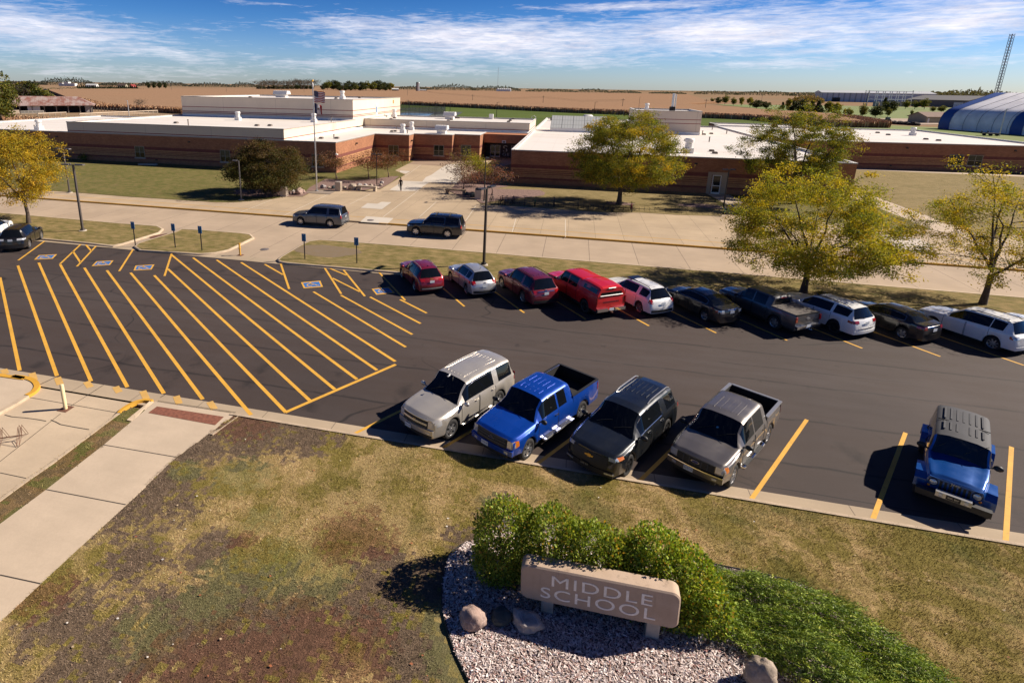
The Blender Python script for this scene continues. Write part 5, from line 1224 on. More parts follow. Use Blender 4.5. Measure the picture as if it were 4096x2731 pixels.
def suv(L, W, Ht, wb, fo, hood=(1.02,1.12), cowl=1.35, rf=2.0, rr=.35, tb=.12, tz=1.15, belt=(1.05,1.12), R_=.37, roofw=.70, side=((.28,3.6),), doors=(), rake=.05, nose=.66, sill=.30, **k):
    xf = wb/2+fo; xr = xf-L; r4 = lambda v: round(v, 4)
    top = [(xf,nose),(xf-rake,hood[0]-.07),(xf-rake-.13,hood[0]),(xf-cowl*.55,(hood[0]*.4+hood[1]*.6)),(xf-cowl,hood[1]),(xf-rf,Ht-.05),(xf-rf-.35,Ht-.01),((xf-rf+xr+rr)/2,Ht),(xr+rr+.35,Ht-.02),(xr+rr,Ht-.06),(xr+tb,tz),(xr+min(.05,tb*.5),tz-.16),(xr,.60)]
    bl = [(xf,nose-.10),(xf-rake,hood[0]-.17),(xf-rake-.2,hood[0]-.10),(xf-cowl,hood[1]-.075),(xf-cowl-.35,belt[0]),(xr+.5,belt[1]),(xr+tb,min(tz-.03,belt[1])),(xr+min(.05,tb*.5),tz-.24),(xr,.54)]
    d = dict(wb=wb, fo=fo, ro=L-wb-fo, W=W, top=[(r4(a),b) for a,b in top], belt=[(r4(a),b) for a,b in bl], sill=sill, R=R_, roofw=W/2*roofw, cowl=xf-cowl, rooff=xf-rf, roofr=xr+rr, tail=xr+tb, side=[(r4(xf-a), r4(xf-b)) for a,b in side], doors=[(r4(xf-a), r4(xf-b)) for a,b in doors])
    d.update(k); return d
def truck(L, W, Ht, wb, fo, bedL, hood=(1.08,1.18), cowl=1.38, rf=2.0, belt=(1.14,1.16), rail=1.30, R_=.40, roofw=.74, side=((.3,3.0),), doors=(), rake=.05, nose=.72, sill=.42, **k):
    xf = wb/2+fo; xr = xf-L; r4 = lambda v: round(v, 4); bx = r4(xr+bedL); be = r4(xr+.09)
    top = [(xf,nose),(xf-rake,hood[0]-.07),(xf-rake-.12,hood[0]),(xf-cowl*.55,(hood[0]*.35+hood[1]*.65)),(xf-cowl,hood[1]),(xf-rf,Ht-.05),(xf-rf-.35,Ht-.01),(bx+.25,Ht-.02),(bx+.06,Ht-.07),(bx,Ht-.14),(bx,rail),(be,rail),(xr+.03,rail-.02),(xr,rail-.30)]
    bl = [(xf,nose-.10),(xf-rake,hood[0]-.17),(xf-rake-.2,hood[0]-.10),(xf-cowl,hood[1]-.075),(xf-cowl-.35,belt[0]),(bx,belt[1]),(bx,rail-.10),(be,rail-.04),(xr+.03,rail-.06),(xr,rail-.36)]
    d = dict(wb=wb, fo=fo, ro=L-wb-fo, W=W, top=[(r4(a),b) for a,b in top], belt=[(r4(a),b) for a,b in bl], sill=sill, R=R_, roofw=W/2*roofw, cowl=xf-cowl, rooff=xf-rf, roofr=bx+.06, tail=bx, norear=True, bed=(bx, be), rail=rail, floor=rail-.50, side=[(r4(xf-a), r4(xf-b)) for a,b in side], doors=[(r4(xf-a), r4(xf-b)) for a,b in doors], bowr=.02, rt=.03, ft=.10, pan=.74)
    d.update(k); return d
def sedan(L, W, Ht, wb, fo, hood=(.84,.98), cowl=1.30, rf=2.1, rr=1.45, tb=.58, deck=(1.08,1.05), belt=(.95,1.02), R_=.33, roofw=.62, side=((.3,3.3),), doors=(), **k):
    xf = wb/2+fo; xr = xf-L; r4 = lambda v: round(v, 4)
    top = [(xf,.55),(xf-.05,hood[0]-.10),(xf-.22,hood[0]),(xf-cowl*.55,hood[0]*.35+hood[1]*.65),(xf-cowl,hood[1]),(xf-cowl-(rf-cowl)*.6,hood[1]+(Ht-hood[1])*.68),(xf-rf,Ht-.03),((xf-rf+xr+rr)/2,Ht),(xr+rr,Ht-.05),(xr+(rr+tb)/2,(Ht-.05+deck[0])/2+.05),(xr+tb,deck[0]),(xr+.10,deck[1]),(xr+.03,deck[1]-.12),(xr,.58)]
    bl = [(xf,.47),(xf-.05,hood[0]-.20),(xf-.3,hood[0]-.10),(xf-cowl,hood[1]-.07),(xf-cowl-.35,belt[0]),(xr+tb+.2,belt[1]),(xr+.1,deck[1]-.09),(xr+.03,deck[1]-.2),(xr,.5)]
    d = dict(wb=wb, fo=fo, ro=L-wb-fo, W=W, top=[(r4(a),b) for a,b in top], belt=[(r4(a),b) for a,b in bl], sill=.24, R=R_, roofw=W/2*roofw, cowl=xf-cowl, rooff=xf-rf, roofr=xr+rr, tail=xr+tb, side=[(r4(xf-a), r4(xf-b)) for a,b in side], doors=[(r4(xf-a), r4(xf-b)) for a,b in doors], ft=.20, rt=.14, bowf=.22, bowr=.10, tw=.215, pan=.6)
    d.update(k); return d
P_SILV = paint('champagne_paint', (.54,.50,.44), .55, .32); P_BLUE = paint('bright_blue_paint', (.004,.055,.36), .35, .3); P_DGREY = paint('slate_paint', (.011,.014,.018), .3, .3); P_GREY = paint('warm_grey_paint', (.16,.145,.135), .55, .35)
P_JEEP = paint('deep_blue_paint', (.006,.075,.30), .4, .3); P_DRED = paint('dark_red_paint', (.23,.010,.020), .35, .3); P_MAROON = paint('maroon_paint', (.175,.014,.028), .35, .3); P_RED = paint('red_paint', (.56,.010,.014), .05, .35); P_WHITE = paint('white_paint', (.78,.78,.77), .0, .35, .02)
P_SIL2 = paint('silver_paint', (.55,.55,.56), .6, .3); P_CHAR = paint('charcoal_paint', (.030,.029,.032), .5, .3); P_GUN = paint('gunmetal_paint', (.085,.086,.092), .55, .33); P_BLACK = paint('black_paint', (.010,.009,.010), .2, .3); P_TAHG = paint('blue_grey_paint', (.085,.095,.115), .5, .3); P_NAVY = paint('midnight_paint', (.012,.014,.022), .35, .3)
M_HARDTOP = mat('grey_hardtop', (.040,.041,.048), .75, var=.12, vs=6, coord='obj', bump=.15, bs=120); M_TONNEAU = mat('tonneau_cover', (.10,.085,.075), .8, var=.1, vs=4, coord='obj'); M_WHITEP = mat('sticker_white', (.75,.75,.72), .6)
NOSE = 124.5
def far_pose(rl, wb, W, hd=NOSE):
    "centre from the rear left tyre's place on the ground"
    a = R(hd); n = Vector((math.cos(a), math.sin(a), 0)); l = Vector((-n.y, n.x, 0)); return Vector((rl[0], rl[1], .004))+n*wb/2-l*(W/2-.13), a
def near_pose(fl, wb, W, hd):
    a = R(hd); n = Vector((math.cos(a), math.sin(a), 0)); l = Vector((-n.y, n.x, 0)); return Vector((fl[0], fl[1], .006))-n*wb/2-l*(W/2-.13), a
def rear_kit(c, lampz=(.85,1.15), lampy=.62, back=.30, lm=None, plate=.92, bumper=None, text=None, lm2=None, chrome=None):
    c.corner_lamp('taillight', lm or M_TAIL, 'r', c.W/2*lampy, lampz[0], lampz[1], back, lm2)
    if plate: c.number_plate('r', plate, text)
    if bumper is not None: c.plate_patch('bumper', bumper, -c.W*.42, c.W*.42, .34, .50, 'r', .02)
    if chrome: c.plate_patch('chrome_strip', M_CHROME, -c.W*.28, c.W*.28, chrome, chrome+.045, 'r', .018, nz=1)
def light_bar(c, z=None): pass
ROWG = 'cars in the far parking row'; NEARG = 'cars in the near parking row'; ROADG = 'vehicles on the school road'

# ---- near row, noses towards the camera
c = Car(suv(5.18,2.045,1.89,2.946,.98, (1.09,1.20),1.42,2.10,.30,.10,1.24,(1.17,1.20),.405,.74, ((1.78,3.60),(3.92,4.86)), ((1.56,2.62),(2.66,3.66)), sill=.34, pan=.8, chrome=False, bowf=.16))
loc, a = near_pose((-3.80,18.80), 2.946, 2.045, 240.5)
silver = c.build('sport_utility_vehicle', 'champagne silver full-size SUV with ribbed roof at the left end of the near row', 'car', loc, a, dict(body=P_SILV, rim=M_RIM), NEARG, 1.01)
c.plate_patch('grille', M_TRIM, -.62, .62, .68, .98, 'f', .02); c.plate_patch('grille_bar', M_BARE, -.60, .60, .80, .87, 'f', .045, nz=1); c.plate_patch('grille_bar', M_BARE, -.62, .62, .98, 1.01, 'f', .035, nz=1)
c.oval(.835,.34,.13, mat('gold_emblem', (.62,.40,.10), .3, .7), M_TRIM, bow=True)
c.corner_lamp('headlight', M_LAMP, 'f', .63, .76, .97, .34); c.plate_patch('bumper', P_SILV, -.88, .88, .46, .66, 'f', .05); c.plate_patch('air_dam', M_TRIM, -.80, .80, .30, .455, 'f', .02); c.plate_patch('fog_lamp', M_LAMP, .60, .78, .50, .56, 'f', .056, both=True)
c.number_plate('f', .52, 'JUW187', y=-.28, off=.07); c.ribs([-.42,-.25,-.08,.08,.25,.42], .15, -1.85, P_SILV, .035, .008); c.rails(.1,-2.0, P_SILV, .035, .014, .05); c.step_bar(.95,-.95, M_BARE, .40); c.wipers(); rear_kit(c, (.92,1.30), .82, .16, bumper=P_SILV)
q = MB(); q.add([(.62,-.03,1.90),(.62,.03,1.90),(.46,0,1.90),(.47,0,2.0)], [(0,1,3),(1,2,3),(2,0,3)]); q.build('aerial', M_WHITEP, silver)

c = Car(truck(5.89,2.01,1.93,3.683,.94, 2.02, (1.12,1.24),1.40,2.02,(1.20,1.22),1.36,.41,.73, ((1.78,2.80),(2.90,3.45)), ((1.55,2.84),), sill=.46, bowf=.10, openbed=True))
loc, a = near_pose((-.86,18.30), 3.683, 2.01, 239.0)
blue = c.build('pickup_truck', 'bright blue pickup truck with open black-lined bed in the near row', 'pickup', loc, a, dict(body=P_BLUE, mirror=M_TRIM, handle=M_TRIM), NEARG, 1.0)
c.plate_patch('grille', M_TRIM, -.66, .66, .72, 1.05, 'f', .03)
for z in (.80,.90,.985): c.plate_patch('grille_bar', M_GREYPL, -.62, .62, z, z+.045, 'f', .05, nz=1)
c.oval(.90,.26,.11, M_BARE, mat('emblem_blue', (.01,.03,.16), .3), 'f')
c.corner_lamp('headlight', M_LAMP, 'f', .68, .76, 1.02, .30, M_AMBER); c.plate_patch('bumper', P_BLUE, -.93, .93, .50, .70, 'f', .06); c.plate_patch('air_dam', M_TRIM, -.70, .70, .36, .50, 'f', .03); c.plate_patch('fog_lamp', M_LAMP, .62, .76, .54, .63, 'f', .066, both=True)
c.number_plate('f', .60, 'GYB135', y=-.22, off=.08); c.step_bar(.95,-1.05, M_BARE, .44, .16); c.wipers(); c.ribs([-.42,-.21,0,.21,.42], .55, .25, P_BLUE, .03, .008); c.ribs([-.42,-.21,0,.21,.42], .0, -.55, P_BLUE, .03, .008); rear_kit(c, (.90,1.26), .86, .14, plate=None)
q = MB(); 
for s_ in (1,-1): q.b2(c.s['bed'][1]-.02, c.s['bed'][0]+.02, s_*.93-.045, s_*.93+.045, 1.355, 1.385)
q.b2(c.xr+.02, c.xr+.12, -.88, .88, 1.35, 1.38); q.build('bed_rail', M_TRIM, blue)
q = MB(); q.b2(c.s['bed'][0]-.012, c.s['bed'][0]+.01, -.58, .58, 1.38, 1.72); q.build('rear_window', M_GLASS, blue)

c = Car(suv(5.19,1.995,1.79,3.07,1.0, (1.03,1.14),1.40,2.15,.42,.14,1.18,(1.12,1.19),.39,.70, ((1.80,3.55),(3.95,4.80)), ((1.55,2.62),(2.66,3.64)), chrome=True, nose=.62, bowf=.20, rake=.09, spokes=6))
c.s['chrome_spans'] = [(c.s['side'][0][0], c.s['side'][0][1])]
loc, a = near_pose((2.60,18.36), 3.07, 1.995, 239.5)
trav = c.build('sport_utility_vehicle', 'dark slate SUV with black wheels and silver roof rails between two pickups', 'car', loc, a, dict(body=P_DGREY, rim=M_RIMD, mirror=M_TRIM), NEARG, 1.03)
c.plate_patch('grille', M_TRIM, -.64, .64, .50, .92, 'f', .02); c.oval(.80,.32,.12, bpy.data.materials['gold_emblem'], M_TRIM, bow=True); c.corner_lamp('headlight', M_LAMP, 'f', .62, .84, .96, .42, M_AMBER)
c.plate_patch('air_dam', M_TRIM, -.85, .85, .28, .48, 'f', .04); c.plate_patch('fog_trim', M_BARE, .58, .86, .38, .43, 'f', .055, both=True, nz=1); c.number_plate('f', .47, 'LBG 417', dark=True, y=-.1, off=.06)
c.rails(-.35,-2.2, M_BARE, .06, .022, .03); c.ribs([-.38,-.19,0,.19,.38], -1.15, -1.75, P_DGREY, .04, .010); c.ribs([-.38,-.19,0,.19,.38], -.7, -1.02, P_DGREY, .04, .010); c.wipers(); rear_kit(c, (.98,1.16), .78, .30)

c = Car(truck(5.69,2.0,1.92,3.53,.94, 1.72, (1.10,1.22),1.36,1.98,(1.18,1.20),1.34,.41,.73, ((1.74,2.68),(2.76,3.62)), ((1.52,2.70),(2.74,3.70)), sill=.46, bowf=.10, openbed=True))
loc, a = near_pose((6.02,18.66), 3.53, 2.0, 237.5)
gray = c.build('pickup_truck', 'brownish grey crew cab pickup with open bed, right of the slate SUV', 'pickup', loc, a, dict(body=P_GREY, mirror=M_TRIM, handle=M_TRIM), NEARG, 1.0)
c.plate_patch('grille', M_TRIM, -.62, .62, .74, 1.02, 'f', .025)
for y in (-.4,-.2,0,.2,.4): c.plate_patch('grille_bar', M_GREYPL, y-.02, y+.02, .76, 1.0, 'f', .04, ny=1, nz=1)
c.oval(.90,.28,.11, M_BARE, bpy.data.materials['emblem_blue'], 'f'); c.corner_lamp('headlight', M_LAMP, 'f', .64, .80, 1.02, .28, M_AMBER); c.plate_patch('bumper', P_GREY, -.92, .92, .50, .73, 'f', .07); c.plate_patch('bumper_step', M_CHROME, -.92, .92, .695, .73, 'f', .085, nz=1); c.plate_patch('air_dam', M_TRIM, -.70, .70, .36, .50, 'f', .03); c.plate_patch('fog_lamp', M_LAMP, .60, .74, .55, .63, 'f', .078, both=True)
c.number_plate('f', .60, 'KLZ719', y=-.16, off=.085); c.step_bar(1.1,-.95, M_CHROME, .43, .17, True); c.wipers(); c.ribs([-.40,-.2,0,.2,.40], .42, -.55, P_GREY, .03, .008); rear_kit(c, (.88,1.22), .86, .14, plate=None)
q = MB()
for s_ in (1,-1): q.b2(c.s['bed'][1]-.02, c.s['bed'][0]+.0, s_*.925-.06, s_*.925+.06, 1.335, 1.375)
q.b2(c.xr+.02, c.xr+.13, -.86, .86, 1.33, 1.37); q.build('bed_rail', M_BARE, gray)
q = MB(); q.b2(c.s['bed'][0]-.012, c.s['bed'][0]+.01, -.58, .58, 1.36, 1.70); q.build('rear_window', M_GLASS, gray); q = MB(); q.b2(c.s['bed'][0]-.06, c.s['bed'][0]+.01, -.3, .3, 1.75, 1.80); q.build('brake_light', M_WHITEP, gray)
q = MB(); q.blob((c.s['cowl']-.36, .02, 1.50), (.22,.2,.14), 2, .1, 1, 2); q.build('blue_cap', mat('pale_blue_cloth', (.10,.28,.42), .8), gray)

# off-roader
s = suv(4.20,1.60,1.80,2.947,.50, (1.08,1.20),1.36,1.60,.10,.06,1.18,(1.14,1.14),.405,.86, ((1.44,2.45),(2.53,3.40),(3.47,4.02)), ((1.40,2.48),(2.52,3.43)), nose=.66, sill=.50, rake=.02, bowf=.03, ft=.05, rt=.02, fl=1.6, woff=.14, flare=0, crown=.03, arch=1.12, bowr=.0, mirror=.2)
s['ft'] = .16
c = Car(s)
a = R(241.5); n_ = Vector((math.cos(a), math.sin(a), 0)); loc = Vector((12.64, 19.16, .004))-n_*c.xf
jeep = c.build('off_road_vehicle', 'blue boxy off-roader with grey ribbed hardtop and spare wheel, alone at the right', 'car', loc, a, dict(body=P_JEEP, roof=M_HARDTOP, rim=M_RIM, mirror=M_TRIM, handle=M_TRIM), NEARG, 1.03)
for s_ in (1,-1):                                                            # flat-topped wings over the tyres
    for wx_, x0, x1 in ((c.wx[0], .46, -.60), (c.wx[1], .55, -.52)):
        P_ = [(wx_+x0,.52),(wx_+x0-.04,.78),(wx_+x0-.22,.955),(wx_+x1+.22,.975),(wx_+x1+.04,.80),(wx_+x1,.52),(wx_+x1+.10,.52),(wx_+x1+.14,.76),(wx_+x1+.26,.91),(wx_+x0-.26,.90),(wx_+x0-.13,.74),(wx_+x0-.10,.52)]
        y0, y1 = s_*.68, s_*.96; n = len(P_); fl = s_ > 0; q = MB()
        q.add([(x,y0,z) for x,z in P_]+[(x,y1,z-.02) for x,z in P_], [f if fl else f[::-1] for f in [(i,n+i,n+(i+1)%n,(i+1)%n) for i in range(n)]]+[tuple(range(n,2*n)) if not fl else tuple(range(n,2*n))[::-1]], 0, False); q.build('fender_flare', P_JEEP, jeep)

c.plate_patch('grille', P_JEEP, -.62, .62, .64, 1.00, 'f', .03)
for i in range(7): y = -.33+i*.11; c.plate_patch('grille_slot', M_TRIM, y-.033, y+.033, .68, .95, 'f', .042, ny=1, nz=2)
for s_ in (1,-1):
    q = MB(); T = Matrix.Translation((c.front_x(.5,.85)+.02, s_*.51, .85)) @ Matrix.Rotation(PI/2, 4, 'Y'); q.lathe([(.115,-.02),(.115,.045),(.098,.05)], 20, 1, M=T); q.lathe([(.098,.045),(.07,.065),(0,.075)], 20, M=T); q.build('headlight', [M_LAMP, M_TRIM], jeep)
    q = MB(); T = Matrix.Translation((c.front_x(.62,.70)+.02, s_*.60, .70)) @ Matrix.Rotation(PI/2, 4, 'Y'); q.lathe([(.04,0),(.04,.04),(0,.05)], 10, M=T); q.build('indicator', M_AMBER, jeep)
q = MB(); x = c.xf+.16; q.b2(x,x+.20,-.88,.88,.46,.66); q.b2(x-.3,x,-.5,-.4,.46,.6); q.b2(x-.3,x,.4,.5,.46,.6); q.build('bumper', M_TRIM, jeep)
q = MB(); q.b2(x+.03,x+.215,-.42,.42,.60,.76); q.build('winch_plate', M_BARE, jeep)
q = MB(); q.b2(x+.205,x+.225,-.17,.17,.61,.75); q.build('license_plate', M_TRIM, jeep)
vs, fs = text_mesh('INK BSP', .085, .001, .9); q = MB(); q.add([(x+.228+v[2], v[0], v[1]+.68) for v in vs], fs); q.build('plate_number', M_BARE, jeep)
for s_ in (1,-1): q = MB(); T = Matrix.Translation((x+.2,s_*.30,.68)) @ Matrix.Rotation(PI/2, 4, 'Y'); q.lathe([(.065,0),(.065,.03),(.05,.035),(0,.035)], 14, M=T, mis=[0,0,1]); q.build('fog_lamp', [M_BARE, M_LAMP], jeep)
vs, fs = text_mesh('Jeep', .11, .003, 1.15); q = MB(); q.add([(c.front_x(0,.97)+.05+v[2], v[0], v[1]+.965) for v in vs], fs); q.build('badge', M_BARE, jeep)
c.ribs([-.48,-.32,-.16,0,.16,.32,.48], -.85, -1.85, M_HARDTOP, .05, .018); c.ribs([-.48,-.32,-.16,.16,.32,.48], -.0, -.60, M_HARDTOP, .05, .018)
q = MB(); q.b2(-.735,-.715,-.66,.66,1.80,1.825); q.build('roof_seam', M_GAP, jeep)
q = MB(); T = Matrix.Translation((c.xr-.02,0,1.0)) @ Matrix.Rotation(-PI/2, 4, 'Y'); q.lathe([(.2,0),(.38,.02),(.405,.08),(.38,.22),(.25,.24),(0,.22)], 24, M=T); q.build('spare_wheel', M_TYRE, jeep)
for s_ in (1,-1): q = MB(); q.b2(c.xr-.02,c.xr+.1,s_*.70-.08,s_*.70+.08,.75,1.0); q.build('taillight', M_TAIL, jeep)
q = MB(); 
for x_, y_ in ((1.08,.38),(1.08,-.38)): q.lathe([(.03,0),(.03,.02),(0,.02)], 8, M=Matrix.Translation((x_,y_,1.135)))
q.b2(.88,.98,-.09,.09,1.14,1.165); q.build('hood_vent', M_TRIM, jeep); c.wipers()

# ---- far row, tails towards the camera
D2 = ((1.45,2.42),(2.46,3.38))
def row_suv(name, label, sp_, rl, m_, hd=NOSE, scale=1., lamps=None, mats=None, group=ROWG, **kit):
    c = Car(sp_); loc, a = far_pose(rl, sp_['wb']*scale, sp_['W']*scale, hd); mm = dict(body=m_); mm.update(mats or {})
    root = c.build(name, label, 'car', loc, a, mm, group, scale); rear_kit(c, **kit); return c, root
def rear_view(c, wiper=True, brake=True):
    if wiper: A = c.s['tail']; z = lerp(c.s['top'], A); q = MB(); q.tube([(c.rear_x(0,z)-.02,.0,z+.03),(c.rear_x(0,z+.07)-.02,.42,z+.07)], .011, 4); q.build('wiper', M_TRIM, c.root)
    # front lamps are hidden but real
    c.corner_lamp('headlight', M_LAMP, 'f', c.W/2*.62, .74, .88, .34)
    q = MB(); 
    for s_ in (1,-1): pass
c, o = row_suv('crossover_car', 'dark red crossover with silver roof rails at the left end of the far row', suv(4.65,1.843,1.66,2.725,.92,(.98,1.08),1.38,2.12,.55,.20,1.10,(1.02,1.10),.36,.66,((1.72,3.35),(3.45,4.12)),((1.5,2.45),(2.49,3.36)),nose=.6,bowr=.12), (-9.40,34.12), P_DRED, lampz=(.86,1.02), lampy=.50, back=.34, plate=.88, bumper=M_TRIM, lm=M_TAIL, chrome=None); c.rails(.1,-1.75,M_BARE,.06,.02,.02); rear_view(c); c.plate_patch('rear_trim', M_BARE, -.7,.7,.40,.46,'r',.03,nz=1); c.ribs([-.3,-.1,.1,.3],0.,-1.5,P_DRED,.04,.012)
c.oval(1.02,.22,.08,bpy.data.materials['gold_emblem'],M_TRIM,'r',bow=True); q = MB(); q.add([(-1.35,-.03,1.66),(-1.35,.03,1.66),(-1.55,0,1.66),(-1.52,0,1.73)], [(0,1,3),(1,2,3),(2,0,3)]); q.build('aerial', M_TRIM, o)
c, o = row_suv('crossover_car', 'silver compact crossover parked between two dark red ones', suv(4.52,1.84,1.66,2.69,.90,(.96,1.08),1.30,2.15,.55,.22,1.10,(1.02,1.14),.36,.64,((1.68,3.30),(3.34,3.92)),((1.42,2.40),(2.44,3.32)),nose=.6,bowr=.14), (-5.98,34.42), P_SIL2, lampz=(.88,1.10), lampy=.64, back=.42, plate=.80, bumper=M_TRIM); rear_view(c); c.rails(.0,-1.6,M_TRIM,.02,.016,.03)
q = MB(); q.tube([(-1.35,0,1.66),(-1.42,-.0,1.70),(-1.62,.0,1.92)], .008, 4); q.build('aerial', M_TRIM, o); c.oval(.98,.18,.075,M_BARE,bpy.data.materials['emblem_blue'],'r')
c, o = row_suv('sport_utility_vehicle', 'maroon SUV with black roof rails beside the bright red pickup', suv(5.0,2.0,1.79,2.86,.93,(1.02,1.13),1.42,2.15,.46,.16,1.16,(1.08,1.18),.39,.68,((1.75,3.42),(3.62,4.55)),((1.5,2.5),(2.54,3.5)),bowr=.10), (-2.32,33.98), P_MAROON, lampz=(.86,1.10), lampy=.66, back=.30, plate=.92, bumper=M_TRIM, chrome=1.02); c.rails(.1,-1.95,M_TRIM,.07,.022,.02); rear_view(c); c.ribs([-.36,-.18,0,.18,.36],.0,-1.7,P_MAROON,.04,.012); c.oval(1.10,.18,.075,M_BARE,bpy.data.materials['emblem_blue'],'r')
q = MB(); q.tube([(-1.5,0,1.78),(-1.6,0,1.90)], .008, 4); q.build('aerial', M_TRIM, o)
# red pickup with a matching canopy
s = truck(5.84,2.03,1.92,3.74,.95,1.80,(1.12,1.22),1.45,2.05,(1.18,1.22),1.38,.42,.74,((1.75,2.72),(2.80,3.68)),((1.55,2.74),(2.78,3.78)),sill=.48,spokes=6)
c = Car(s); loc, a = far_pose((1.42,33.36), 3.74, 2.03, NOSE); redp = c.build('pickup_truck', 'bright red crew cab pickup with a matching red canopy over its bed', 'pickup', loc, a, dict(body=P_RED, rim=M_RIMD, mirror=M_TRIM), ROWG)
bx0, bx1 = c.s['bed']; q = MB(); K = []
for x, zt, iw in ((bx0+.02,1.93,.72),(bx0-.25,1.96,.73),((bx0+bx1)/2,1.97,.74),(bx1+.12,1.93,.73),(bx1-.06,1.86,.74)): K.append([(x,.955,1.36),(x,.93,1.50),(x,iw+.07,zt-.14),(x,iw,zt-.05),(x,iw-.14,zt),(x,0,zt+.03)])
for s_ in (1,-1):
    for A, B in zip(K, K[1:]):
        for i in range(5): q.add([(p[0],s_*p[1],p[2]) for p in (A[i],A[i+1],B[i+1],B[i])], [(0,1,2,3) if s_ > 0 else (3,2,1,0)], 0, True)
for A, f in ((K[0],1),(K[-1],0)):
    L_ = [(p[0],p[1],p[2]) for p in A]+[(p[0],-p[1],p[2]) for p in A[-2::-1]]; q.add(L_, [tuple(range(len(L_))) if f else tuple(range(len(L_)))[::-1]])
cn = q.build('canopy', P_RED, redp); x = K[-1][0][0]-.015
q = MB(); q.add([(x,-.74,1.45),(x,.74,1.45),(x+.03,.66,1.79),(x+.03,-.66,1.79)], [(3,2,1,0)]); q.build('canopy_glass', M_GLASS, cn); q = MB(); q.tube([(x-.01,-.78,1.42),(x-.01,.78,1.42)], .025, 6); q.tube([(x+.0,-.25,1.86),(x-.0,.25,1.86)], .03, 6); q.build('canopy_latch', M_BARE, cn)
for s_ in (1,-1): q = MB(); A = K[1]; B = K[-2]; q.add([(A[1][0]-.05,s_*.925,1.52),(B[1][0],s_*.925,1.52),(B[2][0],s_*.835,1.76),(A[2][0]-.05,s_*.825,1.78)], [(0,1,2,3) if s_ < 0 else (3,2,1,0)]); q.build('canopy_window', M_GLASS, cn)
c.number_plate('r', .60, None, off=.12); q = MB(); q.b2(c.xr-.12,c.xr+.06,-.98,-.25,.48,.66); q.b2(c.xr-.12,c.xr+.06,.25,.98,.48,.66); q.b2(c.xr-.08,c.xr+.06,-.25,.25,.48,.56); q.build('bumper', M_CHROME, redp); q = MB(); q.b2(c.xr-.22,c.xr+.05,-.05,.05,.40,.47); q.build('tow_hitch', M_RUST, redp)
c.plate_patch('tailgate_lettering', P_MAROON, -.55,.55,.98,1.06,'r',.006,nz=1); rear_view(c, False)
for s_ in (1,-1): q = MB(); q.b2(c.xr-.012,c.xr+.06,s_*.985-.06,s_*.985+.012,.90,1.30); q.build('taillight', M_TAIL, redp)
q = MB()
for y in (-.2,0.,.2): q.blob((c.s['rooff']-.2,y,1.915),(.12,.08,.06),1,0,1,1)
q.build('cab_light', M_TRIM, redp)
WE = suv(4.77,1.84,1.68,2.857,.94,(1.0,1.10),1.36,2.10,.55,.20,1.12,(1.05,1.14),.37,.66,((1.7,3.35),(3.62,4.30)),((1.45,2.45),(2.49,3.44)),bowr=.10)
c, o = row_suv('crossover_car', 'white crossover reflecting pink from the red pickup beside it', WE, (4.62,34.18), P_WHITE, lampz=(.88,1.12), lampy=.72, back=.20, plate=.86, bumper=M_TRIM, mats=dict(rim=M_RIM)); c.rails(.0,-1.85,M_TRIM,.07,.022,.03); rear_view(c); q = MB(); q.b2(-.45,.45,-.42,.42,1.672,1.690); q.build('sunroof', M_GLASS, o); c.ribs([-.3,-.15,0,.15,.3],-.55,-1.5,P_WHITE,.03,.012)
c, o = row_suv('sedan_car', 'charcoal sedan between the white crossover and the grey pickup', sedan(4.80,1.82,1.47,2.776,.95,(.88,1.0),1.28,2.22,1.42,.55,(1.10,1.06),(.97,1.03),.33,.66,((1.7,3.72),),((1.45,2.45),(2.49,3.5)),chrome=True), (8.22,34.0), P_CHAR, lampz=(.80,.98), lampy=.58, back=.30, plate=.86, lm=M_LAMP, lm2=M_TAIL); c.plate_patch('chrome_strip',M_CHROME,-.28,.28,.97,1.0,'r',.02,nz=1); rear_view(c, False)
# grey pickup with tonneau
s = truck(5.40,1.89,1.79,3.258,.90,1.62,(1.06,1.15),1.36,1.98,(1.08,1.12),1.24,.39,.72,((1.68,2.55),(2.63,3.42)),((1.5,2.58),(2.62,3.55)),sill=.44,spokes=6)
c = Car(s); loc, a = far_pose((11.83,33.86), 3.258, 1.89, NOSE); gp_ = c.build('pickup_truck', 'dark grey pickup with a flat brown bed cover in the far row', 'pickup', loc, a, dict(body=P_GUN, mirror=M_TRIM, rim=M_RIM), ROWG)
bx0, bx1 = c.s['bed']; q = MB(); q.b2(bx1-.02,bx0-.02,-.86,.86,1.243,1.275); q.build('bed_cover', M_TONNEAU, gp_); q = MB(); q.b2(bx1-.06,bx1-.0,-.87,.87,1.245,1.29); q.build('bed_cover_bar', M_TRIM, gp_); q = MB(); q.b2(bx0-.014,bx0+.01,-.56,.56,1.30,1.60); q.build('rear_window', M_GLASS, gp_); q = MB(); q.b2(bx0-.03,bx0+.02,-.24,.24,1.635,1.67); q.build('brake_light', M_TAIL, gp_)
q = MB(); q.b2(c.xr-.14,c.xr+.06,-.90,-.22,.50,.66); q.b2(c.xr-.14,c.xr+.06,.22,.90,.50,.66); q.b2(c.xr-.10,c.xr+.06,-.22,.22,.50,.58); q.build('bumper', M_CHROME, gp_); c.number_plate('r', .62, None, off=.11); q = MB(); q.b2(c.xr-.30,c.xr+.05,-.045,.045,.40,.47); q.build('tow_hitch', M_CHROME, gp_); c.oval(1.02,.28,.12,M_BARE,M_TRIM,'r',bow=True)
for s_ in (1,-1): q = MB(); q.b2(c.xr-.012,c.xr+.05,s_*.905-.10,s_*.905+.015,.86,1.16); q.build('taillight', M_TAIL, gp_)
rear_view(c, False)
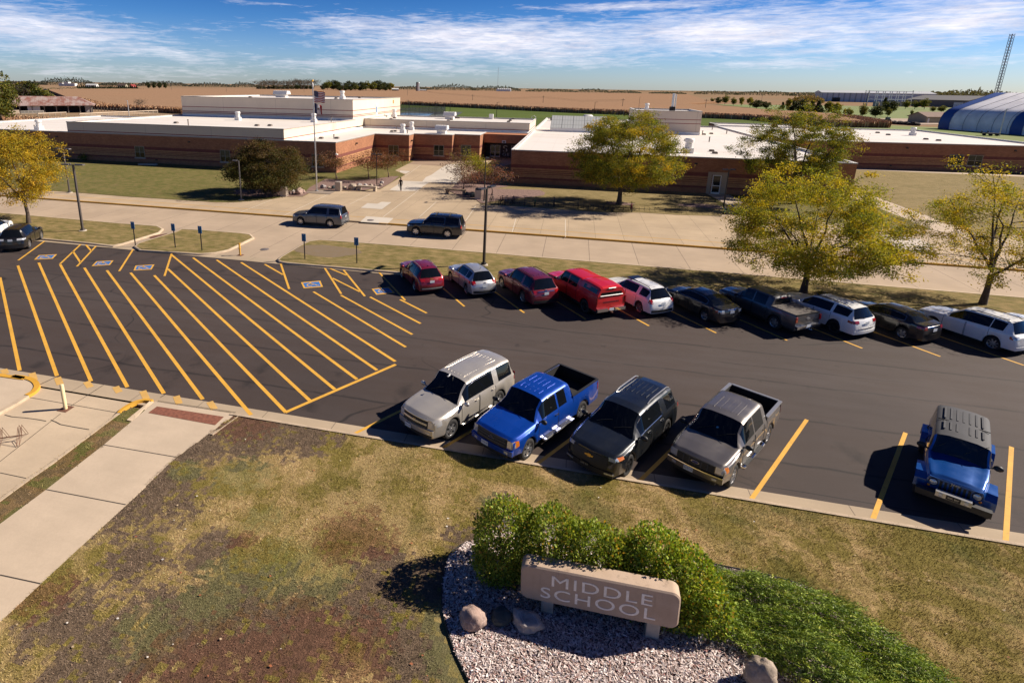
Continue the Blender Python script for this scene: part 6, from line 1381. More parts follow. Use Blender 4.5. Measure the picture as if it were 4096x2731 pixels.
c, o = row_suv('sport_utility_vehicle', 'white SUV with glass roof panels between the grey pickup and the black sedan', suv(4.92,1.92,1.69,2.857,.96,(1.0,1.12),1.42,2.15,.46,.16,1.14,(1.06,1.16),.385,.66,((1.75,3.42),(3.58,4.48)),((1.5,2.5),(2.54,3.5)),bowr=.12,spokes=8), (14.92,34.14), P_WHITE, lampz=(.90,1.06), lampy=.56, back=.34, plate=.92, bumper=P_WHITE, chrome=.60, mats=dict(rim=M_RIMD)); c.rails(.2,-1.9,M_TRIM,.06,.022,.02); rear_view(c)
q = MB(); q.b2(.05,.50,-.42,.42,1.682,1.70); q.b2(-.95,-.15,-.42,.42,1.684,1.70); q.build('sunroof', M_GLASS, o); c.ribs([-.3,-.15,0,.15,.3],-1.1,-1.75,P_WHITE,.03,.012)
c, o = row_suv('sedan_car', 'black sedan with red taillights between two white cars', sedan(4.60,1.80,1.47,2.685,.92,(.88,1.0),1.22,2.18,1.25,.48,(1.12,1.09),(.97,1.05),.335,.66,((1.62,3.55),),((1.4,2.4),(2.44,3.4)),chrome=True), (18.28,34.30), P_BLACK, lampz=(.84,1.02), lampy=.60, back=.32, plate=.82, chrome=.98); rear_view(c, False)
WJ = suv(4.72,1.925,1.70,2.824,.92,(.98,1.10),1.30,2.10,.55,.22,1.14,(1.05,1.14),.375,.66,((1.62,3.42),(3.46,4.05)),((1.4,2.42),(2.46,3.45)),bowr=.12,spokes=8)
c, o = row_suv('crossover_car', 'white crossover with pale tail lamps cut by the right edge of the picture', WJ, (22.25,34.02), P_WHITE, lampz=(.84,1.04), lampy=.66, back=.28, plate=.95, lm=M_LAMP, lm2=M_TAIL, bumper=P_WHITE); rear_view(c); c.rails(.0,-1.75,M_TRIM,.04,.02,.03); c.ribs([-.36,-.18,0,.18,.36],-.2,-1.6,P_WHITE,.03,.012)
c, o = row_suv('crossover_car', 'white car at the far right of which only the roof shows', suv(4.6,1.84,1.66,2.7,.92,(.98,1.08),1.38,2.12,.55,.20,1.10,(1.02,1.10),.36,.66,((1.72,3.35),(3.45,4.12)),((1.5,2.45),(2.49,3.36))), (25.75,34.1), P_WHITE, plate=.88, bumper=M_TRIM)
# ---- left of the hatched bay
c, o = row_suv('crossover_car', 'black crossover with pale tail lamps parked by the left grass island', suv(4.78,1.928,1.74,2.85,.92,(1.0,1.12),1.36,2.12,.60,.22,1.14,(1.06,1.16),.385,.66,((1.7,3.35),(3.39,4.05)),((1.45,2.45),(2.49,3.44)),bowr=.12,spokes=8), (0,0), P_BLACK, lampz=(.92,1.06), lampy=.46, back=.34, plate=.96, lm=M_LAMP, bumper=M_TRIM, group=None); a = R(121); n_ = Vector((math.cos(a), math.sin(a), 0)); l_ = Vector((-n_.y, n_.x, 0))
rr_ = g(*c1(340,1158)); o.location = Vector((rr_.x, rr_.y, .004))+n_*2.85/2+l_*(.964-.13); o.rotation_euler[2] = a; rear_view(c)
c, o = row_suv('crossover_car', 'white car mostly cut off by the left edge behind the black crossover', suv(4.6,1.84,1.66,2.7,.92,(.98,1.08),1.38,2.12,.55,.20,1.10,(1.02,1.10),.36,.66,((1.72,3.35),(3.45,4.12)),((1.5,2.45),(2.49,3.36))), (0,0), P_WHITE, plate=.88, group=None); o.location = (-47.9,36.9,.004); o.rotation_euler[2] = R(121)

# ---- the two big SUVs on the road
def road_suv(label, m_, fl, rl, v, **kw):
    s = suv(5.25,2.05,1.92,v['wb'],.96,(1.10,1.21),1.45,2.12,.32,.12,1.26,(1.18,1.21),.40,.74,v['side'],((1.58,2.64),(2.68,3.72)),sill=.34,chrome=v.get('chrome',False),spokes=v.get('spokes',6)); s['chrome_spans'] = None
    c = Car(s); 
    if v.get('chrome'): c.s['chrome_spans'] = [c.s['side'][0]]
    F, B = g(*fl), g(*rl); mid = (F+B)/2; loc = Vector((mid.x, mid.y+2.05/2-.13, .0))
    o = c.build('sport_utility_vehicle', label, 'car', loc, R(179.6), dict(body=m_, rim=M_RIM), ROADG); rear_kit(c, (.92,1.24), .84, .14, plate=1.02, text=None, chrome=.60)
    c.corner_lamp('headlight', M_LAMP, 'f', .66, .84, 1.0, .30); c.plate_patch('grille', M_TRIM, -.62, .62, .66, .98, 'f', .02); c.number_plate('r', 1.02); return c, o
c, o = road_suv('blue-grey SUV driving on the school road, the left of two', P_TAHG, c2(1190,885), c2(1535,912), dict(wb=3.07, side=((1.80,3.68),(3.92,4.95)), spokes=8)); c.rails(.2,-2.0,P_TAHG,.03,.02,.05)
q = MB(); A_ = c.s['side'][0][1]; 
for s_ in (1,-1): q.b2(A_-.10,A_-.04,s_*.94-.005,s_*.94+.005,1.24,1.70)
q = MB(); q.tube([(c.xr-.02,.5,.5),(c.xr-.30,.6,.42)], .03, 6); q.tube([(c.xr,0,.42),(c.xr-.22,0,.42)], .04, 6); q.build('tow_hitch', M_TRIM, o)
c, o = road_suv('near black SUV with roof cross bars on the school road, the right of two', P_NAVY, c3(190,1005), c3(557,1035), dict(wb=2.946, side=((1.80,3.62),(3.66,4.90)), chrome=True)); c.rails(.2,-2.0,P_NAVY,.05,.02,.05)
for x in (-.25,-1.5): q = MB(); z = c.section(x)[9][1]; q.tube([(x,-.66,z+.05),(x,0,z+.10),(x,.66,z+.05)], .035, 6); q.build('roof_bar', M_TRIM, o)
# ------------------------------------------------------------------ trees
M_BARK1 = mat('tree_bark', (.075,.055,.042), .95, var=.4, vs=9, coord='obj', bump=.6, bs=22, bd=.02); M_BARK2 = mat('grey_bark', (.11,.095,.085), .95, var=.35, vs=9, coord='obj')
def grow(seed, H, spread, base_h, r0, levels=4, fork=(3,5), up=.55, kinks=4, asym=(0,0), lens=None, droop=.0, lean=(0,0)):
    "a trunk forking into limbs, branches and twigs; returns list of limb polylines by level and the twig ends"
    rr = random.Random(seed); limbs = [[] for _ in range(levels+1)]; tips = []
    def walk(p, d, L, r, lv, n):
        pts = [p]; rad = [r]
        for i in range(n):
            d = (d+Vector((rr.gauss(0,.14),rr.gauss(0,.14),rr.gauss(.03,.09)+(-droop if lv >= 2 else 0)))).normalized(); p = p+d*(L/n); pts.append(p); rad.append(r*(1-.62*(i+1)/n))
        return pts, rad, d
    def rec(p, d, L, r, lv):
        pts, rad, d2 = walk(p, d, L, r, lv, kinks if lv < 3 else 3); limbs[lv].append((pts, rad))
        if lv >= levels: tips.append((pts[-1], d2)); tips.append((pts[1], d2)); tips.append((pts[2], d2)); return
        k = rr.randint(*fork)
        for i in range(k):
            u = .35+.65*(i+.5)/k if lv > 0 else 1.0
            j = min(len(pts)-1, max(1, round(u*(len(pts)-1)))); q = pts[j]
            a = rr.uniform(0, 2*PI) if lv else 2*PI*i/k+rr.uniform(-.4,.4)
            ax = Vector((math.cos(a), math.sin(a), 0)); el_ = up+rr.uniform(-.62,.42) if lv == 0 else up*.55+rr.uniform(-.35,.45)
            nd = (d2*(.35 if lv else .0)+ax*math.cos(el_)*(spread if lv == 0 else 1)+Vector((asym[0],asym[1],0))*.3+Vector((0,0,math.sin(el_)))).normalized()
            LL = L*rr.uniform(.52,.78) if lv else (H-base_h)*rr.uniform(.55,.80)
            rec(q, nd, LL, max(.008, rad[j]*(.62 if lv else .55)), lv+1)
        if lv == 0:                                                          # a leader going up
            rec(pts[-1], (Vector((lean[0],lean[1],1))+Vector((rr.gauss(0,.1),rr.gauss(0,.1),0))).normalized(), (H-base_h)*.55, r*.6, 1)
    rec(Vector((0,0,0)), Vector((lean[0],lean[1],1)).normalized(), base_h, r0, 0)
    return limbs, tips
def branch_mesh(limbs, mtl, parent, name='trunk', lo=0, hi=9, nmin=.0):
    q = MB()
    for lv, Ls in enumerate(limbs):
        if not lo <= lv <= hi: continue
        for pts, rad in Ls:
            if lv == 0: rad = [rad[0]*1.45]+rad[1:]
            q.tube(pts, rad, 9 if lv == 0 else 6 if lv == 1 else 4 if lv == 2 else 3, cap=False)
    return q.build(name, mtl, parent, sharp=0)
def crown_mesh(tips, n, L, W, pal, pr, parent, R_=.55, droop=.4, seed=1, name='crown', env=None, tone=None, mtl=None, zmin=None, frac=1.):
    r_ = np.random.RandomState(seed); T = np.array([list(p) for p, d in tips]); Dv = np.array([list(d) for p, d in tips])
    if frac < 1: k_ = r_.rand(len(T)) < frac; T, Dv = T[k_], Dv[k_]
    wgt = r_.uniform(.25, 1.6, len(T))**1.5; k = r_.choice(len(T), n, p=wgt/wgt.sum())
    off = r_.normal(size=(n,3))*np.array((R_, R_, R_*.55)); P = T[k]+off+Dv[k]*r_.uniform(-.3,.35,n)[:,None]
    if zmin is not None: P[:,2] = np.maximum(P[:,2], zmin+r_.uniform(0,.3,n))
    V, F = leaves(P, L, W, np.stack([r_.normal(size=n)*.8, r_.normal(size=n)*.8, np.full(n, -droop)], 1), 0, rs=r_, up=.5)
    ct = np.array(pal)[r_.choice(len(pal), len(T), p=pr)]; c_ = .62*ct[k]+.38*np.array(pal)[r_.choice(len(pal), n, p=pr)]
    c_ = c_*r_.uniform(.65,1.4,n)[:,None]
    if tone is not None: c_ = tone(P, c_)
    return np_mesh(name, V, F, mtl or M_LEAF, np.clip(c_,0,.8), parent=parent)
GOLD = [(.335,.235,.018),(.235,.20,.022),(.145,.155,.024),(.075,.10,.020),(.37,.22,.025)]
def dome_tree(name, label, base, H, rad, zlow, th, r0, seed, ncl, nleaf, pal, pr, L, W, off=(0,0), group=None, cr=.52, shell=.45, lump=.30, squash=1., rz=0, nlimb=6, gaps=.0, twig=None, ztop=1.35, tone=None, droop=.5):
    "tree grown into a crown envelope: trunk, limbs, branches, then twigs out to every leaf cluster"
    rr = random.Random(seed); r_ = np.random.RandomState(seed); o = thing(name, label, 'tree', base, rz, group); so = seed*3.77
    zc = zlow+(H-zlow)*.42; bu, bd = H-zc, zc-zlow
    def env(d):                                                              # envelope radius in direction d, with lobes and notches
        n_ = 1+lump*noise.noise(Vector((d[0]*1.5+so, d[1]*1.5, d[2]*1.5)))+lump*.65*noise.noise(Vector((d[0]*3.6, d[1]*3.6+so, d[2]*3.6)))
        return Vector((d[0]*rad*n_, d[1]*rad*n_*squash, d[2]*(bu*n_**ztop if d[2] > 0 else bd*min(1.1,n_))))
    cl = []
    while len(cl) < ncl:
        d = Vector((rr.gauss(0,1), rr.gauss(0,1), rr.gauss(.12,1))).normalized(); k = rr.uniform(shell, 1)**.6
        if gaps and noise.noise(Vector((d.x*2.3-so, d.y*2.3, d.z*2.3))) < -.30+gaps: continue
        q_ = env(d)*k; cl.append(Vector((q_.x+off[0], q_.y+off[1], zc+q_.z)))
    fork = Vector((off[0]*.08, off[1]*.08, th)); limbs = []; nodes = []
    tr = [Vector((0,0,0)), Vector((rr.gauss(0,.04),rr.gauss(0,.04),th*.5)), fork]; 
    for k in range(nlimb):                                                   # limbs: some nearly upright, some reaching out
        a = 2*PI*k/nlimb+rr.uniform(-.3,.3); e = (R(rr.uniform(62,85)) if k % 3 == 0 else R(rr.uniform(22,50))); d = Vector((math.cos(a)*math.cos(e), math.sin(a)*math.cos(e), math.sin(e)-.12)).normalized()
        tgt = Vector((off[0],off[1],zc))+env(d)*.80; z0 = fork+Vector((0,0,rr.uniform(-.3,.5)*min(1,th*.4))); pts = [z0]; n_ = 6
        mid = z0.lerp(tgt, .45)+Vector((rr.gauss(0,.25),rr.gauss(0,.25),(tgt-z0).length*rr.uniform(-.02,.10)))
        for i in range(1, n_+1): u = i/n_; pts.append(z0*(1-u)**2+mid*2*u*(1-u)+tgt*u*u+Vector((rr.gauss(0,.06),rr.gauss(0,.06),rr.gauss(0,.06))))
        rd = [max(.02, r0*.58*(1-u/n_*.85)) for u in range(n_+1)]; limbs.append((pts, rd)); nodes += [(pts[i], rd[i]) for i in range(1, n_+1)]
    br = []
    for k in range(ncl//7):                                                  # secondary branches
        q_ = rr.choice(cl); nb = min(nodes[:nlimb*6+k], key=lambda nd: (nd[0]-q_).length+max(0, nd[0].z-q_.z)*1.2); t_ = nb[0].lerp(q_, .8); m_ = nb[0].lerp(t_, .5)+Vector((rr.gauss(0,.12),rr.gauss(0,.12),.12)); rb = min(nb[1]*.7, r0*.22)
        br.append(([nb[0], m_, t_], [rb, rb*.7, rb*.35])); nodes += [(m_, rb*.7), (t_, rb*.4)]
    NP = np.array([list(n_[0]) for n_ in nodes]); q = MB(); q.tube(tr, [r0*1.5, r0*1.02, r0*.95], 9, cap=False)
    for pts, rd in limbs: q.tube(pts, rd, 6, cap=False)
    q.build('trunk', M_BARK1, o, sharp=0); q = MB()
    for pts, rd in br: q.tube(pts, rd, 5, cap=False)
    for c_ in cl:
        i = int(np.argmin(np.linalg.norm(NP-np.array(c_), axis=1)+np.maximum(0, NP[:,2]-c_.z))); n_ = nodes[i]; q.tube([n_[0], n_[0].lerp(c_, .5)+Vector((rr.gauss(0,.07),rr.gauss(0,.07),.06)), c_], [min(.03,n_[1]*.6), .016, .006], 3, cap=False)
    q.build('twigs', twig or M_TWIG, o, sharp=0)
    T = np.array([list(c_) for c_ in cl]); wgt = r_.uniform(.35,1.5,ncl); k = r_.choice(ncl, nleaf, p=wgt/wgt.sum()); sz = (cr*r_.uniform(.65,1.35,ncl))[k][:,None]
    P = T[k]+r_.normal(size=(nleaf,3))*sz*np.array((.75,.75,.42)); V, F = leaves(P, L, W, np.stack([r_.normal(size=nleaf)*.8, r_.normal(size=nleaf)*.8, np.full(nleaf,-droop)], 1), 0, rs=r_, up=.5)
    ct = np.array(pal)[r_.choice(len(pal), ncl, p=pr)]; c_ = (.6*ct[k]+.4*np.array(pal)[r_.choice(len(pal), nleaf, p=pr)])*r_.uniform(.68,1.36,nleaf)[:,None]
    if tone: c_ = tone(P, c_)
    np_mesh('crown', V, F, M_LEAF, np.clip(c_,0,.8), parent=o); return o
GOLD = [(.40,.275,.020),(.285,.24,.026),(.17,.19,.028),(.085,.12,.022),(.44,.25,.028)]
GS_ = 'honey-coloured street trees'
dome_tree('locust_tree', 'golden yellow locust tree by the left edge, on the grass island', (*gx(115,893,.12),.10), 8.9, 3.9, 2.0, 1.9, .15, 21, 420, 30000, [(.46,.30,.02),(.36,.27,.025),(.22,.20,.025),(.12,.13,.02),(.50,.28,.03)], (.36,.32,.18,.06,.08), .17, .075, (-.7,.4), GS_, gaps=.08, cr=.42)
dome_tree('locust_tree', 'broad olive and gold tree on the lawn behind the parked bicycles', (*gx(2475,819,.17),.16), 10.2, 5.9, 1.7, 1.7, .25, 34, 760, 82000, GOLD, (.16,.22,.30,.28,.04), .18, .08, (.35,.2), GS_, cr=.46, lump=.30)
dome_tree('locust_tree', 'large spreading yellow-green tree behind the white SUV with glass roof panels', (*gx(3213,1170,.12),.10), 7.7, 5.3, 1.2, 1.8, .17, 47, 600, 78000, [(.50,.36,.024),(.37,.32,.03),(.23,.25,.033),(.12,.155,.026),(.52,.31,.03)], (.22,.29,.28,.18,.03), .14, .06, (-.1,.2), GS_, lump=.36, gaps=.12, cr=.38)
dome_tree('locust_tree', 'loose olive tree at the school corner, behind and above a yellower one', (25.9,75.2,.16), 10.4, 5.5, 2.8, 2.6, .22, 58, 480, 50000, [(.30,.215,.018),(.22,.20,.024),(.14,.165,.026),(.075,.11,.02),(.34,.20,.025)], (.15,.24,.33,.25,.03), .18, .08, (-.8,.3), GS_, lump=.46, gaps=.15, cr=.43)
dome_tree('locust_tree', 'open yellow-olive tree cut by the right edge of the picture', (*gx(3930,1215,.12),.10), 8.8, 4.6, 1.7, 2.0, .155, 63, 380, 30000, [(.48,.34,.024),(.36,.30,.03),(.22,.235,.033),(.11,.145,.026),(.50,.30,.03)], (.26,.31,.26,.14,.03), .13, .056, (.1,.2), GS_, lump=.50, gaps=.18, cr=.36, shell=.35)
# dense bronze-green ornamental tree by the flagpole
def bronze(P, c):
    s_ = np.clip((P[:,2]/6-.45)*2.2, 0, 1)*(np.random.RandomState(3).rand(len(P)) < .6); return c*(1-.75*s_[:,None])+np.array((.095,.055,.028))*.75*s_[:,None]
dome_tree('ornamental_tree', 'dense dark bronze-green round tree on the lawn left of the flagpole', (-36.2,62.0,.17), 6.1, 4.9, .45, .6, .19, 71, 420, 52000, [(.045,.055,.016),(.075,.075,.02),(.10,.07,.028),(.13,.075,.03)], (.36,.28,.22,.14), .17, .10, (.35,0), None, cr=.50, lump=.30, tone=bronze, squash=.9, droop=.1)
# small crab apples, mostly bare
def crab(label, base, H, seed, n, pal, pr, sxy=1.1, rz=0, frac=1., bare=True):
    o = thing('crabapple_tree', label, 'tree', base, rz, 'small trees by the school entrance'); limbs, tips = grow(seed, H, 1.35, 1.15, .085, 4, (3,4), .5, 3)
    zt = max(p.z for p, d in tips); k = H/zt; o.scale = (k*sxy,k*sxy,k); branch_mesh(limbs, mat('reddish_twig', (.115,.066,.055), .9) if 'reddish_twig' not in bpy.data.materials else bpy.data.materials['reddish_twig'], o, 'trunk', 0, 9)
    crown_mesh(tips, n, .17/k, .085/k, pal, pr, o, .34, .25, seed, frac=frac); return o
RUS = [(.14,.075,.05),(.20,.095,.05),(.10,.075,.03),(.24,.06,.035)]
crab('thin rusty small tree nearest the flagpole, by the sunlit brick wall', (-32.55,75.2,.18), 3.9, 81, 2300, RUS, (.3,.3,.3,.1), 1.15)
crab('rusty small tree in the middle of the bark bed with boulders', (-27.85,75.6,.18), 4.3, 82, 2700, RUS, (.3,.25,.25,.2), 1.15, 1)
crab('rusty small tree at the path end of the bark bed with boulders', (-25.9,78.7,.18), 4.1, 83, 2900, RUS, (.4,.25,.25,.1), 1.05, 2)
crab('leafless reddish small tree beside the stone bench right of the path', (-13.55,72.2,.18), 4.5, 84, 2600, [(.12,.07,.06),(.16,.09,.075),(.09,.06,.05),(.22,.07,.05)], (.35,.3,.25,.1), 1.15, 3)
crab('leafless reddish small tree with red fruit against the brick corner', (-9.4,69.4,.18), 4.4, 85, 3400, [(.12,.07,.06),(.16,.09,.075),(.09,.06,.05),(.27,.06,.04)], (.33,.28,.24,.15), 1.1, 4)
crab('small yellow-green tree between the two leafless trees by the entrance', (-12.6,77.6,.18), 4.7, 86, 5600, [(.30,.25,.02),(.21,.21,.025),(.13,.15,.02),(.38,.27,.03)], (.35,.3,.25,.1), 1.0, 5)
# weeds at the brick wall
o = thing('weed_clump', 'little green weed clump at the foot of the far left wall', 'plant', (-80.5,79.6,.17)); r_ = np.random.RandomState(2); P = r_.normal(size=(160,3))*np.array((.5,.25,.35))+np.array((0,0,.5)); P[:,2] = np.abs(P[:,2]); V, F = leaves(P, .3, .12); np_mesh('foliage', V, F, M_LEAF, np.array([(.10,.13,.02)]*160)*r_.uniform(.6,1.4,160)[:,None], parent=o)
# ------------------------------------------------------------------ poles, signs, benches, bins, bicycles, the walker
M_POLE = mat('bronze_pole', (.030,.026,.024), .45, .3); M_POLEG = mat('grey_pole', (.16,.15,.145), .45, .4); M_ALU = mat('brushed_aluminium', (.62,.61,.60), .3, .8); M_SIGNB = mat('blue_sign_face', (.015,.17,.36), .4); M_FIGW = mat('sign_white_figure', (.65,.70,.72), .5)
M_BASE = mat('pole_footing', (.45,.39,.31), .9, var=.2, vs=5); M_LENS = mat('lamp_glass', (.45,.45,.42), .15)
def lamp(label, base, h_, heads, m_=M_POLE, r_=.075, rz=0, name='street_lamp', grp='area lamps', foot=.32, arm=.55, size=(.72,.36)):
    o = thing(name, label, 'street lamp', base, rz, grp)
    q = MB(); q.lathe([(foot,-.1),(foot,.05),(foot*.93,.06),(0,.06)], 16); q.build('footing', M_BASE, o)
    q = MB(); q.b2(-r_*1.7,r_*1.7,-r_*1.7,r_*1.7,.055,.20); q.box((0,0,(h_+.2)/2), (r_*1.9,r_*1.9,h_-.2), taper=.82); q.build('pole', m_, o)
    for s_ in heads:
        q = MB(); q.b2(min(0,s_*arm),max(0,s_*arm),-.035,.035,h_-.06,h_+.02); x0, x1 = sorted((s_*arm*.55, s_*(arm*.55+size[0]))); q.box(((x0+x1)/2,0,h_+.03), (x1-x0,size[1],.09), taper=.9)
        hd = q.build('lamp_head', m_, o); q = MB(); q.b2(x0+.06,x1-.06,-size[1]*.4,size[1]*.4,h_-.025,h_-.016); q.build('lens', M_LENS, hd)
        q = MB(); q.lathe([(.05,0),(.05,.07),(.03,.09),(0,.09)], 8, M=Matrix.Translation((s_*arm*.45,0,h_+.06))); q.build('photocell', M_POLEG, hd)
    return o
lamp('tall bronze lamp post with twin flat heads on the left grass island', (*gx(331.6,923,.12),.12), 5.9, (1,-1), mat('brown_pole', (.10,.085,.078), .45, .3), .085, R(8))
lamp('tall black lamp post behind the silver crossover, before the school road', (*gx(1935,1060,.12),.12), 5.85, (1,-1), M_POLE, .085, R(68), size=(.78,.38))
lamp('brown lamp post behind the golden tree, at the lawn edge', (*gx(*c1(820,503),.16),.16), 5.2, (1,-1), bpy.data.materials['brown_pole'], .075)
lamp('thin grey lamp post with one head before the bronze-green tree', (*gx(*c2(488,590),.16),.16), 4.5, (-1,), M_POLEG, .065, R(10), arm=.4, size=(.5,.26))
lamp('dark lamp post among the boulders by the stone bench', (*gx(*c2(2080,442),.18),.18), 4.3, (1,-1), M_POLE, .06, R(15), arm=.4, size=(.5,.26))
lamp('dark slim lamp post by the litter bin, right of the path', (*gx(*c3(988,605),.16),.16), 5.0, (1,), M_POLE, .06, R(75), arm=.35, size=(.45,.26))
lamp('dark lamp post at the door path, half hidden by the large yellow-green tree', (*gx(*c4(1450,690),.16),.16), 4.4, (1,-1), M_POLE, .06, R(15), arm=.4, size=(.5,.26))
# flagpole with two flags
fp = thing('flagpole', 'tall silver flagpole with a gold ball standing between boulders on the plaza', 'flagpole', (*gx(1267,764,.19),.19))
HFP = 12.95
q = MB(); q.lathe([(.10,0),(.095,.3),(.085,4),(.05,HFP)], 14); q.build('pole', M_ALU, fp); q = MB(); q.lathe([(.24,-.02),(.24,.03),(.13,.10),(.10,.12)], 16); q.build('base_flange', M_ALU, fp)
q = MB(); q.blob((0,0,HFP+.34), (.26,.26,.26), 1, 0, 1, 2); q.build('gold_ball', mat('gold_leaf', (.75,.42,.06), .25, .9), fp); q = MB(); q.lathe([(.075,-.36),(.10,-.3),(.10,0),(.05,.04),(.03,.22)], 10, M=Matrix.Translation((0,0,HFP))); q.build('truck', M_WHITE, fp)
q = MB(); q.tube([(.11,0,HFP-.1),(.12,0,1.2)], .008, 4); q.build('halyard', M_WHITE, fp)
M_FR, M_FW, M_FB = mat('flag_red', (.36,.012,.022), .8), mat('flag_white', (.72,.71,.70), .8), mat('flag_navy', (.012,.016,.075), .8)
def flag(name, label, z1, Lx, Hz, paintf, mats, fold, amp, grp):
    o = thing(name, label, 'flag', (fp.location.x+.13, fp.location.y, fp.location.z+z1), R(-6), grp); NX, NZ = 44, 39; q = MB(); V = []
    for j in range(NZ+1):
        for i in range(NX+1):
            u, v = i/NX, j/NZ; x = u*Lx*(1-fold*.25*(1-v)); a = amp*u**.7*math.sin(u*9+v*2.2); V.append((x, a, -v*Hz - fold*u*Hz*.35 + .03*math.sin(u*11+v*3) + .12*u*u*Hz*(1-v)*-1*.6))
    fs = []; ms = []
    for j in range(NZ):
        for i in range(NX): fs.append((j*(NX+1)+i, j*(NX+1)+i+1, (j+1)*(NX+1)+i+1, (j+1)*(NX+1)+i)); ms.append(paintf((i+.5)/NX, (j+.5)/NZ))
    q.add(V, fs, 0, True); q.m = ms; c = q.build('cloth', mats, o, sharp=0)
    q = MB(); q.tube([(0,0,0),(-.03,0,-Hz)], .014, 4); q.build('heading', M_WHITE, o); return o
def us(u, v):
    if u < .40 and v < 7/13:
        a, b_ = u/.40*6, v/(7/13)*5; return 1 if (abs(a%1-.5) < .16 and abs(b_%1-.5) < .16) else 2
    return 0 if int(v*13) % 2 == 0 else 1
flag('national_flag', 'striped red and white flag with a blue starred canton flying from the pole', HFP-.80, 1.55, 1.32, us, [M_FR, M_FW, M_FB], .15, .13, 'flags on the flagpole')
def st3(u, v):
    if abs(u-.52) < .10 and abs(v-.48) < .10+.05*math.sin(u*60): return 3
    return 0 if u < .33 else 1 if u < .68 else 2
flag('state_flag', 'navy, white and red upright striped flag hanging below the striped flag', HFP-2.25, 1.15, 1.15, st3, [M_FB, M_FW, M_FR, mat('flag_brown', (.16,.10,.06), .8)], .55, .18, 'flags on the flagpole')
# blue accessible-parking signs
def ada_sign(label, base):
    o = thing('parking_sign', label, 'sign', (base.x, base.y, .10), R(0), 'blue accessible-parking signs'); q = MB(); q.b2(-.035,.035,-.025,.025,-.05,1.95); q.build('post', M_POLE, o)
    q = MB(); q.b2(-.17,.17,-.042,-.027,1.42,2.02); f = q.build('sign_face', M_SIGNB, o); q = MB(); y = -.0435
    def ln(a, b_, w_): 
        A, B = Vector(a), Vector(b_); d = (B-A).normalized(); n = Vector((-d.y,d.x))*w_/2; q.add([(p.x,y,p.y) for p in (A+n,A-n,B-n,B+n)], [(0,1,2,3)]); q.add([(p.x,y,p.y) for p in (A+n,A-n,B-n,B+n)], [(3,2,1,0)])
    for i in range(10):
        a0, a1 = R(60-250*i/10-60), R(60-250*(i+1)/10-60); ln((-.01+.085*math.cos(a0), 1.70+.085*math.sin(a0)), (-.01+.085*math.cos(a1), 1.70+.085*math.sin(a1)), .022)
    ln((-.02,1.90),(-.01,1.76),.035); ln((-.01,1.77),(.07,1.765),.03); ln((.07,1.765),(.10,1.68),.03); ln((-.015,1.84),(.05,1.83),.02); q.add([(-.02+.028*math.cos(k), y, 1.935+.028*math.sin(k)) for k in (i*PI/4 for i in range(8))], [tuple(range(8))])
    for z in (1.545,1.50,1.46): ln((-.11,z),(.11,z),.016)
    q.build('wheelchair_figure', M_FIGW, f); return o
for px_, lb in ((c1(1593,1125),'blue sign at the corner of the paved cut between the left grass islands'),(c1(2063,1150),'blue sign left of its neighbour on the small middle grass island'),(c2(24,1182),'blue sign right of its neighbour on the small middle grass island'),(c2(1234,1283),'blue sign at the tip of the long grass island, by the bare soil'),(c2(1845,1333),'blue sign on the long grass island left of the red crossover')): ada_sign(lb, g(*px_, .10))
bb = g(*c3(960,640)); 
# benches, bins, boulders
M_BENCH = mat('cast_stone', (.42,.335,.245), .9, var=.15, vs=3, coord='obj')
def bench(label, p, rz=0, L=2.7, m_=M_BENCH):
    o = thing('stone_bench', label, 'bench', (p.x,p.y,.145), rz, 'stone benches on the plaza'); q = MB(); q.b2(-L/2,L/2,-.27,.27,.45,.62); q.build('seat', m_, o)
    for s_ in (1,-1): q = MB(); x = s_*(L/2-.22); q.b2(x-.18,x+.18,-.24,.24,0,.449); q.build('leg', m_, o)
bench('sand coloured stone bench before the boulders, left of the path', g(*c2(1965,480),.14), R(-3), 2.6); bench('brown stone bench beside the leafless tree, right of the path', g(*c3(655,520),.14), R(-2), 2.6, mat('brown_cast_stone', (.27,.19,.12), .9, var=.15, vs=3, coord='obj'))
M_SLAT = mat('pebble_panel', (.56,.47,.38), .9, var=.15, vs=4, coord='obj')
def bin_(label, p, lid):
    o = thing('litter_bin', label, 'litter bin', (p.x,p.y,.145), R(4), 'litter bins on the plaza'); q = MB(); q.b2(-.36,.36,-.36,.36,0,1.12); q.build('housing', M_SLAT, o)
    q = MB()
    for i in range(9):
        x = -.34+i*.085; q.b2(x-.012,x+.012,-.372,-.36,.04,1.08); q.b2(.36,.372,x-.012,x+.012,.04,1.08)
    q.build('slats', mat('bin_groove', (.34,.27,.21), .9) if 'bin_groove' not in bpy.data.materials else bpy.data.materials['bin_groove'], o)
    if lid: q = MB(); q.lathe([(.36,1.12),(.37,1.2),(.30,1.32),(0,1.36)], 14); q.build('lid', M_TRIM, o)
    else: q = MB(); q.b2(-.30,.30,-.30,.30,1.121,1.16); q.build('lid', M_COPING, o)
bin_('pale ribbed litter bin under the bronze-green tree', g(*c2(993,545),.14), False); bin_('pale ribbed litter bin beside the flagpole boulders', g(*c2(1630,480),.14), False); bin_('pale ribbed litter bin with a dark domed lid, right of the path', g(*c3(917,578),.14), True)
def stone(px_, d, m_, seed, label, grp, rz=0): p = g(*px_, .17); rock((p.x,p.y+d[1]*.4,.16), d, m_, seed, label, rz, .25, grp)
GB = 'boulders in the bark bed left of the path'
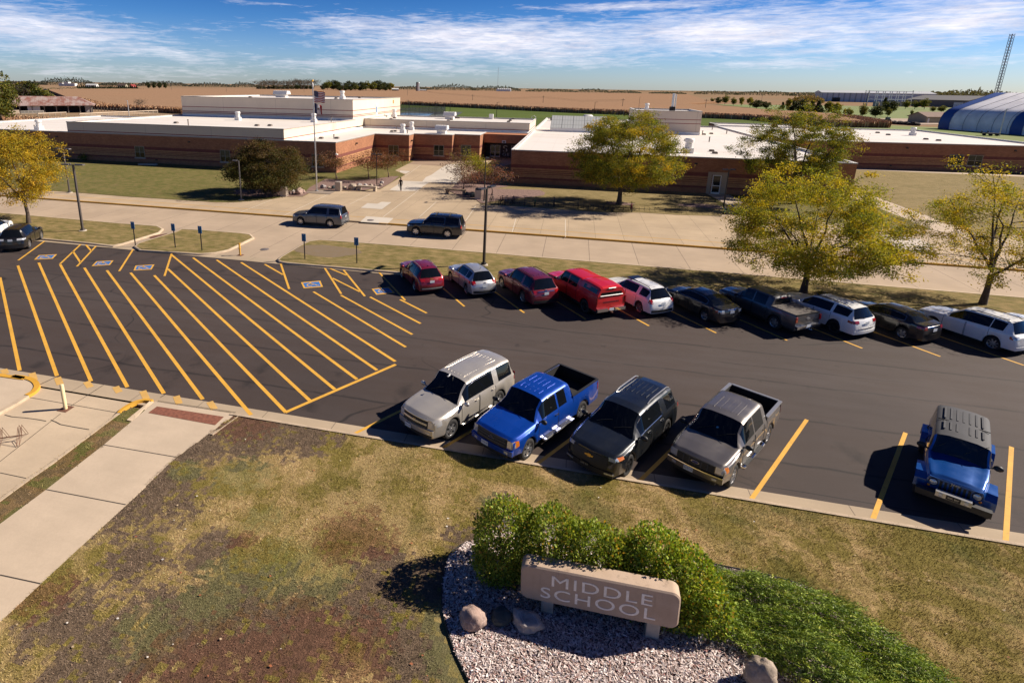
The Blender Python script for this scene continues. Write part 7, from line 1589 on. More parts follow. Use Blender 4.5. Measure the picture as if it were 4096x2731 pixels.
for i, (x, y, w_, m_, lb) in enumerate(((1440,455,60,M_RK3,'low grey boulder right beside the flagpole'),(1510,455,34,M_RK4,'small pale boulder, second from the flagpole'),(1565,460,55,M_RK2,'dark flat boulder just left of the upright litter bin'),(1690,465,50,M_RK4,'tan boulder just right of the upright litter bin'),(1782,472,95,M_RK4,'largest tan boulder, left of the stone bench'),(1812,440,30,M_RK3,'small grey boulder behind the largest tan one'),(1865,440,60,M_RK3,'grey boulder behind the left end of the bench'),(1940,437,52,M_RK3,'flat grey boulder behind the middle of the bench'),(2005,440,48,M_RK4,'round tan boulder behind the right end of the bench'),(2055,435,38,M_RK1,'pinkish boulder left of the dark lamp post'),(2118,428,42,M_RK4,'round tan boulder right of the dark lamp post'),(2135,398,46,M_RK3,'grey boulder at the right end, behind the round tan one'))):
    stone(c2(x,y), (w_*.0125, w_*.0105, w_*.0098), m_, 20+i, lb, GB, i*.7)
GB2 = 'boulders under the bronze-green tree'
for i, (x, y, w_, m_, lb) in enumerate(((1055,527,50,M_RK1,'small brown boulder beside the litter bin under the tree'),(1088,500,40,M_RK3,'dark grey boulder behind the brown ones under the tree'),(1150,527,95,M_RK1,'largest pink-brown boulder under the tree'),(1200,508,52,M_RK1,'pink-brown boulder at the right of the group under the tree'))): stone(c2(x,y), (w_*.0125,w_*.0105,w_*.0098), m_, 40+i, lb, GB2, i)
for i, (x, y, w_, lb) in enumerate(((790,535,55,'dark boulder right of the brown stone bench'),(850,560,85,'dark flat boulder beside the lidded litter bin'))): stone(c3(x,y), (w_*.0125,w_*.0105,w_*.0085), M_RK2, 50+i, lb, 'dark boulders right of the path', i)
# bicycles and scooters at the rack
def wheel_ring(q, c, r_, rt, mi=0):
    pts = [(c[0]+r_*math.cos(a), c[1], c[2]+r_*math.sin(a)) for a in (2*PI*i/16 for i in range(17))]; q.tube(pts, rt, 5, mi, cap=False)
    for i in range(6): a = PI*i/6; q.tube([(c[0]+r_*math.cos(a),c[1],c[2]+r_*math.sin(a)),(c[0]-r_*math.cos(a),c[1],c[2]-r_*math.sin(a))], .004, 3, mi)
def bicycle(label, p, rz, col, name='bicycle'):
    m_ = mat('bike_'+col[0], col[1], .4, coat=.4) if 'bike_'+col[0] not in bpy.data.materials else bpy.data.materials['bike_'+col[0]]
    o = thing(name, label, 'bicycle', (p.x,p.y,.145), rz, 'bicycles and scooters at the rack'); r_ = .33
    for x in (-.52,.52): q = MB(); wheel_ring(q, (0,0,0), r_, .028); q.build('wheel', M_TYRE, o, loc=(x,0,r_+.02))
    q = MB(); B, S, Hd, Rr, Fr = (-.05,0,.32),(-.22,0,.80),(.36,0,.82),(-.52,0,.35),(.52,0,.35)
    for a, b_, rr in ((B,S,.022),(B,Hd,.026),(S,Hd,.022),(S,Rr,.015),(B,Rr,.015),(Hd,Fr,.022),(Hd,(.31,0,.98),.018)): q.tube([a,b_], rr, 6)
    q.build('frame', m_, o); q = MB(); q.tube([(.28,-.32,1.0),(.34,0,.98),(.28,.32,1.0)], .018, 5); q.build('handlebar', M_BLK, o); q = MB(); q.tube([S,(-.25,0,.92)], .016, 5); q.blob((-.26,0,.95), (.27,.16,.09), 1, .1, 1, 2); q.build('saddle', M_BLK, o); return o
def scooter(label, p, rz):
    o = thing('kick_scooter', label, 'scooter', (p.x,p.y,.145), rz, 'bicycles and scooters at the rack'); q = MB(); q.b2(-.5,.35,-.08,.08,.10,.15); q.build('deck', M_BLK, o); q = MB(); q.tube([(.42,0,.12),(.32,0,1.1)], .025, 6); q.build('stem', M_BLK, o); q = MB(); q.tube([(.30,-.26,1.1),(.32,0,1.12),(.30,.26,1.1)], .02, 5); q.build('handlebar', M_BLK, o)
    for x in (-.5,.45): q = MB(); q.lathe([(.03,-.025),(.10,-.02),(.10,.02),(.03,.025)], 12, M=Matrix.Rotation(PI/2,4,'X')); q.build('wheel', M_TYRE, o, loc=(x,0,.1))
BK, RD, GN, GY = ('black',(.012,.012,.013)), ('red',(.42,.015,.03)), ('green',(.10,.22,.04)), ('steel',(.12,.13,.16))
for (x, y), cl, rz_, lb in ((c3(1075,625),BK,-100,'dark bicycle at the left end of the rack, alone by the lamp post'),(c3(1190,640),('maroon',(.10,.02,.02)),-105,'dark red bicycle leaning close to a grey one'),(c3(1248,640),GY,-98,'grey bicycle right of the dark red one'),(c3(1325,645),BK,-100,'black bicycle between the grey one and a scooter'),(c3(1587,660),GN,-92,'dark bicycle with a greenish frame in the tree shade'),(c3(1808,660),BK,-85,'bulky black bicycle in the tree shade'),(c3(2092,685),BK,-90,'black bicycle standing in the deep shade before the broad tree'),(c4(365,720),RD,-88,'bright red bicycle right of the broad tree trunk'),(c4(1468,775),GN,-60,'pale green bicycle by the door path')):
    bicycle(lb, g(x, y, .14), R(rz_), cl)
for (x, y), lb in ((c3(1468,650),'black scooter standing in the sunlit gap between bicycles'),(c4(65,715),'left one of two black scooters left of the tree trunk'),(c4(145,715),'right one of two black scooters left of the tree trunk')): scooter(lb, g(x,y,.14), R(-95))
rk = thing('bike_rack', 'long low dark bicycle rack along the lawn edge', 'bike rack', (*gx(*c3(1040,632),.14),.14)); e0 = Vector((0,0,0)); e1 = g(*c4(1420,765),.14)-rk.location; q = MB(); q.tube([(0,0,.25),(e1.x,e1.y,.25)], .03, 6); q.build('rail', M_BLK, rk); q = MB()
for i in range(46): u = (i+.5)/46; x, y = e1.x*u, e1.y*u; q.tube([(x,y-.3,.0),(x,y-.25,.42),(x,y+.25,.42),(x,y+.3,0)], .012, 4)
q.build('hoops', M_BLK, rk)
# the walker
def person(p):
    o = thing('person', 'person in black top and leggings walking towards the road carrying a pale bottle', 'person', (p.x,p.y,.145), R(0))
    J = {'pel':(0,0,.92),'waist':(0,.01,1.06),'chest':(0,.02,1.28),'neck':(0,.0,1.44),'head':(0,-.02,1.55),'crown':(0,-.01,1.66),
         'shl':(.16,.02,1.36),'ell':(.24,.04,1.10),'wrl':(.23,-.04,.88),'hal':(.225,-.06,.80),'shr':(-.16,.02,1.36),'elr':(-.24,.02,1.10),'wrr':(-.235,-.10,.90),'har':(-.23,-.12,.82),
         'hil':(.085,0,.88),'knl':(.09,-.10,.49),'anl':(.085,-.04,.09),'tol':(.085,-.18,.03),'hir':(-.085,0,.88),'knr':(-.085,.03,.48),'anr':(-.08,.20,.12),'tor':(-.08,.10,.03)}
    rad = dict(pel=.13,waist=.115,chest=.135,neck=.055,head=.085,crown=.065,shl=.06,ell=.042,wrl=.03,hal=.028,shr=.06,elr=.042,wrr=.03,har=.028,hil=.09,knl=.058,anl=.04,tol=.035,hir=.09,knr=.058,anr=.04,tor=.035)
    E = [('pel','waist'),('waist','chest'),('chest','neck'),('neck','head'),('head','crown'),('chest','shl'),('shl','ell'),('ell','wrl'),('wrl','hal'),('chest','shr'),('shr','elr'),('elr','wrr'),('wrr','har'),('pel','hil'),('hil','knl'),('knl','anl'),('anl','tol'),('pel','hir'),('hir','knr'),('knr','anr'),('anr','tor')]
    nm = list(J); me = bpy.data.meshes.new('body'); me.from_pydata([J[k] for k in nm], [(nm.index(a),nm.index(b_)) for a, b_ in E], []); ob = bpy.data.objects.new('body', me); COL.objects.link(ob)
    md = ob.modifiers.new('skin','SKIN'); sv_ = me.skin_vertices[0].data
    for i, k in enumerate(nm): sv_[i].radius = (rad[k], rad[k]*(.8 if k in ('pel','waist','chest') else 1))
    sv_[0].use_root = True; ob.modifiers.new('sub','SUBSURF').levels = 2
    dg = bpy.context.evaluated_depsgraph_get(); m2 = bpy.data.meshes.new_from_object(ob.evaluated_get(dg)); bpy.data.objects.remove(ob)
    sk, bl, sh = mat('skin', (.42,.24,.17), .6), mat('black_clothing', (.010,.010,.012), .9), mat('red_shoe', (.20,.03,.03), .7)
    m2.materials.clear(); [m2.materials.append(x) for x in (sk, bl, sh)]
    for f in m2.polygons:
        c_ = f.center; f.material_index = 0 if (c_.z > 1.43 or (abs(c_.x) > .19 and c_.z < .90)) else 2 if c_.z < .09 else 1; f.use_smooth = True
    m2.name = 'body'; b_ = bpy.data.objects.new('body', m2); COL.objects.link(b_); b_.parent = o
    q = MB(); q.blob((0,.02,1.61), (.20,.22,.21), 1, .06, 2, 3); q.blob((0,.12,1.52), (.13,.10,.26), 2, .08, 2, 2); q.build('hair', mat('brown_hair', (.05,.028,.018), .7), o)
    q = MB()
    for x in (-.035,.035): q.blob((x,-.108,1.575), (.026,.016,.016), 1, 0, 1, 1)
    q.build('eyes', M_BLK, o); q = MB(); q.blob((0,-.112,1.545), (.024,.036,.04), 1, 0, 1, 1); q.build('nose', sk, o); q = MB(); q.blob((0,-.104,1.505), (.05,.014,.014), 1, 0, 1, 1); q.build('mouth', mat('lips', (.32,.12,.10), .6), o)
    for s_, hx, hy, hz_ in ((1,.225,-.06,.80),(-1,-.23,-.12,.82)):
        q = MB()
        for k in range(5): a = -.03+.015*k; q.tube([(hx+a*.5,hy+a,hz_),(hx+a*.55,hy-.02+a,hz_-.05),(hx+a*.4,hy-.01+a,hz_-.085+(.03 if k in (0,4) else 0))], [.009,.008,.006], 5)
        q.build('fingers', sk, o)
    o.scale = (1.02,)*3
    bt = MB(); bt.lathe([(.036,0),(.04,.02),(.04,.17),(.02,.20),(.02,.24),(0,.24)], 10); b2_ = bt.build('water_bottle', mat('pale_bottle', (.55,.56,.58), .3), loc=(p.x-.245,p.y-.13,.145+.60)); tag(b2_, 'pale water bottle held in the walker\'s right hand', 'bottle')
person(g(*c3(8,485),.14))
# storm drains and manholes, oil of life on the concrete
for px_, s_, lb in ((c1(1870,1012), (1.0,.5), 'rusty rectangular drain grate in the paved cut between grass islands'),):
    p = g(*px_); q = MB(); q.box((0,0,0), (s_[0]*1.6,s_[1]*1.8,.02), rz=R(55)); tag(q.build('drain_grate', M_RUST, loc=(p.x,p.y,.004)), lb, 'drain grate')
for px_, lb in ((c2(760,1168),'round manhole cover in the opening between grass islands'),(c2(2005,826),'round manhole cover in the pale new slab by the road')):
    p = g(*px_, .005 if px_[1] > 900 else .155); q = MB(); q.lathe([(.36,0),(.34,.012),(0,.014)], 20); tag(q.build('manhole_cover', mat('worn_iron', (.20,.17,.16), .6, .4) if 'worn_iron' not in bpy.data.materials else bpy.data.materials['worn_iron'], loc=p), lb, 'manhole cover', 'manhole covers')
q = MB(); p = g(*c1(1740,178),.18); q.box((0,0,.1), (3.0,.5,.22), rz=R(12)); tag(q.build('splash_block', M_BASE, loc=p), 'long concrete block lying at the foot of the left wall', 'concrete block')
# ------------------------------------------------------------------ farmland, far buildings and trees
rf_ = np.random.RandomState(77)
LLc = crop(0,250,.4677); RZ5 = crop(3200,50,.4146); B0 = crop(0,270,500/2352); B1 = crop(1000,270,800/2352); B2 = crop(2700,330,800/2352); B3 = crop(3400,330,696/2352); B4 = crop(1500,300,.4677); B5 = crop(2400,300,.38265)
def gp(px_, z=0.): p = g(*px_, z); return (p.x, p.y)
def corn_mat():
    m, t, b = shader('ripe_corn'); p = t.pos(); row = t.noise(t.scl(p, (.35,.9,1)), 1.0, 6, .75); big = t.noise(t.scl(p,(.008,.03,1)), 1, 5, .6); z = t.sep(p)[2]
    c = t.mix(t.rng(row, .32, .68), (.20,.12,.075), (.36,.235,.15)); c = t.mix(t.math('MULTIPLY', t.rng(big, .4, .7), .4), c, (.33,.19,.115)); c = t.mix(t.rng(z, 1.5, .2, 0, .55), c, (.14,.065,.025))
    t.put(b.inputs['Base Color'], c); b.inputs['Roughness'].default_value = 1; b.inputs['Specular IOR Level'].default_value = 0; return m
M_CORN = corn_mat()
def corn(name, poly, edge, n, label, h_=2.3, inside=0, hi=None):
    q = MB(); q.prism(poly, -.1, h_*.82); o = q.build(name, M_CORN); o['kind'] = 'stuff'; o['label'] = label
    P, S = [], []
    for a_, b_ in zip(edge, edge[1:]):
        A, B = np.array(a_), np.array(b_); k = max(2, int(n*np.linalg.norm(B-A)/sum(np.linalg.norm(np.array(y)-np.array(x)) for x, y in zip(edge, edge[1:]))))
        u = rf_.rand(k)[:,None]; d = (B-A)/np.linalg.norm(B-A); nrm = np.array((-d[1], d[0])); P.append(A+(B-A)*u+nrm*rf_.uniform(-.5,7,k)[:,None])
    if inside:
        pp = np.array(poly); x = rf_.uniform(pp[:,0].min(), pp[:,0].max(), inside*3); y = rf_.uniform(pp[:,1].min(), pp[:,1].max(), inside*3); ok = in_poly(x, y, pp); P.append(np.stack([x[ok], y[ok]], 1)[:inside])
    P = np.concatenate(P); n = len(P); hh = h_*rf_.uniform(.75,1.18,n); a = rf_.uniform(0,PI,n); w_ = rf_.uniform(.15,.45,n)
    B = np.stack([P[:,0], P[:,1], np.full(n, 0.)], 1); d = np.stack([np.cos(a)*w_, np.sin(a)*w_, np.zeros(n)], 1); up = np.stack([rf_.normal(size=n)*.15, rf_.normal(size=n)*.15, hh], 1)
    V = np.stack([B-d*.4, B+d*.4, B+d+up*.72, B+up, B-d+up*.66], 1).reshape(-1,3); pal = np.array([(.44,.27,.155),(.36,.20,.105),(.26,.13,.065),(.52,.35,.21)])
    s_ = np_mesh('corn_stalks', V, np.arange(5*n).reshape(n,5), M_BLADE, pal[rf_.choice(4,n)]*rf_.uniform(.7,1.15,n)[:,None], parent=o); s_['kind'] = 'stuff'
e1 = [gp(LLc(600,330)),(-231.7,241),(-169,222.5),(-150,262),(-125,413.5),(-3.7,336),(79,303.9),(92,262),(96.3,256.3),(118,262),(121,268),(135,335)]
corn('corn_field', e1+[(139.3,362),(118,420),(90,560),(gp(B2(700,230))),(gp(B2(400,240))),(320,1900),(-900,1900),gp(LLc(640,237)),gp(LLc(395,241)),gp(LLc(480,275))], e1, 34000, 'ripe tan corn field stretching behind the school', 2.4)
e3 = [(-190,130),(-160.5,136),(-153,160),gp(LLc(740,492),1.9)]
corn('corn_field', e3+[gp(LLc(500,468),1.9),gp(LLc(200,455),1.9),gp(LLc(0,458),1.9),(-300,150),(-300,126)], e3, 2500, 'strip of pale corn between the school roof and the wooden fence', 1.9, 12000)
# green field right and tennis courts
q = MB(); q.sheet([(139,361),(150,345),(230,395),(330,520),(395,700),(270,690),(140,640),gp(B2(480,262)),gp(B2(900,300)),gp(B2(1700,395))], .02); q.sheet([(90,283),(128,288),(200,240),(220,190),(100,200)], -.01)
struct(q.build('park_lawn', mat('park_grass', (.10,.15,.025), 1, var=.3, vs=.03, col2=(.16,.17,.05))))
q = MB(); q.sheet([(128,330),(139,352),(235,392),(250,380),(150,300),(140,296)], .03); struct(q.build('gravel_lane', mat('lane_gravel', (.36,.27,.20), 1, var=.15, vs=.2)))
q = MB(); q.sheet([(150,215),(156,236),(260,262),(260,190),(160,190)], .01); struct(q.build('yard', mat('yard_gravel', (.40,.31,.24), 1, var=.15, vs=.2)))
q = MB(); q.sheet([(-84,252),(-84,282),(-70,286),(-66,258)], .02); struct(q.build('tennis_court', mat('court_blue', (.09,.20,.36), .8)))
q = MB(); q.sheet([(-90,246),(-88,300),(-60,312),(-52,250)], .0); struct(q.build('court_surround', mat('court_dark', (.05,.06,.06), .9)))
tf = thing('court_fence', 'tall black wire fence round the tennis court beyond the gym', 'fence', (-78,262,0)); fm = MB(); pts = [(-110,268),(-78,255),(-64,286),(-70,292),(-112,330)]
m, t, b = shader('chain_link'); tr = t.new('ShaderNodeBsdfTransparent'); mx = t.new('ShaderNodeMixShader'); mx.inputs[0].default_value = .55; b.inputs['Base Color'].default_value = (.012,.013,.013,1); t.l.new(tr.outputs[0], mx.inputs[1]); t.l.new(b.outputs[0], mx.inputs[2]); t.l.new(mx.outputs[0], t.n['Material Output'].inputs[0]); M_MESH = m
for a_, b_ in zip(pts, pts[1:]):
    fm.add([(a_[0]+78,a_[1]-262,0),(b_[0]+78,b_[1]-262,0),(b_[0]+78,b_[1]-262,3.4),(a_[0]+78,a_[1]-262,3.4)], [(0,1,2,3)])
fm.build('wire_mesh', M_MESH, tf); q = MB()
for a_, b_ in zip(pts, pts[1:]):
    L = math.hypot(b_[0]-a_[0], b_[1]-a_[1]); k = int(L/3.2)
    for i in range(k+1): u = i/k; x, y = a_[0]+(b_[0]-a_[0])*u+78, a_[1]+(b_[1]-a_[1])*u-262; q.tube([(x,y,0),(x,y,3.5)], .05, 5)
    for z in (.1,3.45): q.tube([(a_[0]+78,a_[1]-262,z),(b_[0]+78,b_[1]-262,z)], .04, 4)
q.build('posts', M_BLK, tf)
for i, (px_, top_, lb) in enumerate(((B4(513,352),(B4(520,293)),'black field light nearest the tennis court fence'),(B4(641,355),B4(645,283),'black field light second from the tennis court fence'),(B4(1039,362),B4(1041,252),'black field light behind the cream upper block\'s right end'),(B4(1873,348),B4(1876,278),'black field light by the green strip left of the penthouse'),(B4(290,340),B4(292,235),'black field light inside the tennis court'))):
    p = Vector((*gp(px_), 0)); p = p*1.0; hgt = 6.6
    lamp(lb, (p.x,p.y,0), hgt, (1,) if i < 4 else (-1,), M_POLE, .11, 0, 'field_light', 'lights round the sports field', .2, .7, (.9,.4))
# ---- far foliage built as many leaf clumps; copies share meshes
def far_tree(name, label, H, Wd, seed, n, pal, pr, leaf, cat='tree', trunk=.22, shape='round', bare=False, grp=None):
    r_ = np.random.RandomState(seed); o = thing(name, label, cat, (0,0,0), 0, grp); q = MB(); th = H*trunk
    if bare:
        limbs, tips = grow(seed, H, 1.0, H*.2, H*.02, 3, (3,5), .8, 3); k = H/max(p.z for p, d in tips)
        for lv, Ls in enumerate(limbs):
            for pts, rad in Ls: q.tube([p*k for p in pts], [max(.06, v*k*1.4) for v in rad], 4 if lv < 2 else 3, cap=False)
        q.build('trunk', M_BARK2, o)
        T = np.array([list(p*k) for p, d in tips]); P = T[r_.choice(len(T), n)]+r_.normal(size=(n,3))*H*.05
    else:
        q.tube([(0,0,0),(H*.01,0,th),(0,H*.01,H*.72)], [H*.026,H*.019,H*.006], 6)
        for i in range(6): a = i*2*PI/6+r_.uniform(-.4,.4); z0 = th+H*.05*i*.7; q.tube([(0,0,z0),(math.cos(a)*Wd*.28,math.sin(a)*Wd*.28,z0+H*.18)], [H*.010,H*.003], 4)
        q.build('trunk', M_BARK1, o)
        nb = 24; bl = []
        for i in range(nb):
            zz = r_.uniform(0,1); rad = {'round': math.sqrt(max(0,1-(2*zz-1)**2))*.78, 'cone': (1-zz)*.85+.05, 'oval': math.sqrt(max(0,1-(2*zz-1)**2))**.7*.62}[shape]*Wd/2
            a = r_.uniform(0,2*PI); rr2 = rad*math.sqrt(r_.uniform(.2,1)); bl.append((rr2*math.cos(a), rr2*math.sin(a), th*.9+(H-th)*(.08+.84*zz), Wd*r_.uniform(.12,.21)*(1.2-.5*zz if shape == 'cone' else 1)))
        bl = np.array(bl); k = r_.choice(nb, n); u = r_.normal(size=(n,3)); u /= np.linalg.norm(u,axis=1)[:,None]; P = bl[k,:3]+u*bl[k,3:4]*r_.uniform(.6,1.15,n)[:,None]*np.array((1,1,.85))
    V, F = leaves(P, leaf, leaf*.62, None, .15, rs=r_, up=.4); c_ = np.array(pal)[r_.choice(len(pal), n, p=pr)]*r_.uniform(.6,1.35,n)[:,None]
    np_mesh('crown', V, F, M_LEAF, np.clip(c_,0,.7), parent=o); return o
DK = [(.030,.042,.018),(.045,.055,.020),(.060,.062,.022)]; OL = [(.10,.11,.025),(.15,.14,.028),(.075,.09,.022),(.21,.17,.03)]; YE = [(.24,.20,.03),(.17,.16,.03),(.12,.125,.025),(.33,.23,.03)]; BR = [(.085,.062,.045),(.11,.08,.055),(.06,.05,.036)]
protos = dict(dark=far_tree('park_tree','', 10, 10, 1, 2600, DK, (.4,.35,.25), .75), conifer=far_tree('conifer_tree','', 10, 7, 2, 2400, [(.022,.036,.022),(.034,.048,.026),(.045,.055,.028)], (.4,.35,.25), .7, shape='cone', trunk=.08), olive=far_tree('park_tree','', 10, 8.5, 3, 2200, OL, (.35,.25,.3,.1), .75), yellow=far_tree('park_tree','', 10, 7, 4, 1800, YE, (.3,.3,.25,.15), .75, shape='oval'), bare=far_tree('bare_tree','', 12, 10, 5, 700, BR, (.4,.3,.3), .55, bare=True))
used = set()
def put_tree(kind, pos, H, wk, label, grp, rz=None, name=None):
    p_ = protos[kind]
    if kind in used: o = copy_tree(p_)
    else: o = p_; used.add(kind)
    s_ = H/(12 if kind == 'bare' else 10); place(o, (pos[0], pos[1], 0), rnd.uniform(0,6.28) if rz is None else rz, (s_*wk, s_*wk, s_), label, grp)
    if name: o.name = name
    return o
def hgt(base, dist_px):                                                       # metres for a height in picture pixels at this place
    d = Vector((base[0], base[1], -H)); return dist_px*d.dot(AF)/FP
# park trees, right
GPK = 'trees of the park behind the cornfield'
park = [  # crop B2/B3 px: x, base y, height px, kind, width factor, label
 (B2,430,245,52,'olive',.9,'small round olive tree at the far left end of the park trees'),(B2,505,255,70,'dark',1.0,'dark round tree, second from the left end of the park'),(B2,585,262,95,'olive',.9,'tall olive tree left of a grey-green one at the park\'s left end'),(B2,685,275,82,'olive',.85,'grey-green upright tree, fourth from the park\'s left end'),(B2,775,275,85,'yellow',1.0,'yellow-green tree before the gap left of a broad dark tree'),
 (B2,880,295,100,'yellow',1.1,'yellow-green tree touching the broad dark one on its left'),(B2,955,310,88,'dark',1.35,'broad low dark tree in the middle of the park row'),(B2,1065,312,75,'dark',1.1,'brownish dark tree right of the broad dark one'),(B2,1255,340,95,'conifer',.9,'dark conifer behind the loose olive tree at the school corner'),(B2,1318,352,140,'yellow',.7,'slim tall yellow tree between dark conifers'),(B2,1378,362,120,'conifer',1.0,'dark conifer right of the slim tall yellow tree'),(B2,1475,368,145,'dark',1.0,'tall dark round tree, largest of the park row'),(B2,1590,378,140,'conifer',1.1,'blue-green conifer right of the largest dark tree'),(B2,1672,388,150,'conifer',1.0,'blue-green conifer, right one of the dark conifer pair'),(B2,1795,385,140,'yellow',1.0,'bright olive tree right of the dark conifers'),(B2,1878,402,140,'yellow',1.0,'brightest yellow-green tree, before the open park lawn'),(B2,1918,415,75,'olive',.7,'small olive sapling under the brightest yellow-green tree'),(B2,1985,408,85,'yellow',.5,'thin pale sapling standing in the open park lawn'),(B2,2040,408,90,'olive',.9,'small loose tree right of the thin pale sapling'),(B2,2200,420,140,'olive',.65,'upright dark olive tree alone on the park lawn'),
 (B3,340,472,135,'dark',1.15,'dark umbrella shaped tree alone on the park lawn'),(B3,515,420,150,'dark',1.15,'large dark tree behind a small pale one on the park lawn'),(B3,465,330,110,'conifer',1.0,'dark conifer behind the large dark tree on the park lawn'),(B3,505,470,108,'olive',.75,'small pale tree in front of the large dark tree'),(B3,745,362,105,'olive',1.0,'left one of three olive trees before the grey warehouse'),(B3,872,362,95,'olive',1.1,'middle one of three olive trees before the grey warehouse'),(B3,1000,365,125,'olive',1.0,'right one of three olive trees before the grey warehouse'),(B3,830,445,62,'olive',.7,'small dark olive tree behind the tan shed\'s left gable'),(B3,1110,405,68,'olive',1.1,'olive bush behind the tan shed\'s roof'),(B3,1230,410,80,'olive',1.3,'wide olive bush between the tan shed and the striped dome'),(B3,705,262,64,'conifer',.6,'slim dark tree before the warehouse wall')]
for cr, x, y, hp, kd, wk, lb in park:
    b_ = gp(cr(x, y)); k_ = (800/2352 if cr is B2 else 696/2352); put_tree(kd, b_, hgt(b_, hp*k_)*1.15, wk*1.1, lb, GPK)
# grove and bare woodland beyond the gym
GG = 'dark leafy grove beyond the gym'
for i, (x, w_, hp, kd) in enumerate(((860,60,78,'dark'),(910,110,112,'olive'),(985,130,118,'dark'),(1055,110,102,'dark'),(1120,90,100,'dark'),(1178,120,122,'dark'),(1235,90,92,'olive'),(1300,120,112,'dark'),(1365,130,118,'olive'),(1440,120,108,'olive'),(1515,140,128,'dark'),(1590,110,108,'dark'),(1650,100,98,'yellow'))):
    b_ = gp(B1(x, 284 if x > 1000 else 272)); H_ = hgt(b_, hp*.340); put_tree(kd, b_, H_, (w_*.340*1.25)/(hp*.340)*(1.0 if kd != 'yellow' else 1.2), ['tree','tree'][0] and {'dark':'dark green tree of the leafy grove beyond the gym','olive':'olive green tree of the leafy grove beyond the gym','yellow':'yellowing tree at the right end of the leafy grove'}[kd], GG)
GB_ = 'bare grey woodland beyond the gym'
for i in range(16):
    x = 105+i*43+rnd.uniform(-10,10); b_ = gp(B1(x, 266+rnd.uniform(-3,4))); H_ = hgt(b_, rnd.uniform(100,128)*.340); put_tree('bare', b_, H_, 1.15, 'bare grey-brown tree of the woodland beyond the gym', GB_)
for i in range(12):
    x = 110+i*55; b_ = gp(B1(x, 265)); put_tree('dark', b_, hgt(b_, rnd.uniform(45,62)*.340), 1.6, 'dark evergreen undergrowth tree among the bare woodland', GB_)
# four poplars, hedge of evergreens, bushes left
for i, x in enumerate((1272,1318,1366,1415)): b_ = gp(LLc(x,226)); put_tree('dark', b_, hgt(b_, 56*.4677), .75, ['left end tree of four dark trees in a row by the far farm','second from left of four dark trees in a row by the far farm','third from left of four dark trees in a row by the far farm','right end tree of four dark trees in a row by the far farm'][i], 'four dark trees by the red shed')
for i in range(30):
    x = 665+i*17.5; b_ = gp(LLc(x, 228+rnd.uniform(-1,1)+i*.15)); put_tree('conifer', b_, hgt(b_, rnd.uniform(26,34)*.4677), 1.15, 'dark evergreen of the clipped windbreak before the far farm', 'evergreen windbreak row of the far farm')
def tree_to(kd, top, dist, wk, lb, grp):
    d = ray(*top); k = dist/math.hypot(d.x, d.y); return put_tree(kd, (d.x*k, d.y*k), H+d.z*k, wk, lb, grp)
GBN = 'trees behind the rusty barn'
tree_to('dark', LLc(235,158), 335, 1.05, 'dark green bushy tree behind the rusty barn roof', GBN); tree_to('yellow', LLc(200,160), 340, 1.2, 'yellow-topped tree just left of the dark one behind the barn', GBN); tree_to('olive', LLc(320,192), 335, 1.25, 'wide olive bush right of the dark tree behind the barn', GBN); tree_to('bare', LLc(135,178), 330, .9, 'bare brown bush between the barn and the left edge tree', GBN)
b_ = gp(LLc(1190,412)); put_tree('bare', b_, 5.5, .9, 'bare pale shrub at the cornfield edge right of the barn', GBN)
lt_ = far_tree('edge_tree', 'large green tree at the left edge beside the rusty barn', 10, 9.5, 9, 7500, OL, (.35,.25,.3,.1), .42); d = ray(*LLc(-62,112)); k = 212/math.hypot(d.x, d.y); place(lt_, (d.x*k, d.y*k, 0), 0, ((H+d.z*k)/10*1.0,)*2+((H+d.z*k)/10,))
# distant woods as low leafy belts
def belt(name, pts, dist, hp, n, pal, label, dy=0, w_=None):
    "far tree line: clumps of leaves along picture columns at a given distance"
    P = []
    for (x0, x1, h0) in pts:
        k = max(8, int(n*(x1-x0)/sum(b-a for a, b, _ in pts)))
        hm = np.array([.55+.65*max(0, noise.noise(Vector((x*.045*4, dist*.01, h0)))+.45) for x in np.linspace(x0, x1, 64)])
        xs = rf_.uniform(x0, x1, k); hh = np.interp(xs, np.linspace(x0,x1,64), hm)*h0*np.sin(np.clip((xs-x0)/(x1-x0),.02,.98)*PI)**.35
        for x, h_ in zip(xs, hh):
            p = far(x, 420, dist*(1+rf_.uniform(-.03,.03))); P.append((p.x, p.y, rf_.rand()**.7*h_*dist/FP))
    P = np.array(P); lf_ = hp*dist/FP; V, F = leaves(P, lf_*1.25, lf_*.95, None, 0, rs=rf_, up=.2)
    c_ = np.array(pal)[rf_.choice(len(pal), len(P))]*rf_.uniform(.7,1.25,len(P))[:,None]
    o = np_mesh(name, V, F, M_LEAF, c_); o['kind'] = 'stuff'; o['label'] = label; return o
BL = [(.045,.055,.050),(.055,.062,.055),(.07,.07,.055),(.06,.055,.048)]  # greyed towards blue: distance haze is put into these leaf colours
belt('far_woods', [(0,200,12),(170,390,26),(400,560,12),(560,760,20),(760,930,16),(930,1030,20),(1580,1720,14),(1720,1900,24),(1880,2080,20)], 2600, 2.6, 14000, BL, 'dark farm groves along the left horizon')
belt('far_woods', [(2100,2300,12),(2300,2430,16),(2430,2560,9),(2590,2740,7),(2770,2950,14),(2930,3180,16),(3150,3300,13),(3300,3700,10),(3560,3900,20),(3700,4096,28)], 2400, 2.6, 14000, BL, 'dark tree line along the right horizon')
belt('far_woods', [(3590,4096,34)], 1500, 2.8, 7000, [(.06,.065,.045),(.08,.08,.05),(.10,.085,.05)], 'wooded rise behind the striped dome')
belt('far_woods', [(3160,3295,26)], 900, 3.2, 2400, [(.20,.12,.055),(.15,.11,.05),(.11,.10,.045)], 'brown willows left of the grey warehouse')
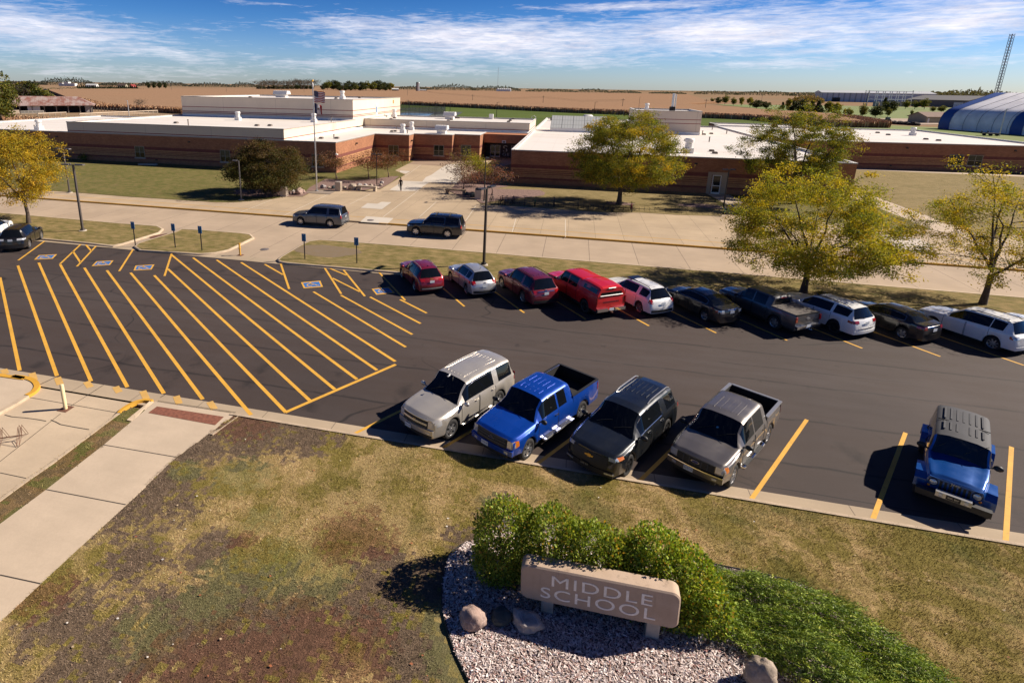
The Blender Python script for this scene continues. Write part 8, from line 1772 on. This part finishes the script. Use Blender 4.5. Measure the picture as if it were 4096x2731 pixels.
belt('far_woods', [(-200,600,4),(600,1500,5),(1500,2600,4),(2600,4200,5)], 6500, 1.8, 6000, [(.09,.10,.11),(.11,.115,.12)], 'faint bluish tree line on the horizon')  # pale blue-grey leaves carry the horizon haze in their colour
belt('far_woods', [(200,620,7)], 1250, 3., 260, [(.06,.065,.04),(.09,.08,.045)], 'scattered shrubs on the far left fields')
# ---- far buildings
def house(name, label, px_, W_, D_, h_, roofh, rz, wallm, roofm, dist=None, cat='building', parts=()):
    p = g(*px_) if dist is None else far(*px_, dist); o = thing(name, label, cat, (p.x,p.y,0), rz, 'far farm buildings'); q = MB(); q.b2(-W_/2,W_/2,-D_/2,D_/2,0,h_)
    q.add([(-W_/2,-D_/2,h_),(-W_/2,D_/2,h_),(-W_/2,0,h_+roofh-.15),(W_/2,-D_/2,h_),(W_/2,D_/2,h_),(W_/2,0,h_+roofh-.15)], [(0,2,1),(3,4,5)]); q.build('wall', wallm, o)
    q = MB(); e = .5; k = roofh/(D_/2)
    for s_ in (1,-1): q.add([(-W_/2-e,s_*(D_/2+e),h_-e*k),(W_/2+e,s_*(D_/2+e),h_-e*k),(W_/2+e,0,h_+roofh),(-W_/2-e,0,h_+roofh),(-W_/2-e,s_*(D_/2+e),h_-e*k-.2),(W_/2+e,s_*(D_/2+e),h_-e*k-.2),(W_/2+e,0,h_+roofh-.2),(-W_/2-e,0,h_+roofh-.2)], [(0,1,2,3) if s_ < 0 else (3,2,1,0),(7,6,5,4) if s_ < 0 else (4,5,6,7),(0,4,5,1),(0,3,7,4),(1,5,6,2)])
    q.build('roof', roofm, o)
    for nm, x, z, w2, h2, mm in parts: q = MB(); q.b2(x-w2/2,x+w2/2,-D_/2-.08,-D_/2+.02,z,z+h2); q.build(nm, mm, o)
    return o
M_SHEDW, M_SHEDG, M_ROOFG = mat('white_siding', (.62,.62,.60), .7), mat('grey_siding', (.24,.25,.25), .7), mat('grey_metal_roof', (.46,.47,.47), .5); M_BROWNR = mat('brown_shingle', (.085,.055,.045), .95, var=.2, vs=1); M_REDW = mat('red_siding', (.45,.05,.045), .8); M_TANW = mat('tan_siding', (.27,.25,.18), .85, var=.08, vs=.6); M_DKD = mat('dark_door', (.03,.03,.03), .8)
house('farm_shed', 'grey roofed white shed behind the clipped evergreen windbreak', LLc(790,212), 26, 14, 5, 3.4, R(20), M_SHEDW, M_ROOFG, cat='shed', parts=(('door',4,0,5,4,M_DKD),))
house('farm_house', 'brown roofed house at the right end of the evergreen windbreak', LLc(1050,210), 24, 14, 4.2, 5.0, R(10), M_TANW, M_BROWNR, cat='house', parts=(('window',-5,1.2,2,1.6,M_DKD),('window',4,1.2,2,1.6,M_DKD)))
house('red_shed', 'small red shed beside the brown roofed farm house', LLc(1138,218), 11, 10, 5, 3.2, R(75), M_REDW, mat('red_roof', (.30,.045,.04), .7), cat='shed', parts=(('door',0,0,3,3,M_SHEDW),))
house('white_barn', 'white roofed dark barn at the right end of the leafy grove', B1(1710,284), 17, 12, 5.5, 2.6, R(6), mat('maroon_siding', (.07,.03,.028), .9), M_SHEDW, cat='barn', parts=(('door',6,0,3,3.4,M_SHEDW),))
def white_farm(): 
    p = far(*B0(1270,300), 2100); o = thing('white_farmstead', 'cluster of white farm buildings far off among dark trees, upper left', 'farm', (p.x,p.y,0), 0, 'far farm buildings'); q = MB()
    for x, w_, h_ in ((-22,14,9),(0,16,12),(20,22,8)): q.b2(x-w_/2,x+w_/2,-5,5,0,h_)
    q.build('buildings', M_SHEDW, o)
white_farm()
for x, lb in ((1967,'left and larger dark-capped silo beyond the leafy grove'),(1987,'slim right silo beyond the leafy grove')):
    b_ = gp(B1(x, 288)); big = x < 1975; hh = hgt(b_, (112 if big else 108)*.340); rr2 = hgt(b_, (30 if big else 13)*.340)/2; o = thing('silo', lb, 'silo', (*b_,0), 0, 'farm silos'); q = MB(); q.lathe([(rr2,0),(rr2,hh*.86)], 18); q.build('shaft', mat('silo_concrete' , (.20,.17,.17), .8) if big else M_GALV, o); q = MB(); q.lathe([(rr2*1.02,hh*.86),(rr2*.85,hh*.95),(rr2*.4,hh),(0,hh)], 18); q.build('dome', M_TRIM if big else M_GALV, o)
house('farm_shed', 'low dark shed at the foot of the silos', B1(2035,282), 22, 10, 3, 2.5, R(-15), M_DKD, M_ROOFG, cat='shed')
for i in range(7):
    b_ = far(*B4(1052+i*16.5, 138), 1900); o = thing('grain_bin', 'grey grain bin in the row of bins on the horizon, right of the silos', 'grain bin', (b_.x,b_.y,0), 0, 'grain bins on the horizon'); q = MB(); q.lathe([(5.2,0),(5.2,8.5)], 14); q.build('shell', M_GALV, o); q = MB(); q.lathe([(5.4,8.5),(.8,11.8),(0,12)], 14); q.build('cap', M_ROOFG, o)
# rusty barn and its fences
M_RROOF = None
m, t, b = shader('rusty_tin_roof'); o_ = t.obj(); s_ = t.sep(o_); bl = t.noise(t.scl(o_,(1,.5,1)), .5, 5, .7); fn = t.noise(o_, 2.2, 4, .7); wv = t.math('PINGPONG', s_[0], .35)
c = t.mix(t.rng(bl, .40, .60), (.22,.095,.07), (.36,.29,.265)); c = t.mix(t.math('MULTIPLY', t.rng(fn, .45, .7), .55), c, (.17,.06,.045)); c = t.mix(t.math('MULTIPLY', t.rng(wv, .12, .0), .3), c, (.10,.05,.04))
t.put(b.inputs['Base Color'], c); b.inputs['Roughness'].default_value = .75; M_RROOF = m
p0 = g(*B0(375,860)); p1 = g(*B0(1740,850)); ax = (p1-p0); Lb = ax.length; rzb = math.atan2(ax.y, ax.x); mid = (p0+p1)/2
barn = thing('rusty_barn', 'open fronted old barn with a rusty tin roof at the far left', 'barn', (mid.x,mid.y,0), rzb); Lh = Lb/2; DB = 13.5
M_OLDW = mat('weathered_boards', (.055,.050,.048), .95, var=.3, vs=1.2, coord='obj'); M_POSTW = mat('grey_timber', (.30,.26,.21), .95, var=.2, vs=3, coord='obj')
q = MB(); q.b2(-Lh-1,Lh,DB*.55,DB*.58,0,3.3); q.b2(-Lh-1.2,-Lh-1,0,DB*.55,0,3.2); q.b2(Lh,Lh+.15,0,DB*.55,0,3.1); q.add([(-Lh-1.2,0,3.1),(-Lh-1.2,DB,3.1),(-Lh-1.2,DB*.5,6)], [(0,1,2),(2,1,0)]); q.b2(-Lh-14,-Lh-1.2,-.6,DB,0,3.0); q.build('board_wall', M_OLDW, barn)
q = MB(); A = [(-Lh-12,-1.2,3.0),(Lh+1.3,-1.2,3.15),(Lh-5,DB*.62,6.6),(-Lh-4,DB*.62,6.8)]; q.add(A+[(a,b_,c_-.15) for a,b_,c_ in A], [(0,1,2,3),(7,6,5,4),(0,4,5,1),(1,5,6,2)]); B_ = [(-Lh-4,DB*.62,6.8),(Lh-5,DB*.62,6.6),(Lh+1.3,DB*1.3,3.1),(-Lh-12,DB*1.3,3)]; q.add(B_, [(0,1,2,3)]); q.add([(Lh+1.3,-1.2,3.1),(Lh+1.3,DB*1.3,3.1),(Lh-5,DB*.62,6.55)], [(0,1,2)]); q.build('roof', M_RROOF, barn)
for i in range(7):
    x = -Lh+.2+i*(Lb-.4)/6; q = MB(); q.b2(x-.13,x+.13,-.13,.13,0,3.05); q.tube([(x,0,2.2),(x+.7,0,3.0)], .08, 4); q.tube([(x,0,2.2),(x-.7,0,3.0)], .08, 4); q.build('post', M_POSTW, barn)
q = MB(); q.b2(-Lh+2.9,-Lh+7.3,.2,.3,1.0,3.0); q.build('white_panel', M_SHEDW, barn); q = MB(); q.b2(Lh-2.6,Lh-.2,.1,.2,.1,2.9); q.build('peeling_door', mat('peeling_paint', (.32,.29,.26), .9, var=.5, vs=2, coord='obj'), barn)
def rail_fence(label, A, B, n, h_, rails, mr, mp, grp='wooden fences by the barn'):
    A, B = Vector((*A,0)), Vector((*B,0)); o = thing('wooden_fence', label, 'fence', A, math.atan2((B-A).y,(B-A).x), grp); L = (B-A).length; q = MB()
    for z, rr_ in rails: q.b2(0,L,-.06,.06,z-rr_,z+rr_)
    q.build('rail', mr, o); q = MB()
    for i in range(n+1): x = L*i/n; q.b2(x-.09,x+.09,.07,.25,0,h_)
    q.build('posts', mp, o)
M_RAILW = mat('pale_rail', (.50,.40,.30), .9, var=.15, vs=.5)
rail_fence('long wooden fence with one pale top rail at the cornfield edge', gp(B0(1505,945)), gp(LLc(1352,440)), 15, 1.6, ((1.45,.16),(.8,.05),(.35,.05)), M_RAILW, M_POSTW)
rail_fence('pale railed wooden fence left of the gap before the barn', gp(B0(720,925)), gp(B0(1255,900)), 5, 1.3, ((1.15,.14),), M_RAILW, M_POSTW)
rail_fence('board fence along the front of the old barn', gp(B0(400,890)), gp(B0(830,880)), 6, 1.5, ((1.35,.12),(.9,.1),(.5,.1)), mat('grey_rail', (.34,.31,.27), .9), M_POSTW)
rail_fence('pale board fence at the left edge before the barn', gp(B0(-150,900)), gp(B0(370,880)), 8, 1.6, ((1.45,.13),(1.0,.12),(.5,.12)), M_RAILW, M_POSTW)
rail_fence('thin dark back fence at the foot of the tall corn', gp(B0(1790,830)), gp(B0(2600,830)), 14, 1.5, ((1.3,.06),(.8,.05)), M_OLDW, M_POSTW)
p = Vector((*gp(LLc(1107,472)),0)); lamp('white yard light pole behind the white school roof, far left', (p.x,p.y,0), 6.3, (-1,), M_GALV, .10, 0, 'yard_light', 'lights round the sports field', .2, .4, (.5,.4))
# right: striped fabric dome, sheds, warehouse, tower
dA, dB = Vector((*gp(RZ5(1330,1120)),0)), Vector((*gp(RZ5(2161,1186)),0)); ax = (dB-dA).normalized(); rzd = math.atan2(ax.y, ax.x)
dome = thing('fabric_dome', 'long blue and white striped fabric storage dome at the right edge', 'storage building', dA, rzd); m, t, b = shader('dome_fabric'); 
prof = [(0,0),(-.15,2.2),(.2,4.2),(1.0,5.9),(2.6,7.4),(4.4,8.2),(6.4,9.0),(19.2,13.7),(20,13.85),(20.8,13.7),(33.6,9.0),(35.6,8.2),(37.4,7.4),(39,5.9),(39.8,4.2),(40.15,2.2),(40,0)]
M_DB, M_DW = mat('blue_fabric', (.015,.065,.27), .55, var=.12, vs=.4), mat('white_fabric', (.82,.81,.82), .55, var=.08, vs=.35, col2=(.66,.65,.67))
LD = 62.; xs = [0,4.6,10.1,15.6,21.1,26.4,27.4,31.6,36.5,41.5,46.5,51.5,56,LD]; bands = [1,0,0,0,0,0,1,0,0,0,0,0,1]
for i, bl_ in enumerate(bands):
    q = MB(); V = [(x, y*1.0, z) for x in (xs[i]+.03, xs[i+1]-.03) for y, z in prof]; n = len(prof); q.add(V, [(k, n+k, n+k+1, k+1) for k in range(n-1)], 0, True); q.build('fabric_panel', M_DB if bl_ else M_DW, dome, sharp=50)
q = MB(); q.add([(0.05, y, z) for y, z in prof], [tuple(range(len(prof)))]); q.add([(LD-.05, y, z) for y, z in prof], [tuple(range(len(prof)))[::-1]]); q.build('end_wall', M_DW, dome)
q = MB()
for x in xs: q.tube([(x, y-.05 if k < 9 else y, z+.04) for k, (y, z) in enumerate(prof)], .07, 4)
q.build('seam', mat('seam_grey', (.30,.30,.33), .6), dome)
house('tan_shed', 'tan shed with brown roof just left of the striped dome', RZ5(1265,1062), 17.5, 8.5, 3.0, 1.9, R(26), M_TANW, mat('pinkish_shingle', (.21,.145,.115), .95, var=.15, vs=1), cat='shed', parts=(('door',-7.5,0,1,2.1,M_SHEDW),))
b0, b1 = far(*RZ5(200,860), 1050), far(*RZ5(1300,862), 1080); L = (b1-b0).length; o = thing('warehouse', 'very long pale grey warehouse on the right horizon', 'warehouse', b0, math.atan2((b1-b0).y,(b1-b0).x), 'far industrial buildings'); q = MB(); q.b2(0,L,0,60,0,13); m, t, b = shader('ribbed_cladding'); s_ = t.sep(t.obj()); k = t.math('LESS_THAN', t.math('PINGPONG', s_[0], 3.5), .9); k = t.math('MULTIPLY', k, t.math('LESS_THAN', s_[0], L*.42)); t.put(b.inputs['Base Color'], t.mix(t.math('MULTIPLY', k, .7), (.42,.46,.52), (.16,.18,.21))); q.build('wall', m, o); q = MB(); q.add([(-1,-1,13),(L+1,-1,13),(L+1,61,13),(-1,61,13),(-1,30,16),(L+1,30,16)], [(0,1,5,4),(2,3,4,5),(0,4,3),(1,2,5)]); q.build('roof', M_ROOFG, o); q = MB(); q.b2(L*.1,L*.1+10,-.3,0,0,6); q.build('door', M_DKD, o)
house('dark_warehouse', 'dark grey warehouse with one white door left of the striped dome', RZ5(1480,850), 56, 58, 7.2, 4.6, R(-55), mat('grey_brown_cladding', (.135,.125,.115), .8), mat('dark_roof', (.115,.11,.11), .7), dist=840, parts=(('door',20,0,8,5,M_SHEDW),))
# substation frames
o = None; p = far(*RZ5(910,850), 760); o = thing('substation', 'grey steel lattice substation before the warehouse', 'substation', (p.x,p.y,0), R(30)); q = MB()
for i in range(6):
    for j in range(2):
        x, y = -24+i*9.5, j*9; q.tube([(x,y,0),(x,y,15)], .35, 4)
    q.tube([(-24+i*9.5,0,15),(-24+i*9.5,9,15)], .3, 4)
for z in (7,11,15): q.tube([(-24,0,z),(23.5,0,z)], .3, 4); q.tube([(-24,9,z),(23.5,9,z)], .3, 4)
q.build('steel_frame', M_GALV, o); q = MB()
for i in range(5): q.b2(-20+i*9,-17+i*9,2,6,0,5)
q.build('transformer', M_SHEDG, o)
# guyed lattice tower
tb_ = far(3980, 400, 420); tw_ = thing('lattice_tower', 'tall thin steel lattice tower leaning out of the right horizon', 'tower', (tb_.x,tb_.y,0), R(20)); dt_ = ray(4042, 137); TH = H+dt_.z*420/math.hypot(dt_.x, dt_.y); q = MB(); hw_ = .68
C3 = [(hw_*math.cos(a), hw_*math.sin(a)) for a in (R(90),R(210),R(330))]
C3 = [(hw_,hw_),(-hw_,hw_),(-hw_,-hw_),(hw_,-hw_)]
for x, y in C3: q.tube([(x,y,0),(x,y,TH)], .10, 4)
q.build('leg', mat('tower_steel', (.20,.21,.22), .5, .4), tw_); q = MB(); nb_ = 30
for i in range(nb_):
    z0_, z1_ = TH*i/nb_, TH*(i+1)/nb_
    for k in range(4):
        a_, b_ = C3[k], C3[(k+1)%4]; q.tube([(*a_,z0_),(*b_,z1_)], .055, 3); q.tube([(*b_,z0_),(*a_,z1_)], .055, 3)
q.build('bracing', bpy.data.materials['tower_steel'], tw_)
# power poles and wires along the field road, tall thin mast
M_WPOLE = mat('weathered_pole', (.10,.08,.065), .95)
def ppole(px_, hp, dist, arms=1, lb=None):
    b_ = far(*px_, dist); hh = hp*dist*1.0/FP/math.cos(.12); o = thing('power_pole', lb or 'thin wooden power pole in a line of poles across the far fields', 'power pole', (b_.x,b_.y,0), rnd.uniform(0,3), 'power poles across the far fields'); q = MB(); q.tube([(0,0,0),(0,0,hh)], max(.16, .00020*dist), 5); q.build('pole', M_WPOLE, o); q = MB()
    for k in range(arms): q.b2(-1.3,1.3,-.09,.09,hh-.9-k*1.1,hh-.7-k*1.1)
    q.build('crossarm', M_WPOLE, o); return b_, hh
PL = []
for px_, hp, dist in ((B4(277,160),36,760),(B4(836,178),30,520),(B4(1440,195),36,470),(B4(2122,215),38,420),(B5(1108,292),40,430),(B2(795,192),30,620),(B2(890,188),24,700),(B2(1022,190),26,800),(B1(370,268),28,900),(B1(635,272),24,900),(B1(866,272),26,900),(B1(1097,284),36,820),(B0(1120,400),28,900),(B0(1165,400),26,850),(LLc(1080,235),22,1000),(LLc(1463,205),24,1100),(LLc(1937,240),26,900),(B2(1560,440),38,340)): PL.append(ppole(px_, hp, dist))
for (a, ha), (b_, hb) in zip(PL[:4], PL[1:4]):
    q = MB()
    for dz in (.7,1.5): q.tube([(a.x,a.y,ha-dz),((a.x+b_.x)/2,(a.y+b_.y)/2,(ha+hb)/2-dz-1.6),(b_.x,b_.y,hb-dz)], .05, 3, cap=False)
    tag(q.build('power_line', M_WPOLE), 'thin power line sagging between the far field poles', 'power line', 'power lines of the far fields')
for x, lb in ((195,'left one of two tall wood poles before the warehouse'),(235,'right one of two tall wood poles before the warehouse')): ppole(B3(x-15,305), 56, 620, 2, lb)
b_ = far(*B4(1049,100), 4200); q = MB(); q.tube([(0,0,0),(0,0,150)], 1.1, 4); tag(q.build('radio_mast', mat('mast_grey', (.35,.37,.40), .7), loc=(b_.x,b_.y,0)), 'very thin radio mast standing alone on the middle horizon', 'mast')
# lane posts, tractor, site odds and ends
for i in range(22):
    u = i/21; b_ = gp(B3(5+u*395, 490+u*32)); o = MB(); o.tube([(0,0,0),(0,0,1.25)], .22, 6); tag(o.build('fence_post', M_POSTW, loc=(*b_,0)), 'short dark wooden post in the row along the park lane', 'post', 'posts along the park lane')
b_ = g(*B3(480,548)); tr_ = thing('tractor', 'dark green tractor standing at the end of the cornfield', 'tractor', (b_.x,b_.y,0), R(200)); q = MB(); q.b2(-.2,2.2,-.5,.5,.9,1.6); q.build('body', mat('tractor_green', (.015,.06,.035), .5), tr_); q = MB(); q.b2(-1.3,-.1,-.7,.7,1.0,2.6); q.build('cab', mat('cab_glass', (.05,.12,.12), .2), tr_)
for x, y, r_ in ((-.9,.9,.85),(-.9,-.9,.85),(1.6,.75,.55),(1.6,-.75,.55)): q = MB(); q.lathe([(.2,-.2),(r_,-.2),(r_,.2),(.2,.2)], 16, M=Matrix.Rotation(PI/2,4,'X')); q.build('wheel', M_TYRE, tr_, loc=(x,y,r_))
q = MB(); rr_ = random.Random(4)
bA, bB = g(*B3(560,560)), g(*B3(930,585))
for i in range(14): u = i/13; p = bA*(1-u)+bB*u; q.blob((p.x-bA.x, p.y-bA.y+rr_.uniform(-1.5,1.5), .5), (rr_.uniform(1.5,3.2),2,rr_.uniform(1.0,2.0)), i, .4, 1.5, 2)
ob = q.build('scrap_heap', mat('scrap_brown', (.035,.026,.022), .95, var=.4, vs=2), loc=(bA.x,bA.y,0)); tag(ob, 'dark heap of scrap and brush between tractor and tan shed', 'scrap heap')
p = Vector((*gp(RZ5(1922,1190)),0)); lamp('pale leaning yard light before the striped dome', (p.x,p.y,0), 8.6, (1,), M_GALV, .13, 0, 'yard_light', 'lights round the sports field', .25, .4, (.6,.4))
# parked things before the dome
for x, lb in ((1805,'dark trailer parked before the striped dome'),(1865,'dark cart beside the trailer before the striped dome')):
    b_ = g(*RZ5(x,1190)); o = thing('farm_trailer', lb, 'trailer', (b_.x,b_.y,0), R(-20)); q = MB(); q.b2(-1.6,1.6,-.8,.8,.6,.85); q.b2(-1.6,-1.5,-.8,.8,.85,1.5); q.build('bed', M_DKD, o)
    for xx in (-.8,.8): q = MB(); q.lathe([(.1,-.95),(.35,-.95),(.35,.95),(.1,.95)], 12, M=Matrix.Rotation(PI/2,4,'X')); q.build('wheel', M_TYRE, o, loc=(xx,0,.35))
bsn = g(*B0(845,400)); o = thing('field_sign', 'small blue sign board on posts behind the barn bushes', 'sign', (bsn.x*.6,bsn.y*.6,0)); q = MB(); q.b2(-2.2,2.2,-.08,.08,2.2,4.8); q.build('board', mat('sign_navy', (.02,.035,.14), .5), o)
for x in (-2,2): q = MB(); q.b2(x-.1,x+.1,.09,.3,0,4.8); q.build('post', M_WPOLE, o)
